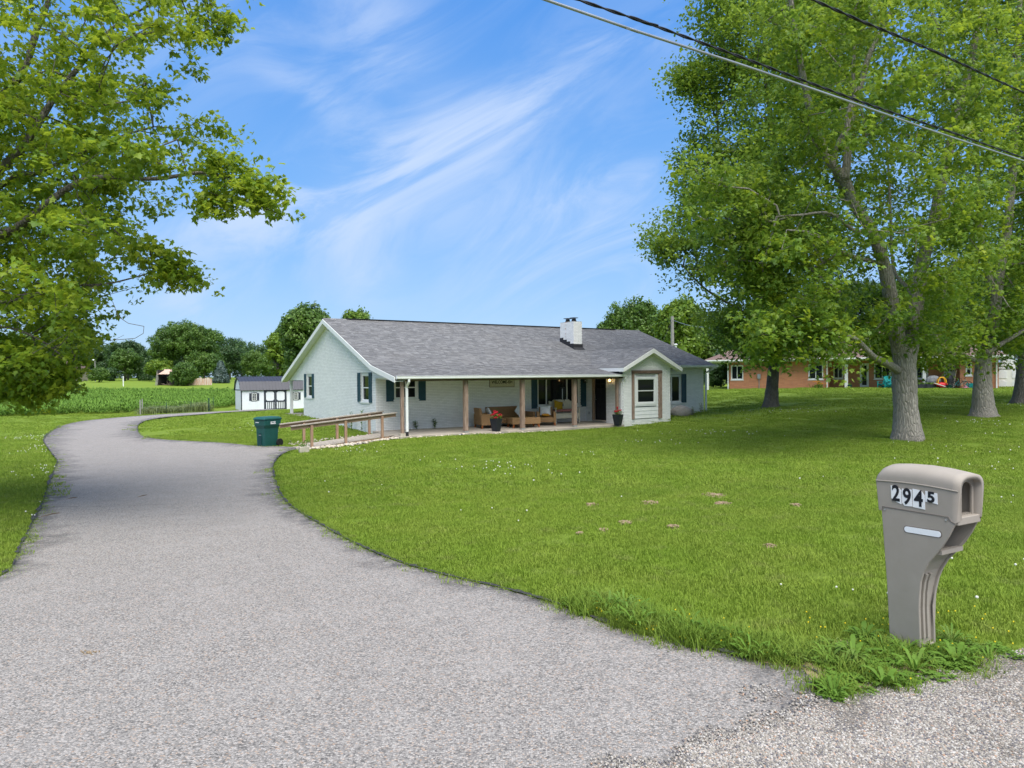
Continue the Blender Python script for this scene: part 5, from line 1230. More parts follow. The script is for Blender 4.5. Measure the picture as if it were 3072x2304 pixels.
def bicycle(px, back, rz, label, mat):
    t_ = thing('bicycle', label, 'bicycle', npos(px, back), rz, 'children bicycles'); R2 = .28
    for x in (-.45, .45):
        m = MB(); m.tube([(x+R2*math.cos(a_), 0, R2+.02+R2*math.sin(a_)) for a_ in np.linspace(0, 6.283, 19)], .025, 5, False)
        w2 = m.build('wheel', 'rubber_black', t_); m = MB(); [m.tube([(x, 0, R2+.02), (x+R2*math.cos(a_), 0, R2+.02+R2*math.sin(a_))], .004, 3) for a_ in np.linspace(0, 5.8, 8)]; m.build('spokes', 'steel', w2)
    m = MB(); [m.tube(q, .018, 5) for q in ([(-.45, 0, .3), (-.08, 0, .28), (.30, 0, .62), (-.18, 0, .60), (-.08, 0, .28)], [(-.18, 0, .6), (-.45, 0, .3)], [(.45, 0, .3), (.28, 0, .72)], [(-.18, 0, .6), (-.2, 0, .72)])]; m.build('frame', mat, t_)
    m = MB(); m.tube([(.2, -.22, .82), (.28, -.05, .76), (.28, .05, .76), (.2, .22, .82)], .014, 5); m.build('handlebar', 'black_paint', t_); m = MB(); m.ball((-.2, 0, .75), (.12, .06, .03), 8, 5); m.build('saddle', 'black_paint', t_)
bicycle(2884, -.85, NRZ+.25, 'blue framed bicycle standing upright by the brick corner', 'teal_plastic')
bicycle(2872, -1.5, NRZ-.15, 'dark bicycle standing just left of the blue one', 'black_paint')
t_ = thing('storage_tub', 'teal plastic tub on the grass under the small neighbour window', 'tub', npos(2918, -.5), NRZ); taper('tub', 'teal_plastic', [(.40, -.18, .18, 0), (.46, -.22, .22, .42)], t_)
t_ = thing('pink_toy', 'small pink toy on the grass in front of the bicycles', 'toy', npos(2898, -1.4), NRZ); m = MB(); m.ball((0, 0, .09), (.2, .12, .09), 8, 5); m.box(-.05, .05, -.05, .05, .1, .26); m.build('body', 'pink_plastic', t_)
t_ = thing('toy_heap', 'red and white toy slide lying beside the toy car', 'toy', npos(2822, -1.25), NRZ); m = MB(); m.poly_prism([(-.45, -.1, .38), (-.35, -.1, .42), (.55, -.1, .06), (.5, -.1, 0)], (0, .3, 0)); m.build('slide', 'toy_red', t_); m = MB(); m.bar((-.40, -.12, .43), (.56, -.12, .09), .03, .05); m.build('rail', 'white_paint', t_)
t_ = thing('green_basket', 'dark green basket on the grass right of the toys', 'basket', npos(2847, -1.3), NRZ); m = MB(); m.lathe([(.16, 0), (.25, .3), (.23, .3), (.15, .03)], n=12); m.build('basket', 'bin_dark', t_)
# white plastic shed at far right
p = atY(3028, 1166, 55); t_ = thing('white_shed', 'white shed with arched doors at the right end of the neighbour house', 'shed', (p[0], p[1], p[2]-.15), NRZ-.15)
m = MB(); m.box(-1.1, 1.1, 0, 2, 0, 1.75); m.poly_prism([(-1.1, 0, 1.75), (1.1, 0, 1.75), (.6, 0, 2.35), (0, 0, 2.55), (-.6, 0, 2.35)], (0, 2, 0)); m.build('wall', 'white_paint', t_)
for x in (-.48, .48):
    m = MB(); [m.poly_prism([(x-.3, -.03, z0), (x+.3, -.03, z0), (x+.3, -.03, z1-.15), (x, -.03, z1), (x-.3, -.03, z1-.15)], (0, .028, 0)) for z0, z1 in ((.15, .85), (1.0, 1.7))]; m.build('door_panel', 'shed_white', t_)
m = MB(); m.box(-1.35, 1.35, -.02, 2.1, 1.72, 1.78) ; m.build('eave', 'charcoal_trim', t_)

# ================================================================== utility pole, cables
p = atY(2017, 1000, 56); pl = thing('utility_pole', 'grey wooden utility pole rising behind the white house', 'utility pole', on(p[0], p[1]))
topz = float(atY(2017, 949, 56)[2]-pl.location.z)
m = MB(); m.tube([(0, 0, -.3), (0, 0, topz)], [.17, .12], 10); m.build('pole', 'pole_wood', pl); m = MB(); m.tube([(.24, -.1, topz-2.4), (.24, -.1, .2)], .09, 8); m.lathe([(.04, 0), (.16, .05), (.16, .12), (.05, .16)], (.24, -.1, topz-2.42), 10); m.build('conduit', 'white_metal', pl)
def cable(name, label, pts, r, mat, twist=0, group=None):
    pts = smooth_line(pts, 6); o = thing(name, label, 'cable', pts[0], 0, group); m = MB()
    if twist:
        f = smooth_line(pts, 10)-pts[0]; ph = np.cumsum(np.r_[0, np.linalg.norm(np.diff(f, axis=0), axis=1)])*9
        for k in range(2): m.tube(f+np.stack([np.zeros(len(f)), np.cos(ph+k*math.pi)*r, np.sin(ph+k*math.pi)*r], -1), r, 5)
    else: m.tube(pts-pts[0], r, 8)
    m.build('wire', mat, o, smooth=True); return o
def cable_pts(px, zc):      # height profile along the span, pixel column gives plan position
    out = []
    for (x, y), z in zip(px, zc): d_ = ray(x, y); k = (z-CAM_H)/d_[2]; out.append(CC+d_*k)
    out = np.array(out); a_ = out[0]-(out[1]-out[0])/np.linalg.norm(out[1]-out[0])*14; b_ = out[-1]+(out[-1]-out[-2])/np.linalg.norm(out[-1]-out[-2])*30
    return np.r_[[a_], out, [b_]]
cable('overhead_cable', 'twisted black overhead cable, upper one of the close pair crossing the sky', cable_pts([(1736, 0), (1900, 55), (2213, 168), (2605, 313), (2840, 392), (3072, 474)], [6.6, 6.6, 6.6, 6.6, 6.62, 6.65]), .011, 'cable_black', 1, 'overhead cables')
cable('overhead_cable', 'silvery overhead cable just below the twisted black one', cable_pts([(1639, 0), (1900, 90), (2276, 212), (2652, 341), (2840, 407), (3072, 483)], [6.35, 6.35, 6.37, 6.42, 6.45, 6.5]), .017, 'cable_silver', 0, 'overhead cables')
cable('overhead_cable', 'single dark overhead cable crossing in front of the right treetops', cable_pts([(2440, 0), (2574, 59), (2809, 157), (3072, 278)], [7.4, 7.4, 7.4, 7.4]), .012, 'cable_black', 1, 'overhead cables')
pw = np.array(pl.location)+np.array([0, 0, topz-.3]); q = atY(2135, 985, 48)
cable('service_wire', 'thin wire running from the utility pole into the right trees', [pw, (pw+q)/2-[0, 0, .15], q, q+(q-pw)*.8], .018, 'cable_silver'); cable('guy_wire', 'thin guy wire slanting down from the utility pole', [pw, np.array(on(pw[0]-3.2, pw[1]-2))], .014, 'cable_black')

# ================================================================== boulder, trellis fence, barn etc.
def rock(name, label, cat, loc, r, mat, seed, n=14):
    m = MB(); m.ball((0, 0, 0), 1, n, n-4); rr = np.random.default_rng(seed); ph = rr.uniform(0, 6.28, (5, 3)); fr = rr.normal(0, 2.2, (5, 3))
    m.v = [tuple(np.array(v)*r*(1+sum(.05*math.sin(np.dot(fr[k], v)*1.0+ph[k][0]) for k in range(5)))) for v in m.v]
    o = m.build(name, mat, None, smooth=True, label=label, cat=cat); o.location = tuple(map(float, loc)); return o
p = at_ground(2048, 35.6); rock('boulder', 'large grey boulder beside the white brick bay', 'boulder', p+[0, 0, .22], (.60, .42, .38), 'rock', 3)
def weeds_at(pts, hmin, hmax, mat, name, label, cat, tgt=None, n=14, wd=.045):
    for i, (p, lab) in enumerate(pts):
        t_ = thing(name, lab, cat, p); m = MB(); r_ = random.Random(i*7+3); h = r_.uniform(hmin, hmax)
        for s_ in range(3):
            a_ = r_.uniform(0, 6.28); tip = (.06*math.cos(a_), .06*math.sin(a_), h*r_.uniform(.7, 1)); m.tube([(0, 0, 0), tip], .006, 4)
            for k in range(n):
                f_ = r_.uniform(.15, 1); b_ = np.array(tip)*f_; a2 = r_.uniform(0, 6.28); d_ = np.array([math.cos(a2), math.sin(a2), r_.uniform(-.3, .5)])*.12; pr = np.array([-d_[1], d_[0], 0])*.35; m.add([b_, b_+d_*.5+pr, b_+d_, b_+d_*.5-pr], [(0, 1, 2, 3)])
        m.build('foliage', mat, t_)
weeds_at([(HW(-.12, 3.1, -.2), 'tall weed growing against the gable wall between the windows'), (HW(-.25, 2.2, -.2), 'bushy weed low at the foot of the gable wall'), (HW(-.2, 1.1, -.2), 'thin leafless weed near the front corner of the gable wall')], .7, 1.25, 'weed_leaf', 'wall_weed', '', 'weed')
weeds_at([(hp(1.7, -.15), 'left one of two small weeds on the porch slab'), (hp(2.55, -.15), 'right one of two small weeds on the porch slab')], .4, .5, 'weed_leaf', 'porch_weed', '', 'weed')
weeds_at([(at_ground(2080, 35.2), 'straggly weed in front of the boulder'), (at_ground(2102, 36.2), 'straggly weed near the right corner of the white house')], .5, .8, 'brush_leaf', 'corner_weed', '', 'weed')
# wire enclosure with dry brush
pa, pb = hit(421, 1245), hit(627, 1235); pb2, pa2 = hit(640, 1229), hit(427, 1238)
t_ = thing('brush_enclosure', 'wire fenced patch of tall dry weeds beside the far driveway', 'fence', pa); q = [p-pa for p in (pa, pa+(pb-pa)*.36, pa+(pb-pa)*.72, pb, pb2, pa2)]
for k, p in enumerate(q): m = MB(); m.tube([(p[0], p[1], p[2]-.1), (p[0], p[1], p[2]+(1.25 if k in (0, 3, 5, 4) else 1.0))], .05 if k in (0, 3, 5) else .025, 6); m.build('fence_post', 'pole_wood' if k in (0, 5) else 'bin_dark', t_)
m = MB()
for a_, b_ in zip(q, q[1:]):
    for h in (.3, .6, .9): m.tube([a_+(0, 0, h), b_+(0, 0, h)], .003, 3)
m.build('wire', 'pole_wood', t_, kind='stuff')
m = MB(); r_ = random.Random(8)
for k in range(4200):
    f_, g_ = r_.random(), r_.random(); p = pa+(pb-pa)*f_+(pa2-pa)*g_*1.3; tuft(m, (*p[:2], gz(*p[:2])), 2, (.55+.12*math.sin(f_*9)+.35*f_)*r_.uniform(.5, 1.2), .2, .04, r_, 1.0)
m.build('tall_weeds', 'brush_leaf', None, kind='stuff')
# ruined barn
p = at_ground(472, 132); p[2] = gz(p[0], p[1])
bz = p[2]; t_ = thing('ruined_barn', 'collapsing small barn with rusty tin roof in the far field', 'barn', p); sc_ = 132/F_PX
W_ = 40*sc_; m = MB(); m.box(0, .25, -.1, 4, 0, 3.0); m.box(W_-.2, W_, 0, 4, 0, 2.7); m.box(0, W_, 3.9, 4, 0, 2.6); m.build('wall', 'barn_dark', t_)
for k in range(7): m = MB(); m.poly_prism([(k*W_/7, -.2, 2.15+.05*(k % 2)), ((k+1)*W_/7-.03, -.2, 2.12), ((k+1)*W_/7-.03, 2.8, 3.1), (k*W_/7, 2.8, 3.1)], (0, 0, .04)); m.build('tin_sheet', 'rusty_tin', t_)
for k in range(5): m = MB(); m.bar((-.3+.1*k, -.2, 0), (.05+.05*k, -.1, 2.9-.3*k), .12, .05); m.build('plank', 'pole_wood', t_)
for k in range(12): m = MB(); x = W_+2.5+k*.48; m.box(x, x+.44, -.5-.03*(k % 2), -.46, 0, 1.35+.12*math.sin(k*2.1)); m.build('tin_sheet', 'rusty_tin', t_)
m = MB(); r_ = random.Random(5)
for k in range(60): x = W_+r_.uniform(-.5, 4.5); m.tube([(x, -1+r_.uniform(-.4, .4), .05), (x+r_.uniform(-1.2, 1.2), -1+r_.uniform(-.4, .4), r_.uniform(.1, .7))], .04, 4)
m.build('debris', 'brown_twig', t_, kind='stuff')
# far house, pole, lamp
p = at_ground(212, 165); t_ = thing('far_house', 'distant beige brick house half hidden by the left tree', 'house', p, .2); box('wall', 'tan_stone', t_, -5, 1.2, 0, 7, 0, 3); m = MB(); m.poly_prism([(-5.5, -.5, 3), (1.6, -.5, 3), (-1.9, 3.5, 4.8)], (0, .2, 0)); m.add([(-5.5, -.5, 3), (1.6, -.5, 3), (.2, 3.5, 4.9), (-4.5, 3.5, 4.9), (-5.5, 7.5, 3), (1.6, 7.5, 3)], [(0, 1, 2, 3), (3, 2, 5, 4), (1, 5, 2), (0, 3, 4)]); m.build('roof', 'neighbor_roof', t_); box('window', 'window_glass', t_, -3.4, -2.2, -.04, -.005, 1, 2.2); box('garage_door', 'white_paint', t_, -1.6, .6, -.04, -.005, 0, 2.2)
p = at_ground(370, 125); t_ = tag(thing('marker_post', 'thin white post standing in the far field', 'post', p)); m = MB(); m.tube([(0, 0, 0), (0, 0, 1.9)], .09, 6); m.build('post', 'white_paint', t_)
p = at_ground(286, 160); t_ = thing('yard_lamp', 'white lamp head on a pole above the round bush', 'lamp', p); m = MB(); m.tube([(0, 0, 0), (0, 0, 5)], .09, 6); m.build('pole', 'pole_wood', t_); m = MB(); m.ball((-.3, 0, 5.05), (.45, .25, .2), 8, 5); m.build('lamp_head', 'white_paint', t_)

# ================================================================== trees
def leaf_poly(L, r_):
    o = [(0, 0), (.10, .16), (.36, .10), (.30, .34), (.50, .55), (.24, .56), (.16, .74), (0, 1.0)]
    return [(x*L, y*L) for x, y in o]+[(-x*L, y*L) for x, y in o[::-1][1:-1]]
def sprig(seed, n=9, L=.115, quad=False, droop=.3, spread=.22):
    r_ = random.Random(seed); m = MB(); nl = 14
    for k in range(n):
        base = np.array([r_.gauss(0, spread*.5), r_.gauss(0, spread*.5), r_.gauss(0, spread*.4)]); a_ = r_.uniform(0, 6.283); el = r_.gauss(-droop, .45)
        d_ = np.array([math.cos(a_)*math.cos(el), math.sin(a_)*math.cos(el), math.sin(el)]); s_ = np.cross(d_, [0, 0, 1]); s_ /= np.linalg.norm(s_)+1e-6; s_ = s_+np.array([0, 0, r_.gauss(0, .5)]); s_ /= np.linalg.norm(s_); l_ = L*r_.uniform(.7, 1.25)
        if quad: m.add([base-s_*l_*.5, base+d_*l_*.55-s_*l_*.1-(0, 0, .01), base+s_*l_*.5, base-d_*l_*.45], [(0, 1, 2, 3)])
        else:
            pl_ = leaf_poly(l_, r_); cv = [base+d_*y+s_*x-np.array([0, 0, .25*y*y/l_+.15*abs(x)]) for x, y in pl_]; c = base+d_*l_*.4; k_ = len(cv)
            m.add(cv+[c], [(i, (i+1) % k_, k_) for i in range(k_)])
        if k % 3 == 0: m.v  # keep order stable
    if not quad:
        m.tube([(0, 0, 0), (spread*.5, .02, -.02)], .004, 3)
    return m
MAPLE = [template(sprig(i, spread=.16), 'maple_sprig', 'maple_leaf') for i in range(4)]
MAPLE_G = [template(sprig(10+i, 10, .12), 'maple_sprig', 'maple_leaf_green') for i in range(3)]
MAPLE_Q = [template(sprig(20+i, 14, .13, True, .3, .38), 'maple_sprig', 'maple_leaf_green') for i in range(3)]
def limb_mesh(mb, path, r0, r1, n=12, flare=0, seed=0):
    path = smooth_line(path, 5); k = len(path); rr = np.linspace(0, 1, k); rad = r0+(r1-r0)*rr**.85
    rg = np.random.default_rng(seed)
    if flare:
        hgt = path[:, 2]-path[0, 2]; rad = rad*(1+flare*np.exp(-np.maximum(hgt-.3, 0)/.38))
    rad = rad*(1+rg.normal(0, .03, k)); n_before = len(mb.v); mb.tube(path, list(rad), n)
    if flare:     # root buttresses
        ph = rg.uniform(0, 6.28)
        for i in range(n_before, n_before+k*n):
            p = np.array(mb.v[i]); h = p[2]-path[0, 2]; c = path[0]; dx_, dy_ = p[0]-c[0], p[1]-c[1]; a_ = math.atan2(dy_, dx_); f_ = 1+.32*math.exp(-max(h, 0)/.30)*max(0, math.sin(4*a_+ph)+.3*math.sin(7*a_))
            if h < 1.2: mb.v[i] = (c[0]+dx_*f_, c[1]+dy_*f_, p[2])
    return path, rad
def tree(name, label, base, limbs, targets, r_tip, temps, per, spread, mat='bark_grey', group=None, seed=0, scale=(.8, 1.25), flare=.35, sing=0, lod_n=14):
    base = np.array(base, float); root = thing(name, label, 'tree', base, 0, group); rg = np.random.default_rng(seed)
    nodes = []; par = []; fixed = []; mb = MB()
    for li, (path, r0, r1) in enumerate(limbs):
        p, rad = limb_mesh(mb, np.array(path, float)-base, r0, r1, lod_n if li == 0 else max(6, lod_n-5), flare if li == 0 else 0, seed+li)
        if li == 0: mb.build('trunk', mat, root, smooth=True); mb = MB()
        for i in range(len(p)):
            if p[i][2] > (1.4 if li == 0 else 0): nodes.append(p[i]); par.append(-1); fixed.append(rad[i])
    T = np.array(targets)-base; nodes = list(nodes); nf = len(nodes)
    d0 = np.array([np.min(((np.array(nodes)-t)**2).sum(1)) for t in T]); T = T[np.argsort(d0)]
    arr = np.zeros((nf+len(T)*8, 3)); arr[:nf] = nodes; cnt = nf; kids = []
    parent = [-1]*nf; ends = []
    for t in T:
        dd = ((arr[:cnt]-t)**2).sum(1); dd = dd+np.where(arr[:cnt, 2] > t[2]+.8, 3., 0); j = int(np.argmin(dd)); D = math.sqrt(((arr[j]-t)**2).sum()); st = max(1, min(7, int(D/.7))); prev = j; a_ = arr[j].copy()
        for k in range(1, st+1):
            f_ = k/st; q = a_+(t-a_)*f_+np.array([0, 0, .12*D*math.sin(f_*math.pi)])+(rg.normal(0, .05*D/st+.02, 3) if k < st else 0); arr[cnt] = q; parent.append(prev); prev = cnt; cnt += 1
        ends.append(prev)
    load = np.zeros(cnt)
    for e in ends: load[e] = 1
    for i in range(cnt-1, nf-1, -1): load[parent[i]] += load[i]
    for i in range(nf, cnt):
        a_, b_ = arr[parent[i]], arr[i]; rb = r_tip*max(load[i], 1)**.45; ra = min(r_tip*max(load[parent[i]], 1)**.45, rb*1.5); mb.tube([a_, b_], [ra, rb], 5 if rb > .02 else 4, False)
    mb.build('branches', mat, root, smooth=True, kind='stuff')
    C_ = arr[nf:cnt][rg.integers(0, cnt-nf, int(len(T)*per*.3))] if cnt > nf else arr[:0]
    C2 = np.repeat(T, int(per*.75), 0); C_ = np.r_[C_, C2]; C_ = C_+rg.normal(0, 1, C_.shape)*np.array([spread, spread, spread*.62])
    n = len(C_); rot = rg.uniform(-.5, .5, (n, 3)); rot[:, 2] = rg.uniform(0, 6.283, n); scl = rg.uniform(*scale, n)
    if sing:
        wp = C_+base; dd = np.linalg.norm(wp-CC, axis=1); vis = (wp[:, 1] > 2) & (np.abs(wp[:, 0]/np.maximum(wp[:, 1], .1)) < .73) & ((wp[:, 2]-CAM_H)/np.maximum(wp[:, 1], .1) < .54)
        order = np.argsort(np.where(vis, dd, 1e9))[:sing]; lm = MB(); pl_ = leaf_poly(.13, None); k_ = len(pl_); lm.add([(x, y, -.8*y*y-.1*abs(x)) for x, y in pl_]+[(0, .05, 0)], [(i, (i+1) % k_, k_) for i in range(k_)]); lme = lm.mesh('leaf', temps[0].data.materials[0].name)
        for i in order: inst(lme, 'leaf', root, C_[i]+rg.normal(0, .05, 3), (rg.uniform(-.9, .3), rg.uniform(-.6, .6), rg.uniform(0, 6.28)))
    scatter('crown', C_, rot, scl, rg.integers(0, len(temps), n), temps, root)
    return root
def clear_limbs(ts, limbs, rg, wpx=30, keep=.45):
    out = []; segs = []
    for path, r0, r1 in limbs:
        q = smooth_line(path, 5); w_ = np.stack([(q-CC)@Mn[:, 0]/-((q-CC)@Mn[:, 2]), (q-CC)@Mn[:, 1]/-((q-CC)@Mn[:, 2]), q[:, 1]], -1); w_[:, :2] *= F_PX; segs.append(w_)
    segs = np.concatenate(segs)
    for t in ts:
        d_ = Mn.T@(t-CC); x, y = d_[0]/-d_[2]*F_PX, d_[1]/-d_[2]*F_PX; dd = np.hypot(segs[:, 0]-x, segs[:, 1]-y); i = int(np.argmin(dd))
        if dd[i] < wpx and t[1] < segs[i, 2]+.3 and rg.random() > keep: continue
        out.append(t)
    return out
def poly_targets(poly, n, Zc, dz, rg, inset=0):
    poly = np.array(poly, float); x0, y0 = poly.min(0); x1, y1 = poly.max(0); out = []
    while len(out) < n:
        x, y = rg.uniform(x0, x1, 400), rg.uniform(y0, y1, 400); ok = in_poly(x, y, poly) & (dist_poly(x, y, poly) > inset); ed = np.clip(dist_poly(x, y, poly)/160, .25, 1)
        for a_, b_, e in zip(x[ok], y[ok], ed[ok]): out.append(atY(a_, b_, Zc+rg.uniform(-1, 1)*dz*e))
    return out[:n]
def PX(l, Z): return [atY(x, y, z) for (x, y), z in zip(l, Z if hasattr(Z, '__len__') else [Z]*len(l))]

# left tree: trunk out of the frame, boughs reaching in
rg = np.random.default_rng(11); b0 = on(-11.2, 11.5)
crown0 = [(-100, -500), (480, -450), (650, -60), (690, 55), (655, 110), (600, 130), (612, 205), (560, 240), (520, 300), (600, 320), (690, 370), (740, 400), (745, 470), (660, 500), (690, 560), (700, 620), (690, 640), (600, 600), (540, 640), (520, 690), (430, 640), (460, 740), (560, 790), (640, 830), (650, 850), (590, 880), (520, 850), (500, 860), (420, 830), (400, 900), (330, 890), (330, 1000), (290, 1060), (230, 1080), (225, 1150), (150, 1190), (80, 1215), (-100, 1200), (-500, 1200), (-700, 600), (-600, -300)]
t0 = poly_targets(crown0, 540, 10.3, 2.4, rg, 22)+poly_targets([(400, 700), (470, 745), (560, 800), (640, 835), (640, 848), (560, 850), (430, 800), (380, 750)], 17, 9.8, .5, rg)+poly_targets([(600, 470), (710, 470), (770, 560), (690, 560)], 9, 9.5, .4, rg)+poly_targets([(600, 60), (690, 40), (680, 70), (610, 120)], 6, 10.4, .3, rg)+poly_targets([(0, 1050), (230, 1060), (220, 1150), (100, 1200), (0, 1200)], 40, 10.2, .8, rg)+poly_targets([(-100, 200), (330, 260), (380, 700), (300, 1000), (150, 1150), (-200, 1180)], 270, 11.5, 1.8, rg)
t0 += poly_targets([(770, 550), (805, 545), (812, 600), (825, 625), (790, 625), (750, 590), (740, 560)], 8, 9.3, .25, rg)+poly_targets([(560, 560), (700, 580), (690, 635), (610, 620)], 7, 9.5, .5, rg)
for a_ in range(70): th_ = rg.uniform(0, 6.28); t0.append(b0+np.array([rg.uniform(1, 5)*math.cos(th_), rg.uniform(1, 5)*math.sin(th_), rg.uniform(3, 10)]))
limbs0 = [([b0-(0, 0, .2), b0+(.2, 0, 1.5), b0+(.5, -.1, 4), b0+(1.0, -.2, 7), b0+(1.6, -.2, 10.5)], .42, .14),
          ([b0+(.3, 0, 2.2)]+PX([(-300, 800), (0, 705), (60, 678), (136, 618), (181, 580), (256, 540), (339, 531), (467, 536), (618, 518), (701, 552), (761, 608), (829, 640)], [10.8, 10.3, 10.2, 10, 10, 9.9, 9.8, 9.7, 9.6, 9.5, 9.4, 9.3]), .085, .006),
          ([b0+(.6, 0, 4.0)]+PX([(-150, 640), (60, 452), (120, 362), (173, 279), (241, 196), (301, 120), (369, 60), (452, 15)], 10.6), .085, .012),
          ([b0+(.5, 0, 3.5)]+PX([(0, 560), (113, 520), (188, 482), (330, 420), (460, 380)], [11, 10.8, 10.6, 10.4, 10.2]), .05, .01),
          ([b0+(.8, 0, 5.5)]+PX([(-100, 480), (10, 330), (38, 264), (83, 181), (113, 83), (143, 8), (180, -200)], 11.2), .09, .03),
          ([b0+(.3, 0, 1.9)]+PX([(-200, 950), (50, 900), (200, 860), (330, 850), (480, 810)], 10.2), .04, .008),
          ([b0+(.3, 0, 1.8)]+PX([(-200, 1000), (0, 980), (120, 1020), (200, 1080)], 9.9), .035, .008)]
t0 = clear_limbs(t0, limbs0, rg, 26, .55)
tree('maple_tree', 'near maple at the left edge whose boughs hang over the driveway', b0, limbs0, t0, .0034, MAPLE, 9.5, .145, 'bark_dark', 'maple trees on the lawn', 5, sing=290, scale=(.5, .85))

# the big right hand trees
b1 = on(*atY(2722, 1318, 21)[:2]); rg = np.random.default_rng(12)
Z1 = 21
poly1 = [(2310, -250), (2280, 60), (2360, 230), (2330, 430), (2230, 620), (2190, 760), (2260, 880), (2350, 960), (2400, 1010), (2480, 1040), (2600, 1020), (2680, 1010), (2780, 1020), (2900, 1000), (2930, 860), (2980, 600), (3010, 300), (3000, -250)]
t1 = poly_targets(poly1, 470, 20.5, 4.2, rg)+poly_targets([(2100, 560), (2300, 520), (2420, 700), (2420, 900), (2200, 900), (2130, 760)], 60, 20, 2, rg)+poly_targets([(2260, 950), (2420, 920), (2560, 940), (2560, 1060), (2490, 1080), (2400, 1070), (2290, 1060)], 34, 17.5, 1.2, rg)
for x, y, s_ in ((2140, 560, 60), (2110, 640, 40)): t1 += poly_targets([(x-s_, y-s_), (x+s_, y-s_), (x+s_, y+s_), (x-s_, y+s_)], 4, 18.5, .6, rg)
limbs1 = [([b1-(0, 0, .3)]+PX([(2722, 1300), (2718, 1240), (2714, 1170), (2712, 1100), (2716, 1060)], Z1), .345, .33),
          (PX([(2708, 1090), (2695, 1030), (2678, 930), (2660, 830), (2644, 768), (2613, 689), (2566, 619), (2534, 540), (2480, 470), (2448, 376), (2425, 313), (2393, 141), (2378, 47), (2360, -150)], np.linspace(21, 20, 14)), .25, .06),
          (PX([(2722, 1080), (2738, 1010), (2750, 901), (2769, 783), (2801, 666), (2824, 548), (2848, 446), (2863, 376), (2903, 235), (2926, 118), (2950, 0), (2960, -180)], np.linspace(21, 22, 12)), .25, .06),
          (PX([(2700, 1125), (2689, 1108), (2645, 1082), (2619, 1069), (2565, 1017), (2500, 1000), (2430, 1040)], [21, 20.8, 20, 19.4, 18.8, 18, 17.5]), .15, .03),
          (PX([(2534, 540), (2542, 470), (2542, 392), (2550, 329), (2581, 258), (2605, 172), (2644, 94), (2683, 0), (2700, -150)], 20.4), .13, .05),
          (PX([(2566, 619), (2530, 570), (2503, 500), (2520, 420), (2560, 350), (2560, 200), (2570, 60)], 20.8), .12, .04),
          (PX([(2613, 700), (2560, 690), (2490, 640), (2400, 645), (2330, 650)], [20.6, 20, 19.3, 18.8, 18.4]), .07, .02),
          (PX([(2644, 790), (2560, 770), (2500, 740), (2440, 700), (2360, 690)], [20.6, 20, 19, 18.2, 17.8]), .07, .02),
          (PX([(2750, 900), (2720, 860), (2680, 800), (2670, 600), (2660, 420)], [21, 21.5, 22, 22.4, 22.6]), .07, .03)]
t1 = clear_limbs(t1, limbs1, rg)
tree('maple_tree', 'tall forked maple with the thick pale trunk nearest on the right lawn', b1, limbs1, t1, .0075, MAPLE_G+MAPLE[:1], 13, .34, 'bark_grey', 'maple trees on the lawn', 6, sing=0, scale=(.85, 1.35), flare=.42, lod_n=26)
b4 = on(*atY(2312, 1221, 34)[:2]); rg = np.random.default_rng(13)
poly4 = [(2080, -200), (2057, 63), (2110, 180), (2040, 211), (2100, 313), (2085, 407), (2040, 533), (2020, 650), (1975, 728), (2000, 783), (2040, 838), (2119, 924), (2135, 987), (2198, 970), (2292, 985), (2420, 990), (2500, 900), (2560, 500), (2640, 0), (2640, -200)]
t4 = poly_targets(poly4, 430, 33, 5, rg)+poly_targets([(1950, 725), (2040, 715), (2060, 780), (1985, 785)], 9, 32, 1, rg)+poly_targets([(2025, 190), (2100, 230), (2110, 300), (2040, 260)], 8, 32, 1, rg)
limbs4 = [([b4-(0, 0, .3)]+PX([(2314, 1200), (2318, 1140), (2324, 1060), (2320, 985), (2330, 850), (2340, 700), (2330, 480), (2300, 250), (2290, 60)], 34), .36, .08), (PX([(2320, 985), (2250, 850), (2190, 700), (2160, 500), (2150, 300)], [34, 33.5, 33, 33, 33]), .14, .04), (PX([(2330, 850), (2420, 700), (2460, 450), (2480, 200)], 34.5), .13, .04), (PX([(2322, 1000), (2220, 930), (2120, 870), (2050, 800)], [34, 33, 32.5, 32]), .10, .03)]
t4 += poly_targets([(2190, 950), (2440, 960), (2450, 1060), (2330, 1085), (2200, 1060)], 44, 32.5, 2, rg)
t4 = clear_limbs(t4, limbs4, rg, 26)
tree('maple_tree', 'dark trunked maple leaning slightly, between the white house and the thick pale trunk', b4, limbs4, t4, .012, MAPLE_Q, 17, .5, 'bark_dark', 'maple trees on the lawn', 7, scale=(.9, 1.4), flare=.3)
b2 = on(*atY(2950, 1249, 27.2)[:2]); rg = np.random.default_rng(14)
poly2 = [(2860, -250), (2820, 100), (2850, 500), (2760, 800), (2750, 1000), (2790, 1060), (2860, 1090), (2960, 1060), (3060, 1090), (3200, 1060), (3300, 700), (3300, -250)]
t2 = poly_targets(poly2, 420, 27, 4, rg)
limbs2 = [([b2-(0, 0, .3)]+PX([(2950, 1230), (2948, 1160), (2950, 1100), (2958, 1040), (2980, 960), (2997, 822), (3020, 700), (3040, 500), (3050, 250), (3060, 0)], 27.2), .40, .08), (PX([(2952, 1090), (2900, 1070), (2850, 1040), (2800, 1010)], [27.2, 26.6, 26, 25.5]), .12, .03), (PX([(2985, 900), (2940, 700), (2930, 400), (2920, 100)], [27.2, 27.5, 28, 28]), .16, .05), (PX([(2957, 1060), (3040, 1010), (3120, 960)], 26.5), .12, .04)]
t2 += poly_targets([(2590, 1000), (2900, 980), (2900, 1080), (2600, 1085)], 46, 25, 1.2, rg)
t2 = clear_limbs(t2, limbs2, rg)
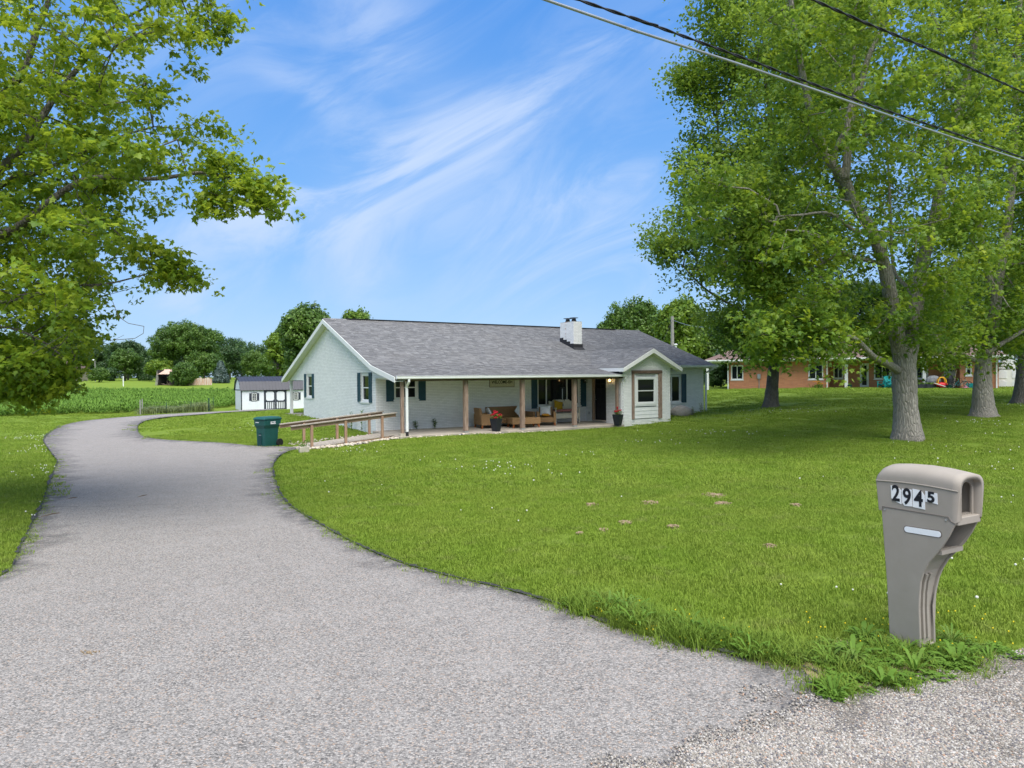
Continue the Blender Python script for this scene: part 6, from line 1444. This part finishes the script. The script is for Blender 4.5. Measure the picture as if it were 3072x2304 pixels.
tree('maple_tree', 'grey maple with flared roots, second thick trunk from the right edge', b2, limbs2, t2, .009, MAPLE_G+MAPLE[:1], 14, .48, 'bark_grey', 'maple trees on the lawn', 8, scale=(.9, 1.4), flare=.45, lod_n=18)
b3 = on(*atY(3066, 1214, 31.8)[:2]); rg = np.random.default_rng(15)
t3 = poly_targets([(2990, -250), (2980, 300), (2940, 700), (2980, 1000), (3040, 1070), (3300, 1080), (3500, 600), (3500, -250)], 300, 32, 4, rg)
limbs3 = [([b3-(0, 0, .3)]+PX([(3068, 1195), (3070, 1120), (3080, 1040), (3100, 900), (3110, 600), (3100, 200)], 31.8), .42, .1), (PX([(3075, 1080), (3040, 1030), (3010, 960)], [31.8, 31, 30.5]), .12, .04)]
tree('maple_tree', 'maple with a dark knot hole cut off by the right edge of the photograph', b3, limbs3, t3, .012, MAPLE_Q, 15, .6, 'bark_dark', 'maple trees on the lawn', 9, scale=(.9, 1.4), flare=.35)

# distant trees
def clump(seed, n, R, L, mat):
    r_ = np.random.default_rng(seed); m = MB()
    for k in range(n):
        d_ = r_.normal(0, 1, 3); d_ /= np.linalg.norm(d_); c = d_*R*r_.uniform(.35, 1)*[1, 1, .8]; a_ = np.cross(d_+r_.normal(0, .5, 3), [.1, .2, 1]); a_ /= np.linalg.norm(a_)+1e-6; b_ = np.cross(a_, d_); s_ = L*r_.uniform(.6, 1.3)
        m.add([c-a_*s_*.5, c-b_*s_*.35, c+a_*s_*.5, c+b_*s_*.4], [(0, 1, 2, 3)])
    return template(m, 'leaf_clump', mat)
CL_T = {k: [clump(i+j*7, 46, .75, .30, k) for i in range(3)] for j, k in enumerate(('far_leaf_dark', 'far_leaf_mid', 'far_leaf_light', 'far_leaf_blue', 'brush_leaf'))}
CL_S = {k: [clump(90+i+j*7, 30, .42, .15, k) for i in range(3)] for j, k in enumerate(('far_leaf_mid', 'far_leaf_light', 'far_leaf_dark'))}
def far_tree(label, px0, px1, ytop, Z, mat, n, seed, ybase=None, lobes=11, trunk=.25, low=.12, shape='round', name='tree', group='trees beyond the field', sc=(.9, 1.5), small=False, loose=1.0):
    rg = np.random.default_rng(seed); x0, x1 = atY(px0, 1130, Z)[0], atY(px1, 1130, Z)[0]; cx = (x0+x1)/2; W_ = (x1-x0)/2; g = gz(cx, Z); top = atY((px0+px1)/2, ytop, Z)[2]-g; base = np.array([cx, Z, g])
    root = thing(name, label, 'tree' if 'bush' not in name else 'bush', base, 0, group); pts = []
    if shape == 'cone':
        h = rg.uniform(0, 1, n)**1.3; a_ = rg.uniform(0, 6.283, n); r = W_*(1-h)*rg.uniform(.75, 1.05, n)+.1; pts = np.stack([r*np.cos(a_), r*np.sin(a_), .3+h*(top-.5)], -1)
    else:
        L_c = [(0, 0, top*(.5+low/2), W_*.78, top*(.5-low/2)*.96)]
        for k in range(lobes):
            a_ = 6.283*k/lobes+rg.uniform(-.4, .4); rr = W_*rg.uniform(.45, .62); zz = top*rg.uniform(low+.22, .80); L_c.append((rr*math.cos(a_), rr*math.sin(a_)*.8, zz, W_*rg.uniform(.22, .46), top*rg.uniform(.10, .22)))
        for k in range(max(2, lobes//2)): L_c.append((W_*rg.uniform(-.45, .45), W_*rg.uniform(-.3, .3), top*rg.uniform(.76, .86), W_*rg.uniform(.26, .4), top*rg.uniform(.10, .14)))
        wts = np.array([l[3]**2 for l in L_c]); wts /= wts.sum()
        for l, c in zip(L_c, rg.multinomial(n, wts)):
            d_ = rg.normal(0, 1, (c, 3)); d_ /= np.linalg.norm(d_, axis=1)[:, None]; d_[:, 2] = np.where(rg.random(c) < .65, np.abs(d_[:, 2]), d_[:, 2]); rad = rg.uniform(.6, 1.14, c)[:, None]*loose; pts.append(np.array(l[:3])+d_*rad*[l[3], l[3], l[4]])
        pts = np.concatenate(pts); pts[:, 2] = np.clip(pts[:, 2], top*low*.6, None)
    n2 = len(pts); rot = rg.uniform(0, 6.28, (n2, 3)); tmp = (CL_S if small else CL_T)[mat]
    m = MB(); m.tube([(0, 0, -.3), (0, 0, top*.35), (.2, 0, top*.75)], [trunk*1.2, trunk, trunk*.3], 8)
    m.build('trunk', 'bark_dark', root, smooth=True); m = MB()
    for k in range(8):
        q = pts[rg.integers(0, n2)]; s_ = top*rg.uniform(.2, .45); m.tube([(0, 0, s_), q*[.5, .5, .6]+[0, 0, s_*.35], q], [trunk*.5, trunk*.3, trunk*.1], 5)
    m.build('branches', 'bark_dark', root, kind='stuff'); scatter('crown', pts, rot, rg.uniform(*sc, n2), rg.integers(0, len(tmp), n2), tmp, root); return root
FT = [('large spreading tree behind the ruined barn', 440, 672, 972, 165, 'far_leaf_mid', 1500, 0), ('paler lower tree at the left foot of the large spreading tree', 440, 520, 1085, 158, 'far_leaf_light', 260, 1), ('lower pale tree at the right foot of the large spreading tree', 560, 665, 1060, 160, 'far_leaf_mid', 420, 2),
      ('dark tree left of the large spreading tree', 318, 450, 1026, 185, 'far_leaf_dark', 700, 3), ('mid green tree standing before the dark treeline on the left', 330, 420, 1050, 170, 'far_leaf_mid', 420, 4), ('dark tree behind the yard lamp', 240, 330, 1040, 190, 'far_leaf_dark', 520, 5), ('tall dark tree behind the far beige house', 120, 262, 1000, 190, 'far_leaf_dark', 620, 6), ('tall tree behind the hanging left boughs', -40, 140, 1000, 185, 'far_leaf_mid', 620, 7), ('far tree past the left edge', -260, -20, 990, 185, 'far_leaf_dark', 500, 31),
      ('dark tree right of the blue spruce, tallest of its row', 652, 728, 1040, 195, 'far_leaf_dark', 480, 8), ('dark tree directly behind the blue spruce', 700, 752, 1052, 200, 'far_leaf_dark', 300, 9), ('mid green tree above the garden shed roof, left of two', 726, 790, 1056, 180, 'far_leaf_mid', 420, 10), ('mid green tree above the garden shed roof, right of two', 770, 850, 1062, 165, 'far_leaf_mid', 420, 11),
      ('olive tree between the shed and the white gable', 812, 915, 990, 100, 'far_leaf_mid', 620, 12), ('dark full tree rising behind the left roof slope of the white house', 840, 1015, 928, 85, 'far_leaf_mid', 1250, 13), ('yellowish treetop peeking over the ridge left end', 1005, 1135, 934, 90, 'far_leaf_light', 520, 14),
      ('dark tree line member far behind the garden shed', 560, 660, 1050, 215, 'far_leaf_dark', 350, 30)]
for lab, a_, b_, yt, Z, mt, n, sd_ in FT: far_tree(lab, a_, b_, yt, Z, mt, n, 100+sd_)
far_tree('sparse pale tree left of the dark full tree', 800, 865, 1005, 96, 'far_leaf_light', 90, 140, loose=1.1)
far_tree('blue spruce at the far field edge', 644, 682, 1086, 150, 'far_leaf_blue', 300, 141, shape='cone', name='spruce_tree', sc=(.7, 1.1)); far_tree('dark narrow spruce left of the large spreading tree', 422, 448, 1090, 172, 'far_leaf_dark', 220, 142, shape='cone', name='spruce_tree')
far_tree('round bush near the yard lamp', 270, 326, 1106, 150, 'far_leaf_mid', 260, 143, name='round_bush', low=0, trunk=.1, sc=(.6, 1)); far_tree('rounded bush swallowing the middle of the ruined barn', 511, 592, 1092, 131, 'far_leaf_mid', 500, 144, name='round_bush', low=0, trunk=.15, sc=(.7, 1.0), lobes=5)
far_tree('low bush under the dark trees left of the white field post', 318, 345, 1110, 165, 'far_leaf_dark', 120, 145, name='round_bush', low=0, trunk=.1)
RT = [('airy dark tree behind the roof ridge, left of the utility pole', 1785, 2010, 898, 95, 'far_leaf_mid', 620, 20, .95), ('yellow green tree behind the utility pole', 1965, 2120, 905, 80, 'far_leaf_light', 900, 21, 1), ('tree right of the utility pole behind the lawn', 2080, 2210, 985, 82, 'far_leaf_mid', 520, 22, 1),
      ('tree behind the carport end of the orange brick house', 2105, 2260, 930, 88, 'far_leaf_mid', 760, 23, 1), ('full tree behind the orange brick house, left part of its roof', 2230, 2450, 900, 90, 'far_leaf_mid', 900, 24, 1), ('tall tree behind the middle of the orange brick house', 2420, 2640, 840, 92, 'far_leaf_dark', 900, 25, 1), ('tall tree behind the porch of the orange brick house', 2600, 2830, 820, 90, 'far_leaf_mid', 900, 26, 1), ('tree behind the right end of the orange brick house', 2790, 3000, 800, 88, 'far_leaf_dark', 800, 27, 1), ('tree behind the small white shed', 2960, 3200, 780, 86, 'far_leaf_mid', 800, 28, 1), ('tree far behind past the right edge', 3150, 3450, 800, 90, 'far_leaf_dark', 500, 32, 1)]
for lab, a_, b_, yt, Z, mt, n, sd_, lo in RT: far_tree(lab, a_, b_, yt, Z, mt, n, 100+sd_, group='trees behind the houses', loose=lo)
for k, (px, yt, lab) in enumerate(((2140, 1090, 'low bush under the carport end of the neighbour house'), (2163, 1060, 'tall shrub at the left corner of the neighbour house'))): far_tree(lab, px-30, px+30, yt, 70, 'far_leaf_dark', 160, 160+k, name='garden_bush', low=0, trunk=.08, sc=(.6, .9), group=None)
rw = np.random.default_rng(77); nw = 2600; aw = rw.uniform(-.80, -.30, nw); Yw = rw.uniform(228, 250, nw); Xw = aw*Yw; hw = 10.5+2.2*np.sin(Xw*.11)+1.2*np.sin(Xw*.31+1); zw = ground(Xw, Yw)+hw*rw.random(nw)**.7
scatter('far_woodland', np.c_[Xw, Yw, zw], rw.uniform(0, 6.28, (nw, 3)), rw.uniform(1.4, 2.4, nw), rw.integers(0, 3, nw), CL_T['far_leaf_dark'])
# bare twig hanging from the left tree
r_ = random.Random(3); m = MB(); m.tube(PX([(338, 905), (355, 950), (385, 970), (432, 979)], 9.6), .004, 4); m.tube(PX([(432, 979), (430, 1000), (405, 1015), (330, 1021)], 9.6), .004, 4); m.tube(PX([(345, 1019), (372, 1005)], 9.6), .0025, 3)
m.build('hanging_twig', 'brown_twig', None, label='thin bare twig dangling below the left maple above the field', cat='twig')

# ================================================================== corn field and grass
corn = []
for k in range(3):
    m = MB(); r_ = random.Random(k)
    for s_ in range(7):
        c = np.array([r_.uniform(-.5, .5), r_.uniform(-.45, .45), 0]); h = r_.uniform(.55, .9)
        for q_ in range(7):
            a_ = r_.uniform(0, 6.28); d_ = np.array([math.cos(a_), math.sin(a_), 0]); z0 = h*r_.uniform(.15, .8); l_ = r_.uniform(.3, .5); pr = np.array([-d_[1], d_[0], 0])*.04
            b_ = c+(0, 0, z0); m1 = b_+d_*l_*.5+(0, 0, .18); tp = b_+d_*l_+(0, 0, .02); m.add([b_-pr*.7, b_+pr*.7, m1+pr, m1-pr, tp], [(0, 1, 2, 3), (3, 2, 4)])
    corn.append(template(m, 'corn_clump', 'corn_leaf'))
cpoly = np.array([hit(p[0], p[1])[:2] if p[1] > 1175 else atY(p[0], p[1], p[2])[:2] for p in [(-500, 1262, 0), (0, 1252, 0), (120, 1247, 0), (250, 1243, 0), (400, 1239, 0), (410, 1232, 0), (640, 1226, 0), (700, 1222, 0), (760, 1215, 0), (1000, 1165, 92), (1000, 1160, 104), (700, 1160, 104), (430, 1163, 103), (230, 1158, 101), (203, 1160, 98), (-500, 1160, 98)]])
x0, y0 = cpoly.min(0); x1, y1 = cpoly.max(0); cg_ = []
for yy in np.arange(y0, y1, .80):
    xx = np.arange(x0, x1, .95); xx = xx+rng.uniform(-.2, .2, len(xx)); y_ = np.full(len(xx), yy)+rng.uniform(-.12, .12, len(xx)); ok = in_poly(xx, y_, cpoly) & (xx/y_ > -.80); cg_.append(np.stack([xx[ok], y_[ok]], -1))
cg_ = np.concatenate(cg_); zz = ground(cg_[:, 0], cg_[:, 1]); n = len(cg_)
scatter('corn_field', np.c_[cg_, zz-.02], np.c_[np.zeros((n, 2)), rng.uniform(0, 6.28, n)], rng.uniform(.8, 1.25, n), rng.integers(0, 3, n), corn)
print('corn', n)
HOUSEP = np.array([HW(s, t)[:2] for s, t in ((-.2, -2.78), (13.88, -2.78), (13.9, -.05), (19.4, -.05), (19.4, 13.2), (-.1, 13.2), (-.02, 0))])
RAMPP = np.array([HW(s, t)[:2] for s, t in ((-3.9, -2.2), (-.1, -2.2), (-.1, -.85), (-3.9, -.85))])
def grass_tpl(seed, R, n, h, wd, mat, lean=.6):
    m = MB(); r_ = random.Random(seed)
    for k in range(n):
        a_ = r_.uniform(0, 6.283); rr = R*math.sqrt(r_.random()); c = (rr*math.cos(a_), rr*math.sin(a_), 0); a2 = r_.uniform(0, 6.283); dr = np.array([math.cos(a2), math.sin(a2), 0]); hh = h*r_.uniform(.5, 1.15); l_ = lean*hh*r_.uniform(.2, 1.3); pr = np.array([-dr[1], dr[0], 0])*wd*.5
        m1 = c+dr*l_*.4+(0, 0, hh*.6); tp = c+dr*l_+(0, 0, hh*.9); m.add([c-pr, c+pr, m1+pr*.8, m1-pr*.8, tp], [(0, 1, 2, 3), (3, 2, 4)])
    return template(m, 'grass_tuft', mat)
G_near = [grass_tpl(i, .19, 190, .042, .0055, 'grass_blade') for i in range(4)]
G_mid = [grass_tpl(10+i, .40, 260, .048, .011, 'grass_blade') for i in range(4)]
G_far = [grass_tpl(20+i, .8, 260, .065, .028, 'grass_blade') for i in range(3)]
G_long = [grass_tpl(30+i, .13, 60, .13, .007, 'long_blade', .9) for i in range(3)]
MOUNDS = ((2142, 1487, 72, 'largest turned soil mound, highest on the right lawn'), (2170, 1513, 52, 'soil mound just below the largest one'), (1950, 1510, 48, 'soil mound left of the largest one'), (1776, 1516, 38, 'faint soil patch farthest left in the lawn'), (1877, 1571, 42, 'soil mound nearest the middle of the lawn'), (1812, 1594, 34, 'small soil mound lower left in the lawn'), (1738, 1604, 20, 'tiny soil mound, lowest on the left'), (2020, 1583, 34, 'pale soil patch right of the middle mound'), (2312, 1642, 38, 'soil mound nearest the mailbox'), (2388, 1518, 30, 'soil mound close to the mailbox top'))
MOUND_XYR = [(*hit(q[0], q[1])[:2], q[2]*.45*hit(q[0], q[1])[1]/F_PX) for q in MOUNDS]
def field(r0, r1, dens, margin=0.02, xlim=.80):
    A_ = 1.6*xlim*(r1*r1-r0*r0)*.5*2; n = int(dens*A_*.8); y = np.sqrt(rng.uniform(r0*r0, r1*r1, n)); x = y*rng.uniform(-xlim-.03, xlim+.03, n)
    ok = ~in_poly(x, y, DRIVE) & ~in_poly(x, y, ROAD) & ~in_poly(x, y, HOUSEP) & ~in_poly(x, y, RAMPP)
    for mx_, my_, mr_ in MOUND_XYR: ok &= np.hypot(x-mx_, y-my_) > mr_+.10*(y < my_+.1)+.04
    return x[ok], y[ok]
def lawn_scatter(name, r0, r1, dens, tmp, sc):
    x, y = field(r0, r1, dens); n = len(x); z = ground(x, y); scatter(name, np.c_[x, y, z], np.c_[rng.normal(0, .05, (n, 2)), rng.uniform(0, 6.28, n)], rng.uniform(*sc, n), rng.integers(0, len(tmp), n), tmp); print(name, n)
lawn_scatter('lawn_grass_blades', 2.5, 13, 40, G_near, (.75, 1.3))
lawn_scatter('lawn_grass_blades', 12, 30, 8, G_mid, (.75, 1.25))
lawn_scatter('lawn_grass_blades', 29, 62, 1.1, G_far, (.7, 1.2))
# ragged long grass and weeds along the edges
def edge_pts(line, n, sp, lo=0, hi=.2):
    line = smooth_line(line, 6); L = np.r_[0, np.cumsum(np.linalg.norm(np.diff(line, axis=0), axis=1))]; out = []
    for k in range(n):
        s = rng.uniform(0, L[-1])*1.0; i = min(np.searchsorted(L, s), len(line)-1); p = line[i]; d_ = line[i]-line[i-1] if i else line[1]-line[0]; d_ = d_/(np.linalg.norm(d_)+1e-9); o = rng.uniform(lo, hi); out.append(p+np.array([-d_[1], d_[0]])*o)
    return np.array(out)
E1 = edge_pts(EDGE_R[:-9], 700, 0, -.02, .12); E2 = edge_pts(EDGE_L[4:48], 420, 0, -.02, .10); E3 = edge_pts(EDGE_R[-22:-9], 170, 0, -.02, .35)
def sideof(E): return E
for nm, E_, tm, sc in (('edge_grass', E1, G_long, (.22, .5)), ('edge_grass', E2, G_long, (.25, .55)), ('edge_grass', E3, G_long, (.5, 1.15))):
    n = len(E_); scatter(nm, np.c_[E_, ground(E_[:, 0], E_[:, 1])], np.c_[np.zeros((n, 2)), rng.uniform(0, 6.28, n)], rng.uniform(*sc, n), rng.integers(0, len(tm), n), tm)
# weeds round the mailbox
def rosette(seed, n, L, wd, mat, up=.5):
    m = MB(); r_ = random.Random(seed)
    for k in range(n):
        a_ = 6.283*k/n+r_.uniform(-.3, .3); d_ = np.array([math.cos(a_), math.sin(a_), 0]); pr = np.array([-d_[1], d_[0], 0]); l_ = L*r_.uniform(.6, 1.1); h = l_*up*r_.uniform(.6, 1.3); w_ = wd*r_.uniform(.8, 1.2)
        st = [(0, .15, 0), (.3, .7, .55), (.6, 1, .9), (.85, .6, .95), (1, .05, .8)]; v = []
        for f_, ww_, hh in st: c = d_*l_*f_+np.array([0, 0, h*hh]); v += [c-pr*w_*ww_*.5+(0, 0, .004), c+pr*w_*ww_*.5+(0, 0, .004)]
        m.add(v, [(2*i, 2*i+1, 2*i+3, 2*i+2) for i in range(4)])
    return m
def clover(seed, n, R):
    m = MB(); r_ = random.Random(seed)
    for k in range(n):
        a_ = r_.uniform(0, 6.28); rr = R*math.sqrt(r_.random()); c = np.array([rr*math.cos(a_), rr*math.sin(a_), r_.uniform(.02, .07)])
        for q in range(3):
            b_ = a_+q*2.094; e = c+np.array([math.cos(b_), math.sin(b_), r_.uniform(-.2, .2)])*.013; s_ = .012
            m.add([e+np.array([s_*math.cos(t), s_*math.sin(t), .003*math.cos(2*t)]) for t in np.linspace(0, 6.283, 7)[:-1]], [(0, 1, 2, 3, 4, 5)])
    return m
STRAW = grass_tpl(60, .09, 40, .045, .004, 'dry_straw', 1.6)
W_T = [template(rosette(1, 9, .15, .035, ''), 'weed_rosette', 'weed_leaf'), template(rosette(2, 12, .2, .022, '', .8), 'weed_rosette', 'weed_leaf'), template(clover(1, 40, .10), 'clover_patch', 'weed_leaf'), template(clover(2, 30, .08), 'clover_patch', 'weed_leaf'), STRAW]
patch = [hit(*p)[:2] for p in [(2300, 1985), (2420, 1945), (2600, 1930), (2820, 1930), (3000, 1960), (3060, 1985), (2960, 1998), (2900, 2022), (2770, 2062), (2640, 2082), (2540, 2105), (2480, 2110), (2440, 2060), (2400, 2010)]]
patch = np.array(patch); x0, y0 = patch.min(0); x1, y1 = patch.max(0); x = rng.uniform(x0, x1, 1400); y = rng.uniform(y0, y1, 1400); ok = in_poly(x, y, patch) & (np.hypot(x-MP[0]-.1, y-MP[1]) > .09); x, y = x[ok], y[ok]
keep = rng.random(len(x)) < .8*(np.sin(x*9+1)*np.sin(y*11)*.5+.55); x, y = x[keep], y[keep]; n = len(x); ix = rng.choice(5, n, p=[.02, .05, .24, .22, .47])
scatter('weeds', np.c_[x, y, ground(x, y)+.005], np.c_[rng.normal(0, .1, (n, 2)), rng.uniform(0, 6.28, n)], rng.uniform(.45, .8, n), ix, W_T)
G_n = 130; q_ = rng.integers(0, len(x), G_n); scatter('edge_grass', np.c_[x[q_]+rng.normal(0, .06, G_n), y[q_]+rng.normal(0, .06, G_n), ground(x[q_], y[q_])], np.c_[np.zeros((G_n, 2)), rng.uniform(0, 6.28, G_n)], rng.uniform(.35, .9, G_n), rng.integers(0, 3, G_n), G_long)
ee = E3[rng.integers(0, len(E3), 60)]; n = len(ee); scatter('weeds', np.c_[ee, ground(ee[:, 0], ee[:, 1])], np.c_[np.zeros((n, 2)), rng.uniform(0, 6.28, n)], rng.uniform(.5, .9, n), rng.integers(0, 4, n), W_T)
for k, (px, py, sc, lab) in enumerate(((2560, 1985, 1.5, 'broad leaved weed rosette left of the mailbox foot'), (2590, 1925, 1.2, 'smaller broad leaved weed behind the left rosette'), (2745, 2020, 1.3, 'long leaved weed directly before the mailbox'), (2655, 2065, 1.1, 'flat leafy weed at the gravel edge'), (2870, 2000, 1.3, 'grassy weed clump right of the mailbox'))):
    p = hit(px, py); m = rosette(40+k, 14, .12*sc, .022*sc if k % 2 == 0 else .032, '', .75); o = m.build('broadleaf_weed', 'weed_leaf', None, label=lab, cat='weed'); o.location = tuple(p)
# bare soil patch under the weeds and mole hills in the lawn
def mound(px, py, w_, label, seed, h=.03, cat='dirt mound'):
    p = hit(px, py); sc = p[1]/F_PX; R = w_*sc/2; r_ = np.random.default_rng(seed); m = MB()
    nr, na = 6, 18; ph = r_.uniform(0, 6.28, 3); vv = [(0, 0, h*.9)]
    for i in range(1, nr+1):
        for j in range(na):
            a_ = 6.283*j/na; f_ = i/nr; rr = R*f_*(1+.22*math.sin(2*a_+ph[0])+.14*math.sin(5*a_+ph[1])+.1*math.sin(9*a_+ph[2])); x_, y_ = rr*math.cos(a_), rr*1.2*math.sin(a_); vv.append((x_, y_, h*(1-f_**1.5)*r_.uniform(.5, 1.2)+.022*(1-f_)-.004+gz(p[0]+x_, p[1]+y_)-p[2]))
    m.add(vv, [(0, 1+j, 1+(j+1) % na) for j in range(na)]+[(1+i*na+j, 1+(i+1)*na+j, 1+(i+1)*na+(j+1) % na, 1+i*na+(j+1) % na) for i in range(nr-1) for j in range(na)])
    for k in range(24): a_ = r_.uniform(0, 6.28); rr = R*math.sqrt(r_.random())*1.1; s_ = r_.uniform(.006, .018)*max(1, R*1.6); x_, y_ = rr*math.cos(a_), rr*1.2*math.sin(a_); m.ball((x_, y_, .02+h*.6*max(0, 1-rr/R)+gz(p[0]+x_, p[1]+y_)-p[2]), (s_*1.3, s_*1.2, s_*.8), 5, 4, .15, k)
    o = m.build('dirt_mound', 'dirt', None, label=label, cat=cat, group='patches of turned soil in the lawn'); o.location = tuple(p)
for i, (px, py, w_, lab) in enumerate(MOUNDS): mound(px, py, w_*.9, lab, i)
strip('bare_soil', wpoly([(2280, 1988), (2400, 2008), (2470, 2045), (2520, 2090)], 2), 'dirt', .10, .26, .014, 5)
sheet('bare_soil', [hit(*p)[:2] for p in [(2400, 2000), (2560, 1950), (2800, 1950), (2960, 1975), (2930, 2000), (2780, 2050), (2640, 2075), (2500, 2095), (2440, 2060)]], 'dirt', .012, .12)
st_o = rock('flat_stone', 'flat pale stone half buried in the grass left of the mailbox', 'stone', hit(2535, 1938)+[0, 0, .01], (.07, .04, .018), 'river_stone', 9, 10); rock('flat_stone', 'rough pinkish stone at the foot of the mailbox', 'stone', hit(2722, 1966)+[0, 0, .015], (.07, .05, .03), 'dirt', 10, 10)
# clover flowers
m = MB(); m.ball((0, 0, .062), .010, 6, 5); FLW = [template(m, 'clover_flower', 'clover_white')]
m = MB(); m.ball((0, 0, .055), .006, 5, 4); FLY = [template(m, 'yellow_flower', 'yellow_petal')]
m = MB(); m.ball((0, 0, .060), .013, 6, 5); FLF = [template(m, 'clover_flower', 'clover_white')]
def flowers(name, r0, r1, dens, tm, thr, fr):
    x, y = field(r0, r1, dens); v = np.sin(x*fr+1.3)*np.sin(y*fr*.8+.4)+.6*np.sin(x*fr*2.3+y*fr*1.7)+.35*rng.normal(0, 1, len(x)); ok = v > thr; x, y = x[ok], y[ok]; n = len(x); scatter(name, np.c_[x, y, ground(x, y)], np.c_[np.zeros((n, 2)), rng.uniform(0, 6, n)], rng.uniform(.8, 1.3, n), np.zeros(n), tm); print(name, n)
flowers('clover_flowers', 4, 14, 8, FLW, 1.3, .9); flowers('clover_flowers', 12, 34, 6, FLF, 1.12, .55); 
x, y = edge_pts(E3, 120, 0, -.2, .2).T; n = len(x); x = np.r_[x, rng.uniform(2.0, 3.6, 60)]; y = np.r_[y, rng.uniform(3.9, 5.2, 60)]; n = len(x)
ok = ~in_poly(x, y, DRIVE) & ~in_poly(x, y, ROAD); x, y = x[ok], y[ok]; n = len(x); scatter('yellow_flowers', np.c_[x, y, ground(x, y)], np.zeros((n, 3)), np.ones(n), np.zeros(n), FLY)
# loose gravel
pb = []
for k in range(4):
    m = MB(); r_ = random.Random(k)
    for q in range(170):
        m.cur = r_.random(); a_ = r_.uniform(0, 6.28); rr = .13*math.sqrt(r_.random()); s_ = r_.choice((.003, .004, .005, .0065)); m.ball((rr*math.cos(a_), rr*math.sin(a_), s_*.5), (s_*r_.uniform(.9, 1.4), s_, s_*.8), 5, 4, .1, q)
    pb.append(template(m, 'pebble_patch', 'pebble'))
x = rng.uniform(-1.5, 6, 9000); y = rng.uniform(1.2, 5.6, 9000); dR = dist_poly(x, y, ROAD); ok = (in_poly(x, y, ROAD) | (in_poly(x, y, DRIVE) & (rng.random(9000) < np.exp(-dR/.05)*.3))) & (np.abs(x/y) < .82)
x, y = x[ok][:2900], y[ok][:2900]; n = len(x); scatter('loose_gravel', np.c_[x, y, ground(x, y)+.022], np.c_[np.zeros((n, 2)), rng.uniform(0, 6, n)], rng.uniform(.7, 1.15, n), rng.integers(0, 4, n), pb)
# stray twigs and leaves on the driveway
for k, (a_, b_, lab) in enumerate((((125, 1556), (178, 1545), 'dark stick on the driveway near its left edge'), ((413, 1497), (440, 1490), 'short stick in the middle of the driveway'), ((200, 1503), (232, 1498), 'short stick left on the driveway'))):
    p, q = hit(*a_), hit(*b_); m = MB(); m.tube([p-p+(0, 0, .03), (q-p)*.5+(0, .03, .04), q-p+(0, 0, .03)], .010, 5); o = m.build('stick', 'brown_twig', None, label=lab, cat='stick'); o.location = tuple(p)
m = MB(); r_ = random.Random(6)
for k in range(26): m.ball((r_.gauss(0, .035), r_.gauss(0, .014), .02+r_.uniform(0, .006)), .006, 5, 4)
o = m.build('dirt_crumbs', 'dirt', None, label='small brown crumb heap low on the driveway', cat='dirt'); o.location = tuple(hit(272, 1967))
